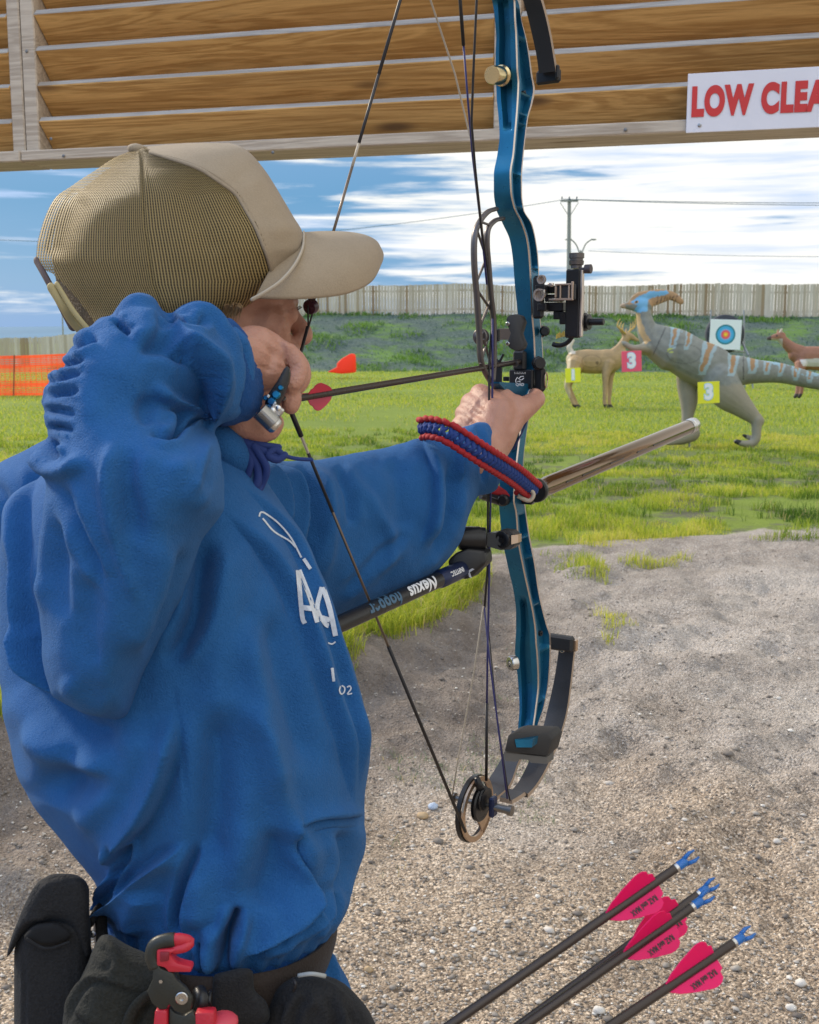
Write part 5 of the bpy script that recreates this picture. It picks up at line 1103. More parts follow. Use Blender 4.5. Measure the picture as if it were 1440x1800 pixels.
def pinkm(name, col):
    t = NT(name); t.fin(col, .45, 0); tr = t.n('ShaderNodeBsdfTranslucent'); tr.inputs[0].default_value = (*col, 1); ms = t.n('ShaderNodeMixShader'); ms.inputs[0].default_value = .5
    t.L.new(t.b.outputs[0], ms.inputs[1]); t.L.new(tr.outputs[0], ms.inputs[2]); t.L.new(ms.outputs[0], t.out.inputs[0]); return t.m
MK['pink'] = pinkm('vane_pink', (1.0, .02, .22)); MK['rose'] = pinkm('vane_rose', (.62, .10, .16))
tip = BP(905, 637, -.004); tail = BP(507, 703, -.004); dd = (tip - tail) / np.linalg.norm(tip - tail)
make_arrow(tail, tip + dd * .03, 'arrow nocked on the drawn bowstring with a dusky pink fletching', MK['rose'], R=.0036, rolls=(165, 285, 45), vat=.030, vl=.042, vh=.0125, txt=False)
# ================================================================== THE ARCHER
def seg_dist(x, y, pts):
    """distance, signed side and parameter to a polyline in the photo plane"""
    best = np.full(x.shape, 1e9); sd = np.zeros(x.shape); tt = np.zeros(x.shape); L = np.r_[0, np.cumsum(np.hypot(*np.diff(pts, axis=0).T))]
    for i, (a, b) in enumerate(zip(pts[:-1], pts[1:])):
        ab = b - a; l2 = ab @ ab + 1e-9; t = np.clip(((x - a[0]) * ab[0] + (y - a[1]) * ab[1]) / l2, 0, 1); dx = x - a[0] - t * ab[0]; dy = y - a[1] - t * ab[1]; d = np.hypot(dx, dy)
        k = d < best; best = np.where(k, d, best); sd = np.where(k, np.sign(ab[0] * (y - a[1]) - ab[1] * (x - a[0])) * d, sd); tt = np.where(k, (L[i] + t * math.sqrt(l2)) / L[-1], tt)
    return best, sd, tt
def normals(V, Fs):
    Fs = np.asarray(Fs); a = V[Fs[:, 2]] - V[Fs[:, 0]]; b = V[Fs[:, -1]] - V[Fs[:, 1]] if Fs.shape[1] == 4 else V[Fs[:, 1]] - V[Fs[:, 0]]
    n = np.cross(a, b); N = np.zeros_like(V)
    for k in range(Fs.shape[1]): np.add.at(N, Fs[:, k], n)
    N /= np.linalg.norm(N, axis=1)[:, None] + 1e-12; return N
def sculpt(V, Fs, folds, both=False):
    """push folds into cloth: (kind, points, width_px, height_mm)"""
    N = normals(V, Fs); c = V.mean(0)
    if ((V - c) * N).sum() < 0: N = -N
    vd = V - CV; vd /= np.linalg.norm(vd, axis=1)[:, None]; fac = smooth((-(N * vd).sum(1) + .25) / .35)
    px, py, d = toPix(V); D = np.zeros(len(V))
    for kind, pts, w, h in folds:
        p = np.asarray(pts, float); p = spline(p, max(6, len(p) * 5)) if len(p) > 2 else p; m = w * 5
        k = (px > p[:, 0].min() - m) & (px < p[:, 0].max() + m) & (py > p[:, 1].min() - m) & (py < p[:, 1].max() + m) & (fac > 0)
        if not k.any(): continue
        b, s, t = seg_dist(px[k], py[k], p); tap = smooth(t / .22) * smooth((1 - t) / .22) if kind[-1] != '|' else 1.0
        if kind[0] == 'r': q = np.exp(-(b / w) ** 2)
        elif kind[0] == 'v': q = -np.exp(-(b / w) ** 2) + .35 * np.exp(-((b - 1.9 * w) / w) ** 2)
        elif kind[0] == 's': q = np.where(s > 0, np.exp(-(s / (w * 2.2)) ** 1.5), -.6 * np.exp(s / (w * .6)) + 1.6 * np.exp(-(s / (w * .22)) ** 2)) - 0.0
        elif kind[0] == 'S': q = np.where(s < 0, np.exp(-(-s / (w * 2.2)) ** 1.5), -.6 * np.exp(-s / (w * .6)) + 1.6 * np.exp(-(s / (w * .22)) ** 2))
        D[k] += q * tap * h * .001 * fac[k]
    return V + N * D[:, None]
def ringloft(st, n, nphi, axis='y', ex=1.0, caps=True):
    """st rows (t, lo, hi, depth, depth_radius, sag): rings stacked along photo y (or x)"""
    st = np.asarray(st, float); t = np.linspace(st[0, 0], st[-1, 0], n); c = [interp(st[:, 0], st[:, k], t) for k in range(1, st.shape[1])]
    lo, hi, dc, dr = c[:4]; sag = c[4] if len(c) > 4 else t * 0
    ph = np.linspace(0, 2 * math.pi, nphi, endpoint=False); cs, sn = np.cos(ph), np.sin(ph)
    cs = np.sign(cs) * np.abs(cs) ** ex; sn = np.sign(sn) * np.abs(sn) ** ex
    u = ((lo + hi) / 2)[:, None] + ((hi - lo) / 2)[:, None] * cs[None]; d = dc[:, None] + dr[:, None] * sn[None]; v = t[:, None] - sag[:, None] * sn[None]
    V = PA(u, v, d) if axis == 'y' else PA(v, u, d); V = V.reshape(-1, 3)
    i = np.arange(n - 1)[:, None] * nphi; j = np.arange(nphi)[None]; j2 = (j + 1) % nphi
    Fs = np.stack([i + j, i + j2, i + nphi + j2, i + nphi + j], -1).reshape(-1, 4)
    return V, Fs
def close_caps(V, Fs, nphi):
    n = len(V); a = V[:nphi].mean(0); b = V[-nphi:].mean(0); V = np.vstack([V, a, b]); F2 = [tuple(f) for f in Fs]
    F2 += [(n, (j + 1) % nphi, j) for j in range(nphi)] + [(n + 1, n - nphi + j, n - nphi + (j + 1) % nphi) for j in range(nphi)]; return V, F2
def inflate(poly, dfun, Rpx, h, step=3.0, pw=.5):
    """closed cushion with the outline poly (photo px), centre depth dfun(x, y), half thickness h"""
    poly = np.asarray(poly, float); x = np.arange(poly[:, 0].min() - step, poly[:, 0].max() + step, step); y = np.arange(poly[:, 1].min() - step, poly[:, 1].max() + step, step)
    X, Y = np.meshgrid(x, y); ins = inpoly(X.ravel(), Y.ravel(), [tuple(p) for p in poly]).reshape(X.shape); b, _, _ = seg_dist(X, Y, np.vstack([poly, poly[:1]]))
    q = np.clip(b / Rpx, 0, 1); H = h * (1 - (1 - q) ** 2) ** pw + .0006; dc = dfun(X, Y); nx = len(x); idx = -np.ones(X.shape, int); k = ins & (b > .3)
    idx[k] = np.arange(k.sum()); n = k.sum(); A = PA(X[k], Y[k], (dc - H)[k]); B = PA(X[k], Y[k], (dc + H)[k]); V = np.vstack([A, B])
    c = np.stack([idx[:-1, :-1], idx[:-1, 1:], idx[1:, 1:], idx[1:, :-1]], -1).reshape(-1, 4); c = c[(c >= 0).all(1)]
    Fs = [tuple(f[::-1]) for f in c] + [tuple(f + n) for f in c]; cnt = {}
    for f in c:
        for a_, b_ in zip(f, np.roll(f, -1)): cnt[(a_, b_)] = 1
    for (a_, b_) in cnt:
        if (b_, a_) not in cnt: Fs.append((a_, b_, b_ + n, a_ + n))
    return V, Fs
def sm_curve(pts, n=120, closed=True):
    p = [tuple(q) for q in pts]
    if closed: p = p + [p[0]]
    return spline(p, n)
def fabric(name, col, dark, weave=700, bump=.0014, sheen=.12, rough=.85):
    t = NT(name); v = t.coord(); n = t.noise(v, 26, 5, .65); w = t.noise(v, weave, 2, .6); w2 = t.noise(v, 60, 4, .65)
    c = t.mix(t.rng(n, .3, .7, 0, .7), col, dark); c = t.mix(t.rng(w, .35, .7, 0, .22), c, tuple(min(1, q * 1.5 + .03) for q in col))
    h = t.math('ADD', w, t.math('MULTIPLY', w2, 1.2)); t.fin(c, rough, 0, t.bump(h, bump), Specular_IOR_Level=.15, Sheen_Weight=sheen, Sheen_Roughness=.4)
    t.b.inputs['Sheen Tint'].default_value = (.55, .72, 1, 1); return t.m
def skin_mat():
    t = NT('skin'); v = t.coord(); n = t.noise(v, 35, 4); n2 = t.noise(v, 420, 3)
    t.fin(t.mix(t.rng(n, .3, .7), (.40, .195, .135), (.50, .265, .19)), .48, 0, t.bump(t.math('ADD', n2, t.math('MULTIPLY', t.noise(v, 110, 4), .6)), .0009), Specular_IOR_Level=.4)
    t.b.inputs['Subsurface Weight'].default_value = .12; t.b.inputs['Subsurface Radius'].default_value = (.012, .004, .002); t.b.inputs['Subsurface Scale'].default_value = .5; return t.m
BLUE = fabric('hoodie_fleece', (.019, .108, .300), (.013, .080, .235)); RIB = fabric('hoodie_rib', (.008, .062, .22), (.006, .05, .18)); SKIN = skin_mat()
HIP = P(360, 1690, 1.07); HIPG = np.array((HIP[0], HIP[1], 0.0))
def build_body():
    m = MB(); f = lambda px, py, d: P(px, py, d)
    def ch(pts, n=16, flat=None, up=None):
        q = np.array([(*P(a[0], a[1], a[2]), a[3]) for a in pts]); q = spline(q, len(q) * 5) if len(q) > 2 else q; m.tube(q[:, :3], q[:, 3], n, round_=True, flat=flat, up=up)
    def chw(pts, n=18): q = spline(np.array([(*p, r) for p, r in pts]), 30); m.tube(q[:, :3], q[:, 3], n, round_=True)
    # head: skull, face, jaw, nose
    m.ball(P(310, 440, 1.08), (.092, .078, .080), 28); m.ball(P(400, 475, 1.10), (.064, .062, .078), 24)
    ch([(428, 560, 1.105, .047), (438, 620, 1.11, .041), (452, 672, 1.115, .032), (472, 700, 1.125, .021)], 20)
    ch([(456, 508, 1.11, .036), (482, 530, 1.12, .020), (488, 552, 1.115, .0135)], 16)
    ch([(456, 575, 1.09, .030), (476, 590, 1.105, .020), (488, 612, 1.115, .0145)], 16)
    ch([(505, 540, 1.125, .010), (516, 560, 1.13, .0088), (527, 577, 1.132, .0102), (532, 588, 1.132, .0112)], 12); ch([(524, 597, 1.122, .0070), (520, 600, 1.118, .005)], 10); ch([(524, 599, 1.138, .0065), (520, 602, 1.14, .005)], 10)
    ch([(500, 535, 1.10, .009), (508, 531, 1.115, .009), (512, 529, 1.13, .008)], 10)
    ch([(512, 622, 1.115, .0085), (520, 622, 1.13, .008)], 10); ch([(510, 638, 1.115, .0085), (517, 637, 1.13, .0085)], 10)
    m.ball(P(505, 552, 1.105), .0115, 14)
    ch([(350, 560, 1.05, .006), (344, 540, 1.045, .008), (352, 520, 1.045, .009), (366, 525, 1.05, .007), (362, 555, 1.055, .006)], 10)
    # neck, chest, pelvis
    ch([(385, 560, 1.09, .048), (365, 680, 1.09, .042), (340, 790, 1.09, .042)], 20)
    ch([(330, 830, 1.09, .050), (300, 930, 1.08, .085), (310, 1050, 1.07, .10), (340, 1250, 1.07, .10), (370, 1450, 1.07, .085), (385, 1600, 1.12, .060), (385, 1700, 1.12, .056)], 24)
    for s in (-1, 1):
        h = HIP + BA * .075 * s; chw([(h - (0, 0, .06), .050), (h - (0, 0, .20), .056), (h - (0, 0, .44), .050), (h - (0, 0, .60), .050), (np.array((h[0], h[1], .09)) , .034)])
        g = np.array((h[0], h[1], .045)); chw([(g - BB * .04, .036), (g + BB * .07, .034), (g + BB * .15, .026)])
    # right arm: shoulder - raised elbow near the camera - wrist
    ch([(340, 880, 1.05, .045), (290, 810, .98, .042), (200, 735, .925, .036)], 16); ch([(200, 735, .925, .035), (300, 690, .95, .033), (400, 640, .985, .026), (432, 628, 1.0, .0235)], 16)
    # right hand on the release
    ch([(425, 625, .998, .023), (450, 618, 1.005, .0235), (476, 626, 1.015, .0205), (492, 634, 1.025, .0155)], 18, flat=(1.0, .75)); ch([(430, 650, 1.0, .018), (462, 650, 1.01, .020), (482, 645, 1.02, .016)], 14)
    ch([(488, 616, 1.012, .0105), (508, 622, 1.012, .0096), (523, 638, 1.012, .0088), (526, 656, 1.010, .0082), (519, 672, 1.006, .0080), (514, 677, 1.004, .0070)], 14)
    ch([(488, 622, 1.035, .0100), (514, 626, 1.036, .0088), (530, 644, 1.036, .0080), (533, 664, 1.034, .0076), (526, 680, 1.03, .0068)], 14)
    ch([(486, 632, 1.05, .010), (510, 642, 1.054, .0088), (522, 664, 1.054, .0080), (518, 692, 1.05, .0074)], 12)
    ch([(500, 690, 1.02, .0095), (512, 698, 1.014, .0098), (511, 712, 1.012, .0088)], 12); ch([(470, 660, 1.04, .010), (495, 680, 1.035, .0095), (508, 694, 1.02, .0095)], 12)
    # lower edge of the hand with thumb round the barrel
    ch([(408, 690, .992, .016), (425, 735, .995, .0165), (450, 752, 1.0, .0125), (472, 756, 1.005, .0105), (484, 744, 1.006, .0085)], 14); ch([(430, 745, 1.0, .013), (455, 762, 1.003, .010), (478, 756, 1.006, .008)], 12)
    # left arm and bow hand
    ch([(370, 930, 1.18, .040), (520, 935, 1.30, .034), (650, 925, 1.37, .034), (760, 870, 1.41, .031), (835, 806, 1.42, .026), (858, 785, 1.445, .0265)], 18)
    ch([(852, 795, 1.44, .028), (868, 760, 1.462, .031), (876, 728, 1.478, .031), (880, 712, 1.485, .024)], 18); ch([(868, 770, 1.455, .022), (894, 738, 1.472, .021), (905, 715, 1.482, .017)], 14)
    ch([(885, 745, 1.465, .019), (915, 722, 1.482, .0165), (938, 706, 1.50, .0130), (944, 700, 1.515, .0115), (940, 694, 1.535, .010)], 14)
    ch([(858, 705, 1.478, .0155), (845, 693, 1.50, .0145), (846, 693, 1.53, .0115), (868, 698, 1.558, .0095), (890, 704, 1.565, .0088)], 12)
    ch([(848, 720, 1.475, .0160), (830, 709, 1.50, .0150), (828, 709, 1.53, .0115), (850, 718, 1.562, .0095), (880, 724, 1.57, .0088)], 12)
    ch([(842, 740, 1.47, .0160), (820, 728, 1.495, .0145), (817, 729, 1.525, .0110), (838, 742, 1.558, .0092), (875, 746, 1.57, .0085)], 12)
    ch([(840, 762, 1.462, .0150), (813, 748, 1.485, .0135), (809, 750, 1.515, .0100), (830, 764, 1.55, .0085), (868, 766, 1.56, .0078)], 12)
    V, Fs = remesh(m, .0021, 4, .5)
    # creases and knuckles
    V = sculpt(V, np.asarray(Fs), [('v', [(490, 602), (499, 614), (500, 632)], 2.6, 2.2), ('v', [(500, 628), (506, 648), (508, 668)], 2.4, 2.4), ('r', [(440, 590), (465, 600), (486, 618)], 5, 1.3), ('r', [(440, 606), (462, 618), (484, 636)], 4, 1.0), ('v', [(470, 575), (484, 592), (494, 612)], 4, .8), ('v', [(505, 646), (518, 642), (530, 634)], 1.8, 1.0), ('v', [(520, 662), (527, 660), (534, 656)], 1.6, .6), ('v', [(508, 672), (514, 686), (524, 684)], 2, 1.5), ('v', [(470, 600), (478, 630), (470, 660)], 5, 1.6), ('v', [(500, 655), (490, 645), (475, 640)], 3, 1.4), ('v', [(450, 640), (470, 648), (492, 652)], 3, 1.3),
        ('r', [(496, 604), (506, 608), (514, 614)], 6, 1.2), ('v', [(507, 556), (503, 574), (508, 592)], 2.2, 1.4), ('v', [(446, 740), (462, 748), (478, 768)], 2.5, .8), ('v', [(826, 722), (838, 728), (850, 728)], 5, 1.6), ('v', [(818, 742), (832, 748), (844, 750)], 5, 1.6), ('v', [(838, 704), (846, 712), (856, 714)], 5, 1.4), ('v', [(905, 700), (908, 730), (896, 760)], 7, 1.8), ('r', [(858, 705), (868, 740), (870, 775)], 9, 1.0),
        ('v', [(508, 560), (515, 566), (519, 574)], 2, .4), ('v', [(495, 556), (505, 559), (512, 556)], 1.6, 1.0), ('v', [(494, 547), (503, 544), (511, 546)], 1.6, 1.0), ('v', [(502, 592), (508, 602), (514, 612)], 3, .8)])
    o = obj('person', (V, Fs), SKIN, None, HIPG, smooth_=True)
    tag(o, 'archer in blue hoodie and tan mesh cap seen from behind, drawing the bow', 'person'); return o
PERSON = build_body()
def part(name, V, Fs, mat, parent=PERSON, **kw): return obj(name, (V, Fs), mat, parent, **kw)
def build_hoodie():
    # ---------------- trunk
    st = [(742, 300, 405, 1.07, .045, -6), (770, 200, 425, 1.07, .085, -5), (800, 130, 440, 1.07, .115, 0), (850, 62, 468, 1.07, .14, 0), (900, 30, 497, 1.07, .150, 0), (950, 12, 521, 1.07, .158, 0), (1000, 4, 547, 1.07, .162, 0), (1050, 2, 571, 1.07, .165, 0), (1100, 2, 594, 1.07, .165, 0), (1150, 2, 608, 1.07, .165, 0), (1200, 4, 617, 1.07, .165, 0), (1250, 8, 624, 1.07, .165, 0), (1300, 15, 630, 1.07, .165, 2), (1350, 26, 634, 1.07, .163, 6), (1400, 48, 637, 1.07, .160, 16), (1440, 76, 638, 1.07, .156, 30), (1480, 110, 636, 1.07, .152, 45), (1520, 146, 630, 1.065, .146, 62), (1550, 168, 622, 1.06, .140, 74), (1580, 181, 610, 1.06, .136, 86), (1605, 187, 594, 1.06, .131, 96), (1618, 193, 584, 1.06, .126, 100)]
    n, nph = 520, 460; V, Fs = ringloft(st, n, nph, 'y', .96)
    px, py, d = toPix(V)
    folds = [
        ('S', [(392, 890), (425, 930), (459, 972), (498, 1030), (525, 1085), (550, 1159), (578, 1250), (598, 1310), (618, 1395), (626, 1425)], 15, 8),
        ('S', [(420, 846), (470, 900), (515, 975), (545, 1050), (572, 1125), (592, 1200), (606, 1290), (628, 1400)], 11, 6.5),
        ('v', [(367, 938), (352, 1020), (339, 1090), (293, 1177)], 15, 9), ('r', [(400, 930), (395, 1050), (380, 1180), (395, 1300)], 34, 6),
        ('v', [(300, 1175), (318, 1290), (330, 1400), (337, 1500)], 3.2, 1.8), ('r', [(430, 1080), (445, 1200), (470, 1330), (500, 1420)], 26, 7), ('v', [(480, 1060), (500, 1180), (530, 1290), (560, 1370)], 26, 6),
        ('r', [(403, 1200), (455, 1292), (486, 1392), (528, 1490), (543, 1560)], 20, 6), ('v', [(370, 1230), (385, 1350), (370, 1470), (355, 1560)], 28, 8),
        ('s', [(310, 1250), (302, 1330), (268, 1420), (215, 1490), (178, 1530)], 16, 14), ('r', [(250, 1250), (230, 1340), (180, 1420), (130, 1470)], 30, 7), ('v', [(150, 1300), (120, 1370), (95, 1420)], 28, 6),
        ('S', [(330, 1478), (285, 1506), (235, 1550), (200, 1590), (182, 1630)], 12, 11), ('v', [(212, 1462), (218, 1510), (205, 1550), (188, 1590)], 8, 8), ('S', [(196, 1530), (186, 1566), (184, 1600)], 7, 9), ('s', [(230, 1505), (222, 1545), (196, 1610)], 7, 7),
        ('v', [(350, 1480), (328, 1540), (312, 1600), (314, 1660)], 7, 8), ('r', [(380, 1480), (352, 1560), (345, 1640)], 22, 6), ('r', [(270, 1560), (240, 1610), (232, 1650)], 22, 7),
        ('v', [(420, 1590), (410, 1625), (396, 1655), (393, 1700)], 9, 14), ('r', [(432, 1600), (420, 1660), (410, 1700)], 12, 5), ('r', [(375, 1620), (372, 1660), (378, 1700)], 12, 6), ('v', [(352, 1655), (360, 1680), (366, 1705)], 6, 8),
        ('s', [(545, 1545), (538, 1585), (505, 1620), (455, 1652), (412, 1678)], 10, 12), ('r', [(585, 1570), (560, 1605), (510, 1645), (450, 1680)], 14, 7), ('v', [(600, 1565), (575, 1610), (540, 1640)], 7, 6), ('v', [(500, 1450), (478, 1540), (450, 1600)], 30, 8),
        # front pocket edge
        ('s|', [(516, 1452), (512, 1480), (520, 1510), (545, 1560), (552, 1590)], 6, 5.5), ('s', [(638, 1432), (590, 1434), (545, 1440), (516, 1452)], 6, 5), ('v', [(628, 1455), (580, 1455), (535, 1466)], 2, 1.0), ('v', [(600, 1450), (612, 1520), (590, 1580)], 14, 6),
        # back drape left of the sleeve
        ('s', [(70, 830), (46, 893), (44, 975), (55, 1080), (72, 1150), (100, 1240)], 12, 10), ('v', [(30, 950), (22, 1100), (30, 1230)], 16, 6), ('s', [(64, 1090), (78, 1160), (110, 1240)], 8, 8), ('v', [(20, 1180), (80, 1230), (150, 1280), (230, 1290)], 26, 7), ('r', [(40, 1270), (130, 1330), (230, 1330)], 30, 7), ('v', [(60, 1360), (140, 1380), (220, 1350)], 20, 4)]
    V = sculpt(V, Fs, [(a, b, c, d * 1.75) for a, b, c, d in folds])
    t_ = (np.arange(len(V)) // nph) / n; a_ = (np.arange(len(V)) % nph) / nph * 2 * math.pi
    gather = smooth((t_ - .86) / .14); V = V + normals(V, Fs) * (-(1) * (0.0016 * np.sin(a_ * 30 + 4 * fbm(a_ * 3, t_ * 4, 2)) * gather)[:, None])
    V = V + normals(V, Fs) * ((fbm(px / 90, py / 160, 3) - .5) * .008)[:, None]; V, Fs = evalmesh(V, Fs, [('SMOOTH', dict(factor=.5, iterations=5))])
    HO = part('hoodie', V, Fs, BLUE, smooth_=True); bv = BVHTree.FromPolygons(V.tolist(), [tuple(f) for f in Fs])
    # hem band tucked at the belt
    st = [(1600, 190, 590, 1.06, .128, 97), (1618, 186, 592, 1.06, .132, 101), (1636, 190, 586, 1.06, .129, 104)]; V2, F2 = ringloft(st, 14, 300); part('hem_rib', V2, F2, RIB, HO, smooth_=True)
    # skirt of the hoodie below the belt
    st = [(1650, 205, 566, 1.07, .115, 100), (1690, 210, 588, 1.07, .125, 100), (1735, 215, 612, 1.07, .13, 100), (1790, 212, 618, 1.07, .13, 90)]; V2, F2 = ringloft(st, 50, 240); V2 = sculpt(V2, F2, [('v', [(585, 1660), (600, 1720), (596, 1780)], 9, 8), ('S', [(562, 1668), (582, 1720), (588, 1780)], 9, 7)]); part('lower_hem', V2, F2, BLUE, HO, smooth_=True)
    # ---------------- drawing-arm sleeve
    out = [(122, 613), (132, 595), (156, 576), (175, 556), (199, 557), (205, 541), (223, 523), (248, 515), (272, 520), (286, 538), (298, 552), (315, 534), (346, 523), (373, 528), (389, 546), (405, 566), (424, 596), (436, 630), (443, 665), (439, 702), (425, 731), (400, 747), (376, 754), (352, 742), (368, 750), (388, 770), (396, 806), (397, 895), (384, 918), (358, 945), (321, 1039), (278, 1138), (240, 1225), (228, 1262), (205, 1270), (165, 1252), (120, 1238), (90, 1222), (74, 1150), (72, 1060), (77, 985), (78, 900), (80, 840), (73, 812), (76, 790), (88, 771), (86, 757), (76, 744), (79, 733), (73, 716), (80, 704), (77, 693), (88, 682), (86, 672), (99, 662), (98, 653), (112, 645), (112, 634)]
    def dcen(X, Y):
        lo = .895 + .03 * smooth((Y - 850) / 400); fore = .925 + (X - 200) / 250 * .085; k = smooth((820 - Y) / 120); return lo * (1 - k) + np.maximum(fore, .905) * k
    V, Fs = inflate(out, dcen, 120, .088, 3.0, .55)
    # bunched cloth rolls standing on the forearm
    mb = MB(); mb.add(V, Fs)
    def roll(pts, n=12): q = spline(np.array([(*P(a[0], a[1], a[2]), a[3] * a[2] / F) for a in pts]), 22); mb.tube(q[:, :3], q[:, 3], n, round_=True)
    roll([(226, 548, .90, 20), (244, 536, .905, 19), (262, 548, .91, 20), (272, 575, .90, 20)]); roll([(318, 556, .93, 17), (350, 544, .935, 20), (374, 556, .94, 20), (392, 600, .945, 24), (402, 660, .945, 26), (392, 712, .94, 24), (372, 738, .935, 14)])
    roll([(160, 596, .89, 16), (182, 580, .885, 18), (205, 574, .885, 20)]); roll([(400, 600, .97, 28), (412, 655, .975, 31), (404, 708, .97, 28)])
    for x, y in ((92, 664), (84, 688), (80, 708), (84, 738)): roll([(x, y, .93, 9), (x + 26, y - 5, .905, 11), (x + 52, y - 2, .885, 9)])
    V, Fs = remesh(mb, .0030, 7, .6); Fs = np.asarray(Fs)
    folds = [
        ('S', [(286, 620), (320, 622), (346, 640), (362, 670), (366, 700), (354, 732)], 13, 20), ('v', [(240, 612), (290, 614), (330, 628)], 13, 5),
        ('v', [(296, 712), (314, 735), (311, 762), (288, 772), (266, 756)], 6.5, 10), ('r', [(262, 676), (300, 704), (344, 730), (330, 752)], 9, 9), ('v', [(352, 734), (334, 744), (318, 760)], 4.5, 8), ('v', [(270, 700), (255, 720), (262, 750)], 14, 4),
        ('r', [(200, 760), (190, 836), (196, 900), (215, 990), (238, 1067)], 11, 5), ('v', [(222, 780), (225, 870), (245, 960)], 18, 5), ('r', [(310, 800), (335, 860), (370, 890)], 20, 4), ('r', [(372, 770), (352, 820), (330, 870)], 10, 3.5),
        ('v', [(100, 775), (92, 792), (100, 808)], 8, 11), ('r', [(72, 795), (88, 824), (124, 824), (150, 800)], 11, 7), ('v', [(100, 840), (120, 880), (150, 960), (185, 1040)], 10, 5), ('r', [(86, 850), (88, 960), (80, 1080)], 9, 4), ('v', [(100, 900), (104, 1000), (110, 1100)], 12, 4),
        ('v', [(124, 614), (146, 604), (170, 592)], 7, 8), ('v', [(200, 556), (212, 574), (232, 590)], 7, 7), ('v', [(294, 548), (304, 566), (330, 578)], 7, 7), ('v', [(330, 566), (352, 566), (368, 558)], 9, 6), ('r', [(262, 540), (258, 580), (236, 606)], 14, 5), ('r', [(340, 590), (312, 586), (270, 600)], 10, 4),
        ('v', [(78, 696), (106, 690), (140, 684)], 5, 5), ('v', [(74, 722), (100, 722), (130, 728)], 5, 5), ('v', [(84, 674), (112, 664), (146, 656)], 5, 5), ('v', [(82, 752), (104, 752), (130, 756)], 5, 5), ('v', [(98, 650), (124, 640), (150, 632)], 5, 5),
        ('r', [(404, 574), (428, 612), (436, 660), (426, 712), (400, 744)], 8, 3), ('v', [(418, 572), (444, 616), (452, 662), (444, 712), (418, 746)], 3, 2.5), ('r', [(300, 930), (260, 1040), (215, 1160)], 34, 7), ('v', [(330, 950), (290, 1060), (250, 1160)], 16, 5), ('v', [(150, 1000), (150, 1110), (170, 1200)], 28, 5), ('r', [(110, 1190), (150, 1225), (200, 1245)], 16, 5)]
    V = sculpt(V, Fs, [(a, b, c, d * 1.5) for a, b, c, d in folds]); px, py, _ = toPix(V); V = V + normals(V, Fs) * ((fbm(px / 60, py / 90, 3) - .5) * .007)[:, None]; V, Fs = evalmesh(V, Fs, [('SMOOTH', dict(factor=.5, iterations=2))])
    part('sleeve', V, Fs, BLUE, HO, smooth_=True)
    # ribbed cuff round the drawing wrist
    V2, F2 = inflate([(380, 560), (398, 556), (412, 563), (431, 585), (449, 617), (460, 652), (464, 688), (459, 718), (442, 737), (412, 749), (384, 753), (372, 700), (370, 620)], lambda X, Y: .975 + (X - 380) * .0003, 46, .036, 2.5, .5); V2, F2 = remesh((V2, F2), .0026, 5)
    ribs = []
    for k in range(17):
        y = 575 + k * 10; cx = float(interp([560, 600, 650, 690, 720, 750], [400, 438, 459, 464, 457, 400], np.array([min(y, 749)]))[0]); ribs.append(('v|', [(cx - 34, 655 + (y - 655) * .86), (cx - 2, y)], 1.6, .7))
    V2 = sculpt(V2, np.asarray(F2), ribs + [('r|', [(404, 560), (432, 590), (452, 628), (461, 680), (454, 722), (430, 742)], 3, 1.2)]); part('cuff', V2, F2, RIB, HO, smooth_=True)
    # ---------------- bow-arm sleeve
    st = [(385, 780, 960, 1.14, .065), (430, 796, 990, 1.18, .080), (480, 806, 1030, 1.235, .088), (530, 809, 1062, 1.275, .090), (580, 803, 1084, 1.305, .090), (630, 794, 1080, 1.335, .088), (680, 785, 1062, 1.365, .086), (730, 773, 1034, 1.385, .080), (770, 764, 1000, 1.40, .072), (800, 756, 955, 1.41, .062), (822, 747, 902, 1.412, .052), (842, 739, 868, 1.428, .043), (860, 742, 866, 1.442, .040), (873, 752, 860, 1.45, .038), (881, 768, 846, 1.452, .030)]
    V, Fs = ringloft(st, 300, 260, 'x', .98)
    folds = [('s', [(455, 800), (492, 850), (500, 900), (488, 960)], 8, 7), ('s', [(485, 808), (520, 850), (528, 910), (508, 990)], 8, 7), ('v', [(520, 812), (548, 860), (552, 930), (530, 1010)], 10, 9), ('r', [(555, 812), (578, 870), (580, 950), (560, 1030)], 11, 5), ('v', [(590, 815), (612, 870), (618, 930)], 9, 5), ('r', [(620, 830), (660, 900), (690, 960), (640, 1030)], 12, 4), ('S', [(745, 770), (762, 830), (758, 900), (740, 960)], 10, 7), ('v', [(782, 800), (790, 860), (780, 930), (756, 985)], 12, 7), ('r', [(812, 850), (800, 905), (775, 965), (735, 1010)], 8, 4), ('v', [(690, 800), (705, 870), (712, 940)], 18, 4),
             ('r', [(600, 1070), (640, 1010), (700, 960)], 10, 4), ('v', [(600, 1050), (660, 985), (720, 930)], 9, 4), ('v', [(838, 742), (852, 790), (846, 856)], 5, 3), ('s', [(800, 760), (812, 800), (806, 850)], 8, 5)]
    V = sculpt(V, Fs, [(a, b, c, d * 1.5) for a, b, c, d in folds]); px, py, _ = toPix(V); V = V + normals(V, Fs) * ((fbm(px / 60 + 9, py / 90, 3) - .5) * .008)[:, None]
    part('sleeve', V, Fs, BLUE, HO, smooth_=True)
    # ---------------- hood lying on the back, collar
    out = [(-38, 880), (-30, 838), (0, 810), (40, 792), (80, 770), (120, 762), (160, 800), (150, 900), (110, 980), (60, 1030), (34, 1046), (0, 1044), (-24, 1030), (-38, 980)]
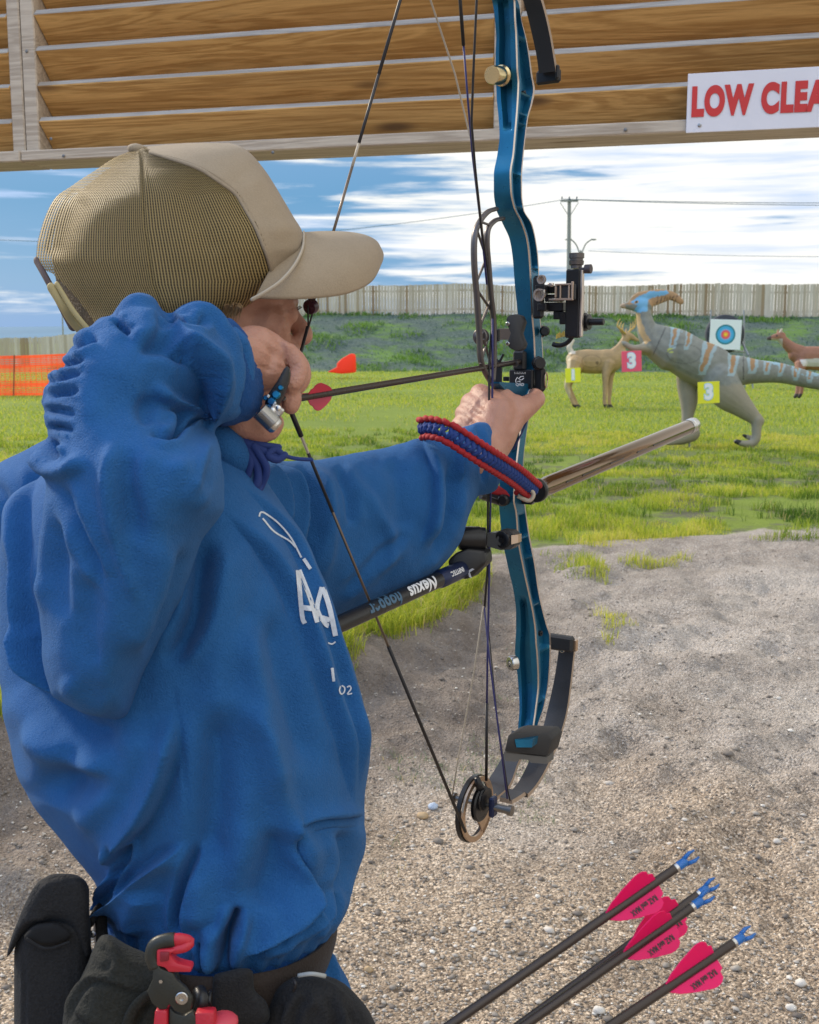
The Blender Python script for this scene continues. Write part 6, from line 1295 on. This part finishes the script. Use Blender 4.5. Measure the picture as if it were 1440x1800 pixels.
    V, Fs = inflate(out, lambda X, Y: 1.16 + 0 * X, 80, .075); V, Fs = remesh((V, Fs), .005, 8, .6); V = sculpt(V, np.asarray(Fs), [('v', [(-20, 830), (10, 900), (0, 1000)], 14, 7), ('r', [(40, 800), (50, 880), (20, 990)], 16, 6)]); part('hood', V, Fs, BLUE, HO, smooth_=True)
    mb = MB()
    q = spline(np.array([(*P(330, 752, 1.00), .016), (*P(375, 772, .99), .018), (*P(410, 800, 1.0), .017), (*P(436, 842, 1.03), .012), (*P(452, 868, 1.05), .008)]), 30); mb.tube(q[:, :3], q[:, 3], 18, round_=True)
    q = spline(np.array([(*P(340, 735, 1.02), .020), (*P(390, 758, 1.02), .022), (*P(425, 785, 1.05), .018), (*P(445, 800, 1.10), .012)]), 30); mb.tube(q[:, :3], q[:, 3], 18, round_=True)
    V, Fs = remesh(mb, .003, 5); part('hood_collar', V, Fs, BLUE, HO, smooth_=True)
    m = MB(); V, Fs = ringloft([(786, 424, 442, 1.045, .012), (820, 432, 462, 1.05, .014), (852, 446, 470, 1.06, .012), (868, 458, 472, 1.07, .006)], 30, 24); tt = NT('striped_lining'); v = tt.coord('Object', (1, 1, 1), (0, .7, 0)); s = tt.n('ShaderNodeSeparateXYZ'); tt.L.new(v, s.inputs[0]); w = tt.math('SINE', tt.math('MULTIPLY', s.outputs[0], 1500.0)); tt.fin(tt.mix(tt.rng(w, .2, .5), (.02, .05, .16), (.55, .62, .75)), .8); part('lining', V, Fs, tt.m, HO, smooth_=True)
    # drawstring loops
    ms = basic('drawstring', (.012, .035, .17), .8, bump=.0006, bscale=1200)
    for pts, r in (([(404, 762, 1.0), (432, 778, .995), (458, 790, 1.0), (476, 800, 1.005), (489, 803, 1.01)], .0042), ([(489, 803, 1.01), (492, 796, 1.008), (482, 790, 1.005), (470, 800, 1.0), (486, 808, 1.005), (500, 800, 1.01)], .0036), ([(496, 800, 1.01), (520, 806, 1.02), (548, 808, 1.03)], .0018), ([(430, 778, .995), (452, 820, 1.0), (452, 850, 1.0), (440, 862, 1.0)], .0040), ([(446, 784, .995), (468, 822, 1.0), (460, 852, 1.005), (450, 866, 1.0)], .0036), ([(440, 776, .998), (462, 782, 1.0), (490, 786, 1.01)], .0030), ([(418, 770, 1.0), (440, 806, .997), (436, 836, 1.0)], .0034)):
        m = MB(); q = spline(np.array([P(*a) for a in pts]), 26); m.tube(q, r, 8, round_=True); obj('drawstring', m, ms, HO, smooth_=True)
    # ---------------- print on the chest, laid on the cloth
    def cast(x, y):
        r = Vector(P(x, y, 1.0) - CV).normalized(); h = bv.ray_cast(Vector(CV), r); return (np.array(h[0]) - np.array(r) * .0014) if h[0] is not None else None
    def decal(strokes, mat, name):
        m = MB()
        for pts, w in strokes:
            q = spline(np.array(pts, float), 40) if len(pts) > 2 else spline(np.array(pts, float), 24); T = np.gradient(q, axis=0); T /= np.linalg.norm(T, axis=1)[:, None]; n = np.stack([-T[:, 1], T[:, 0]], 1); rows = []
            for p_, nn in zip(q, n):
                rw = [cast(*(p_ + nn * w * k)) for k in (-.5, -.17, .17, .5)]
                if all(a is not None for a in rw) and max(np.linalg.norm(rw[i] - rw[i + 1]) for i in range(3)) < .03: rows.append(rw)
                elif len(rows) > 1:
                    V = np.array(rows).reshape(-1, 3); m.add(V, [(i * 4 + j, i * 4 + j + 1, i * 4 + 5 + j, i * 4 + 4 + j) for i in range(len(rows) - 1) for j in range(3)]); rows = []
            if len(rows) > 1: V = np.array(rows).reshape(-1, 3); m.add(V, [(i * 4 + j, i * 4 + j + 1, i * 4 + 5 + j, i * 4 + 4 + j) for i in range(len(rows) - 1) for j in range(3)])
        if m.V: obj(name, m, mat, HO)
    mw = basic('print_grey', (.58, .62, .68), .75, var=.1, nscale=300)
    decal([([(524, 1002), (531, 1080), (536, 1096)], 8), ([(526, 1002), (545, 1050), (558, 1094)], 8), ([(532, 1068), (550, 1070)], 9)], mw, 'chest_print')
    decal([([(566, 1032), (558, 1070), (572, 1096), (578, 1100)], 8), ([(568, 1032), (580, 1070), (590, 1118)], 9), ([(566, 1086), (580, 1090)], 9)], mw, 'chest_print')
    decal([([(456, 908), (458, 901), (466, 902), (490, 920), (512, 946), (530, 980)], 3), ([(462, 911), (482, 934), (508, 950), (520, 962)], 3)], mw, 'chest_print')
    decal([([(534, 982), (546, 1000)], 6), ([(584, 1174), (587, 1198)], 5), ([(577, 1130), (584, 1132), (590, 1128)], 2.5)], mw, 'chest_print')
    decal([([(599, 1206), (597, 1213), (600, 1220), (605, 1217), (606, 1209), (601, 1205)], 2.4), ([(610, 1208), (615, 1206), (617, 1211), (611, 1220), (619, 1219)], 2.4)], mw, 'chest_print')
    # trousers and shoes, below the picture
    mt = fabric('trouser_cloth', (.03, .035, .05), (.02, .022, .03)); ms2 = basic('shoe', (.05, .05, .05), .6)
    for s in (-1, 1):
        h = HIP + BA * .075 * s; q = spline(np.array([(*(h + (0, 0, .03)), .068), (*(h - (0, 0, .22)), .068), (*(h - (0, 0, .45)), .066), (*(h - (0, 0, .62)), .064), (h[0], h[1], .10, .066)]), 30); m = MB(); m.tube(q[:, :3], q[:, 3], 28); obj('trouser_leg', m, mt, PERSON, smooth_=True)
        g = np.array((h[0], h[1], .045)); q = spline(np.array([(*(g - BB * .05), .044), (*(g + BB * .05), .046), (*(g + BB * .14), .042), (*(g + BB * .19), .030)]), 20); m = MB(); m.tube(q[:, :3], q[:, 3], 18, round_=True); obj('shoe', m, ms2, PERSON, smooth_=True)
build_hoodie()
def build_cap():
    CAP = bpy.data.objects.new('cap', None); COL.objects.link(CAP); CAP.parent = PERSON; c0 = P(300, 500, 1.08); CAP.location = tuple(c0 - wpos(PERSON))
    st = [(251, 330, 402, 1.08, .018), (255, 285, 417, 1.08, .030), (262, 243, 431, 1.08, .045), (275, 206, 446, 1.08, .059), (300, 166, 466, 1.08, .073), (320, 135, 479, 1.08, .080), (350, 97, 497, 1.08, .088), (380, 81, 515, 1.08, .093), (410, 71, 532, 1.08, .097), (435, 65, 535, 1.08, .099), (455, 63, 526, 1.08, .100), (480, 74, 508, 1.08, .100), (500, 86, 488, 1.08, .100), (525, 103, 456, 1.08, .100), (550, 118, 420, 1.08, .099), (578, 129, 380, 1.08, .098)]
    n, nph = 300, 360; V, Fs = ringloft(st, n, nph, 'y', .97); px, py, d = toPix(V)
    ys = np.array([262, 270, 295, 340, 400, 450, 495, 525, 580]); fx = np.interp(py, ys, [256, 270, 350, 415, 450, 470, 482, 470, 430]); Lr = interp([s[0] for s in st], [s[1] for s in st], py); sx = np.interp(py, [262, 300, 400, 500, 580], [250, 251, 257, 272, 300])
    u = np.where(px < sx, (px - Lr) / np.maximum(sx - Lr, 1) * 48, 48 + (px - sx) / np.maximum(fx - sx, 1) * 38); foam = (px > fx).astype(float)
    # panel seams and the raised foam front
    V = sculpt(V, Fs, [('v|', [(248, 268), (251, 310), (257, 400), (272, 500), (300, 575)], 2.5, 1.5), ('S|', [(258, 266), (350, 295), (415, 340), (450, 400), (470, 450), (482, 495), (478, 520)], 4, 1.6), ('v', [(150, 330), (110, 400), (90, 460)], 20, 3), ('v', [(330, 300), (350, 380), (380, 460)], 24, 2.5), ('r', [(430, 300), (470, 360), (500, 430)], 24, 2)])
    # cut the adjuster arch out of the back
    cen = PA(px, py, d); f = np.asarray(Fs); fxm = px[f].mean(1); fym = py[f].mean(1); hole = ((fxm < np.interp(fym, [462, 480, 520, 560, 590], [40, 92, 132, 162, 175])) & (fym > 462)) | (fym > 576)
    f = f[~hole]; cap_m = NT('trucker_mesh'); au = cap_m.n('ShaderNodeAttribute', attribute_name='mu'); av = cap_m.n('ShaderNodeAttribute', attribute_name='mv')
    su = cap_m.math('SINE', cap_m.math('MULTIPLY', au.outputs['Fac'], 2 * math.pi)); sv = cap_m.math('SINE', cap_m.math('MULTIPLY', av.outputs['Fac'], 2 * math.pi))
    hole_m = cap_m.math('MULTIPLY', cap_m.rng(su, -.25, .45, 0, 1, True), cap_m.rng(sv, -.75, .1, .30, 1, True)); cap_m.fin(cap_m.mix(cap_m.rng(hole_m, 0, .6), (.40, .29, .12), (.09, .062, .03)), .6, 0, cap_m.bump(su, .0008), Specular_IOR_Level=.3)
    tr = cap_m.n('ShaderNodeBsdfTransparent'); ms = cap_m.n('ShaderNodeMixShader'); cap_m.L.new(cap_m.math('MULTIPLY', hole_m, .80), ms.inputs[0]); cap_m.L.new(cap_m.b.outputs[0], ms.inputs[1]); cap_m.L.new(tr.outputs[0], ms.inputs[2]); cap_m.L.new(ms.outputs[0], cap_m.out.inputs[0])
    mf = fabric('cap_foam', (.33, .26, .18), (.28, .22, .15), 700, .0003, .1, .8); mb_ = mf
    fo = foam[f].mean(1) > .5
    o = part('crown_mesh', V, f[~fo], cap_m.m, CAP, smooth_=True); attr_float(o.data, 'mu', u); attr_float(o.data, 'mv', py / 4.9)
    o = part('front_panel', V, f[fo], mf, CAP, smooth_=True)
    bvc = BVHTree.FromPolygons(V.tolist(), [tuple(a) for a in np.asarray(Fs)]); q = []
    for y_ in np.linspace(267, 521, 70):
        x_ = np.interp(y_, ys, [256, 270, 350, 415, 450, 470, 482, 470, 430]); rr_ = Vector(P(x_, y_, 1.0) - CV).normalized(); h_ = bvc.ray_cast(Vector(CV), rr_)
        if h_[0] is not None and h_[3] < 1.12: q.append(np.array(h_[0]) - np.array(rr_) * .0004)
    q = np.array(q); q[2:-2] = (q[:-4] + q[1:-3] + q[2:-2] + q[3:-1] + q[4:]) / 5; m = MB(); m.tube(q, .0019, 8, round_=True); obj('panel_binding', m, mf, CAP, smooth_=True)
    m = MB(); m.ball(P(243, 264, 1.075), (.0105, .0105, .006), 16, ax=((.97, 0, -.2), (0, 1, 0), (.2, 0, .97))); obj('button', m, mf, CAP, smooth_=True)
    # edge binding over panel border and round the arch
    def cast_line(pts, r, mat, nm, dd=1.0):
        q = spline(np.array([P(*a) for a in pts]), 40); m = MB(); m.tube(q, r, 8, round_=True, flat=(1, .6)); obj(nm, m, mat, CAP, smooth_=True)
    # brim
    ns, ntt = 70, 60; s = np.linspace(0, 1, ns)
    C = spline([(533, 411, 1.10), (570, 409, 1.12), (610, 410, 1.145), (640, 415, 1.165), (660, 425, 1.178), (669, 440, 1.186)], ns)
    En = spline([(448, 524, 1.015), (500, 526, 1.02), (560, 524, 1.035), (610, 516, 1.06), (650, 496, 1.10), (669, 462, 1.15), (672, 448, 1.18)], ns)
    Ef = spline([(520, 500, 1.19), (560, 505, 1.21), (600, 500, 1.225), (630, 490, 1.235), (655, 475, 1.23), (668, 458, 1.21), (671, 446, 1.195)], ns)
    rows = []
    for i in range(ns):
        row = []
        for t_ in np.linspace(-1, 1, ntt):
            E = En[i] if t_ < 0 else Ef[i]; a = abs(t_) * math.pi / 2; px_ = C[i, 0] + (E[0] - C[i, 0]) * (abs(t_) ** 1.0); py_ = C[i, 1] + (E[1] - C[i, 1]) * (1 - math.cos(a)) ** .9; dd = C[i, 2] + (E[2] - C[i, 2]) * math.sin(a); row.append(P(px_, py_, dd))
        rows.append(row)
    V = np.array(rows).reshape(-1, 3); Fs = [(i * ntt + j, i * ntt + j + 1, (i + 1) * ntt + j + 1, (i + 1) * ntt + j) for i in range(ns - 1) for j in range(ntt - 1)]
    V2, F2 = evalmesh(V, Fs, [('SOLIDIFY', dict(thickness=.0035, offset=0))]); obj('brim', (V2, F2), mf, CAP, smooth_=True)
    for i in (38, 46, 53, 59, 64):
        q = np.array(rows[i])[4:-4]; nn = np.gradient(q, axis=0); m = MB(); off = CV - q; off /= np.linalg.norm(off, axis=1)[:, None]; m.tube(q + off * .0019, .00045, 5); obj('brim_stitching', m, basic('thread_tan', (.24, .19, .13), .8), CAP, smooth_=True)
    mp = basic('piping', (.44, .38, .30), .7, bump=.0004, bscale=1500)
    cast_line([(534, 409, 1.08), (532, 436, 1.05), (518, 466, 1.025), (494, 494, 1.008), (464, 515, .996), (444, 526, .992)], .0022, mp, 'piping'); 
    # adjuster strap and dark bill of the arch
    ma = basic('strap_brown', (.13, .09, .08), .7); my = basic('strap_tan', (.38, .30, .13), .7)
    cast_line([(64, 458, 1.06), (82, 490, 1.05), (100, 524, 1.05), (114, 552, 1.06), (127, 577, 1.08)], .0038, ma, 'arch_binding'); cast_line([(90, 505, 1.0), (112, 540, 1.0), (128, 566, 1.01), (150, 590, 1.02)], .0042, my, 'adjuster_strap'); cast_line([(100, 500, .998), (130, 548, .99), (160, 585, .985)], .0028, my, 'arch_binding')
    # hair inside the cap and at the temple
    mh = basic('hair', (.10, .065, .032), .7, nscale=60, var=.5, bump=.002, bscale=400); m = MB(); V, Fs = ringloft([(268, 300, 380, 1.08, .02), (285, 215, 430, 1.08, .05), (320, 160, 465, 1.08, .07), (380, 105, 500, 1.08, .084), (440, 92, 515, 1.08, .09), (500, 100, 470, 1.08, .091), (545, 118, 420, 1.08, .09), (600, 150, 370, 1.08, .085), (650, 190, 360, 1.08, .07)], 60, 80); V, Fs = close_caps(V, Fs, 80); obj('hair', (V, Fs), mh, PERSON, smooth_=True)
    m = MB()
    for k in range(46):
        x = 392 + random.random() * 34; a = P(x, 532 + random.random() * 8, 1.008 + random.random() * .01); b_ = P(x - 4 - random.random() * 8, 552 + random.random() * 16, 1.02); m.tube([a, (a + b_) / 2 + BA * .001, b_], [.0007, .0006, .0002], 4)
    obj('hair', m, basic('hair_temple', (.30, .19, .09), .6), PERSON)
    m = MB()
    for k in range(9): a = P(510 + k * .7, 545 + k * .3, 1.108 + k * .003); m.tube([a, a + np.array((.0055, .001, .0012 + .0008 * math.sin(k))), a + np.array((.0095, .002, .0045))], [.0003, .0003, .0001], 4)
    obj('eyelash', m, basic('lash', (.08, .05, .03), .6), PERSON)
    m = MB(); m.tube([P(492, 536, 1.09), P(503, 532, 1.102), P(511, 534, 1.115)], [.0012, .0018, .001], 6); obj('eyebrow', m, basic('brow', (.20, .12, .06), .7), PERSON)
build_cap()
# ================================================================== QUIVER ARROWS AND BELT GEAR
def quiver_arrows():
    for (t0, t1, s, lab, rolls) in [
        ((1223, 1502), (790, 1803), .74, 'uppermost of the pink fletched arrows, highest blue nock', (50, 170, 290)),
        ((1259, 1550), (900, 1812), .78, 'pink fletched arrow lying just behind the middle one, its nock slightly higher', (40, 165, 285)),
        ((1250, 1571), (905, 1815), .74, 'middle pink fletched arrow in front of its close neighbour', (55, 175, 295)),
        ((1322, 1636), (1070, 1806), .72, 'lowest pink fletched arrow, farthest right with the lowest nock', (45, 170, 290))]:
        a = P(*t0, s); d_end = s * .93; b = P(*t1, d_end); d = (b - a) / np.linalg.norm(b - a)
        make_arrow(a, a + d * .62, lab, MK['pink'], R=.0030, rolls=rolls, vl=.040, vh=.0125, vat=.033, group='pink fletched arrows in the hip quiver')
quiver_arrows()
def build_release():
    r = thing('release_aid', P(485, 700, .99), 'blue and silver hand held release aid gripped at the jaw with a knurled barrel', 'release aid')
    t = NT('release_blue'); v = t.coord(); t.fin(t.mix(t.rng(t.noise(v, 60, 3), .35, .65), (.01, .06, .16), (.02, .22, .38)), .2, .8); mb_ = t.m
    q = [(505, 640), (510, 650), (508, 668), (500, 690), (492, 706), (484, 722), (470, 722), (464, 708), (472, 690), (486, 670), (498, 648)]
    m = MB(); m.prism(np.array([P(x, y, .978) for x, y in q]), FV, .012); V, Fs = evalmesh(*m.mesh(), [('BEVEL', dict(width=.0025, segments=2, limit_method='ANGLE'))]); obj('handle', (V, Fs), MK['black'], r, ang=40)
    m = MB()
    for x, y, rr in ((486, 694, 8), (478, 706, 8), (474, 716, 6), (494, 682, 5), (468, 700, 5)): m.lathe(P(x, y, .978), -FV, [(0, rr * .0005), (.003, rr * .0005), (.0045, rr * .00035)], 14)
    obj('hinge_post', m, mb_, r, ang=40)
    m = MB()
    for x, y, rr in ((472, 697, 3), (484, 709, 2.5), (490, 718, 5), (480, 722, 5)): m.lathe(P(x, y, .975), -FV, [(0, rr * .0005), (.0025, rr * .0005), (.003, rr * .0003)], 12)
    m.box(P(487, 720, .977), (.012, .008, .008), ax=((.8, 0, -.6), (0, 1, 0), (.6, 0, .8)), bevel=.0015); obj('screw', m, MK['steel'], r, ang=40)
    a = P(457, 722, .972); b = P(485, 749, .976); d = (b - a) / np.linalg.norm(b - a); L = np.linalg.norm(b - a); m = MB()
    prof = [(0, .007)]; k = 0
    while k * .0009 < L - .002: prof += [(k * .0009, .0086), (k * .0009 + .00045, .0080)]; k += 1
    m.lathe(a, d, prof + [(L, .0078), (L + .002, .006)], 24); obj('knurled_barrel', m, MK['steel'], r)
    m = MB(); q = spline(np.array([P(498, 700, 1.0), P(504, 706, 1.03), P(508, 706, 1.06)]), 10); m.tube(q, .0025, 8); obj('hook', m, MK['steel'], r)
build_release()
def build_gear():
    cord = fabric('nylon_black', (.018, .018, .019), (.012, .012, .013), 500, .0012, .04, .75); oliv = fabric('nylon_olive', (.024, .024, .019), (.016, .016, .014), 400, .0014, .04, .8); cord_ = cord; brown = fabric('belt_brown', (.032, .023, .019), (.024, .018, .015), 500, .0008, .1, .7)
    st = [(1615, 176, 584, 1.055, .142, 104), (1630, 172, 586, 1.055, .146, 106), (1668, 176, 576, 1.055, .146, 108), (1690, 182, 566, 1.055, .140, 110)]
    V, Fs = ringloft(st, 30, 300); px, py, _ = toPix(V); o = obj('belt', (V, Fs), brown, None, P(380, 1700, 1.055), smooth_=True)
    V2, F2 = evalmesh(V, Fs, [('SOLIDIFY', dict(thickness=.004, offset=-1))]); bpy.data.objects.remove(o)
    o = obj('quiver_belt', (V2, F2), brown, None, P(380, 1700, 1.055), smooth_=True); tag(o, 'dark webbing belt round the hoodie hem carrying the black pouches', 'belt')
    def cushion(name, poly, d, R, h, mat, folds, label=None, cat=None, parent=None, vox=.003):
        c = sm_curve(poly, 160); V, Fs = inflate(c, d if callable(d) else (lambda X, Y: d + 0 * X), R, h, 3, .42); V, Fs = remesh((V, Fs), vox, 4); V = sculpt(V, np.asarray(Fs), folds); cc = V.mean(0)
        o = obj(name, (V, Fs), mat, parent, None if parent else np.array((cc[0], cc[1], V[:, 2].min())), smooth_=True)
        if label: tag(o, label, cat)
        return o
    # tall holster at the left
    r = thing('holster', P(95, 1800, .96), 'tall black holster with a rounded open flap hanging at the left of the belt', 'holster')
    cushion('body', [(25, 1900), (24, 1780), (22, 1690), (32, 1640), (60, 1612), (110, 1606), (150, 1620), (164, 1680), (165, 1780), (165, 1900)], .975, 34, .034, cord, [('v', [(42, 1665), (44, 1750), (42, 1850)], 3, 1.4), ('v', [(128, 1650), (128, 1750), (126, 1850)], 3, 1.6), ('v', [(44, 1664), (85, 1672), (126, 1655)], 3, 1.2)], parent=r)
    cushion('flap', [(7, 1695), (16, 1655), (30, 1618), (44, 1585), (62, 1555), (85, 1538), (112, 1533), (142, 1540), (158, 1560), (160, 1600), (160, 1680), (150, 1690), (132, 1650), (110, 1625), (70, 1622), (42, 1640), (24, 1672)], .955, 22, .016, cord, [('r', [(40, 1620), (62, 1613), (84, 1613)], 4, 3.0), ('v', [(52, 1590), (75, 1552), (110, 1545), (146, 1560)], 2.5, 1.0)], parent=r)
    m = MB(); m.tube(spline([P(46, 1650, .932), P(82, 1668, .930), P(124, 1656, .932)], 20), .0014, 8, flat=(1, .6)); obj('rim', m, cord, r, smooth_=True)
    cushion('opening', [(38, 1646), (58, 1626), (100, 1620), (126, 1640), (122, 1654), (84, 1664), (46, 1658)], .9385, 10, .004, basic('pocket_shade', (.004, .004, .005), .9), [], parent=r)  # near-black cushion stands in for the shade inside the holster
    m = MB(); m.tube(spline([P(160, 1620, .96), P(175, 1600, .98), P(180, 1660, .97)], 12), .006, 8, flat=(1, .4)); obj('strap', m, cord, r, smooth_=True)
    m = MB(); m.lathe(P(163, 1642, .955), -FV, [(0, .003), (.001, .003), (.002, .002)], 12); obj('rivet', m, MK['steel'], r)
    # olive pouch
    r = thing('belt_pouch', P(215, 1850, .9), 'olive black padded belt pouch between the tall holster and the red clip', 'pouch')
    cushion('body', [(104, 1900), (108, 1800), (118, 1762), (140, 1720), (158, 1680), (172, 1648), (190, 1640), (225, 1660), (262, 1676), (300, 1690), (320, 1730), (322, 1900)], .92, 60, .045, oliv, [('r', [(112, 1800), (124, 1762), (146, 1728), (170, 1716), (215, 1728), (262, 1748)], 4, 3.5), ('v', [(118, 1810), (132, 1766), (152, 1736), (172, 1726), (214, 1738), (258, 1758)], 4, 2.5), ('v', [(196, 1690), (230, 1702), (268, 1712)], 4, 2.5), ('v', [(175, 1660), (190, 1690), (180, 1710)], 8, 3), ('r', [(130, 1770), (160, 1790), (200, 1815)], 9, 3), ('v', [(124, 1780), (150, 1800), (190, 1830)], 5, 2), ('S', [(272, 1746), (244, 1766), (228, 1790), (222, 1820)], 6, 5), ('v', [(268, 1758), (248, 1780), (238, 1810)], 6, 5)], parent=r)
    m = MB(); m.tube(spline([P(276, 1740, .868), P(250, 1756, .866), (P(232, 1778, .866)), P(222, 1805, .868)], 20), .004, 8, flat=(1, .5)); obj('strap', m, oliv, r, smooth_=True)
    # right pouch
    r = thing('release_pouch', P(570, 1850, .93), 'black wrinkled drawstring pouch at the right hip end of the belt', 'pouch')
    cushion('body', [(462, 1900), (464, 1800), (472, 1755), (492, 1728), (525, 1714), (560, 1712), (596, 1722), (628, 1748), (655, 1785), (672, 1830), (680, 1900)], .95, 60, .050, cord, [('v', [(545, 1740), (520, 1780), (512, 1830)], 8, 5), ('v', [(575, 1745), (590, 1790), (585, 1840)], 8, 5), ('r', [(480, 1752), (520, 1732), (570, 1730), (620, 1765)], 6, 3), ('v', [(495, 1760), (492, 1800), (490, 1840)], 7, 5), ('r', [(530, 1760), (545, 1748), (556, 1775)], 6, 3), ('v', [(610, 1770), (630, 1810), (632, 1850)], 8, 4), ('r', [(505, 1770), (500, 1800), (505, 1840)], 5, 3), ('r', [(600, 1770), (606, 1800), (604, 1850)], 6, 3)], parent=r)
    m = MB(); m.tube(spline([P(525, 1715, .905), P(548, 1712, .90), P(572, 1716, .905)], 12), .0018, 8); obj('rim_wire', m, basic('rim_grey', (.35, .37, .36), .5), r, smooth_=True)
    m = MB(); m.tube(spline([P(514, 1720, .9), P(520, 1730, .895), P(516, 1742, .9)], 10), .0012, 6); obj('thread', m, MK['str'], r, smooth_=True)
    # dark belt loop block
    o = cushion('belt_loop', [(372, 1712), (440, 1700), (448, 1740), (470, 1760), (470, 1800), (380, 1796)], .905, 14, .010, cord, [], parent=None); tag(o, 'wide black webbing keeper on the belt beside the right pouch', 'belt loop')
    # red and black clip tool
    r = thing('clip_tool', P(320, 1800, .86), 'black metal clip tool with red rubber jaws clamped on the belt front', 'clip')
    blk = basic('tool_black', (.035, .035, .028), .45, .3, bump=.0003, bscale=500); red = basic('tool_red', (.50, .018, .035), .42, var=.15, bump=.0004, bscale=300)
    def plate(name, q, d, t_, mat, b=.0015): m = MB(); m.prism(np.array([P(x, y, d) for x, y in q]), FV, t_); V, Fs = evalmesh(*m.mesh(), [('BEVEL', dict(width=b, segments=2, limit_method='ANGLE'))]); obj(name, (V, Fs), mat, r, ang=35)
    plate('side_plate', [(258, 1744), (268, 1722), (268, 1690), (276, 1694), (284, 1704), (305, 1711), (310, 1724), (326, 1738), (338, 1756), (336, 1776), (322, 1784), (306, 1778), (297, 1766), (292, 1776), (280, 1776), (266, 1764)], .846, .006, blk)
    plate('lower_arm', [(297, 1770), (308, 1782), (324, 1786), (338, 1778), (346, 1790), (348, 1830), (296, 1830)], .849, .006, blk)
    m = MB(); m.tube(spline([P(274, 1700, .85), P(268, 1680, .85), P(274, 1662, .85), P(292, 1654, .85), P(308, 1652, .85)], 20), [.0058] * 20, 10, flat=(1, .8)); obj('hook', m, blk, r, smooth_=True)
    m = MB(); m.tube(spline([P(304, 1652, .85), P(318, 1652, .85), P(332, 1656, .852), P(326, 1663, .85), P(310, 1667, .85)], 20), [.0050] * 20, 10, flat=(1, .8), round_=True); obj('jaw', m, red, r, smooth_=True)
    plate('jaw', [(275, 1670), (306, 1668), (312, 1672), (298, 1678), (306, 1690), (312, 1694), (336, 1700), (336, 1710), (296, 1710), (290, 1702), (275, 1698)], .845, .012, red)
    plate('jaw_inner', [(281, 1674), (298, 1674), (296, 1690), (281, 1692)], .8435, .002, basic('tool_dark_red', (.22, .01, .02), .5))
    plate('handle_grip', [(272, 1776), (294, 1776), (293, 1840), (266, 1840)], .845, .014, red, .002); plate('handle_grip', [(342, 1781), (376, 1780), (378, 1796), (376, 1840), (344, 1840)], .848, .012, red, .002)
    m = MB(); m.ball(P(392, 1796, .86), (.012, .012, .006), 14); obj('grip_knob', m, basic('tool_pink', (.60, .06, .09), .45), r, smooth_=True)
    m = MB(); m.lathe(P(320, 1754, .8455), -FV, [(0, .0048), (.0015, .0048), (.002, .0042), (.002, .0018), (.0005, .0016)], 24); obj('rivet', m, MK['steel'], r, ang=40); m = MB(); m.lathe(P(283, 1725, .8455), -FV, [(0, .0016), (.001, .0014)], 12); obj('rivet', m, MK['steel'], r)
    m = MB(); m.tube(spline([P(350, 1742, .87), P(356, 1758, .862), P(352, 1776, .866)], 10), .0055, 10); m.tube(spline([P(370, 1742, .87), P(368, 1760, .862), P(372, 1776, .87)], 10), .0015, 8); obj('spring', m, MK['black'], r, smooth_=True)
build_gear()
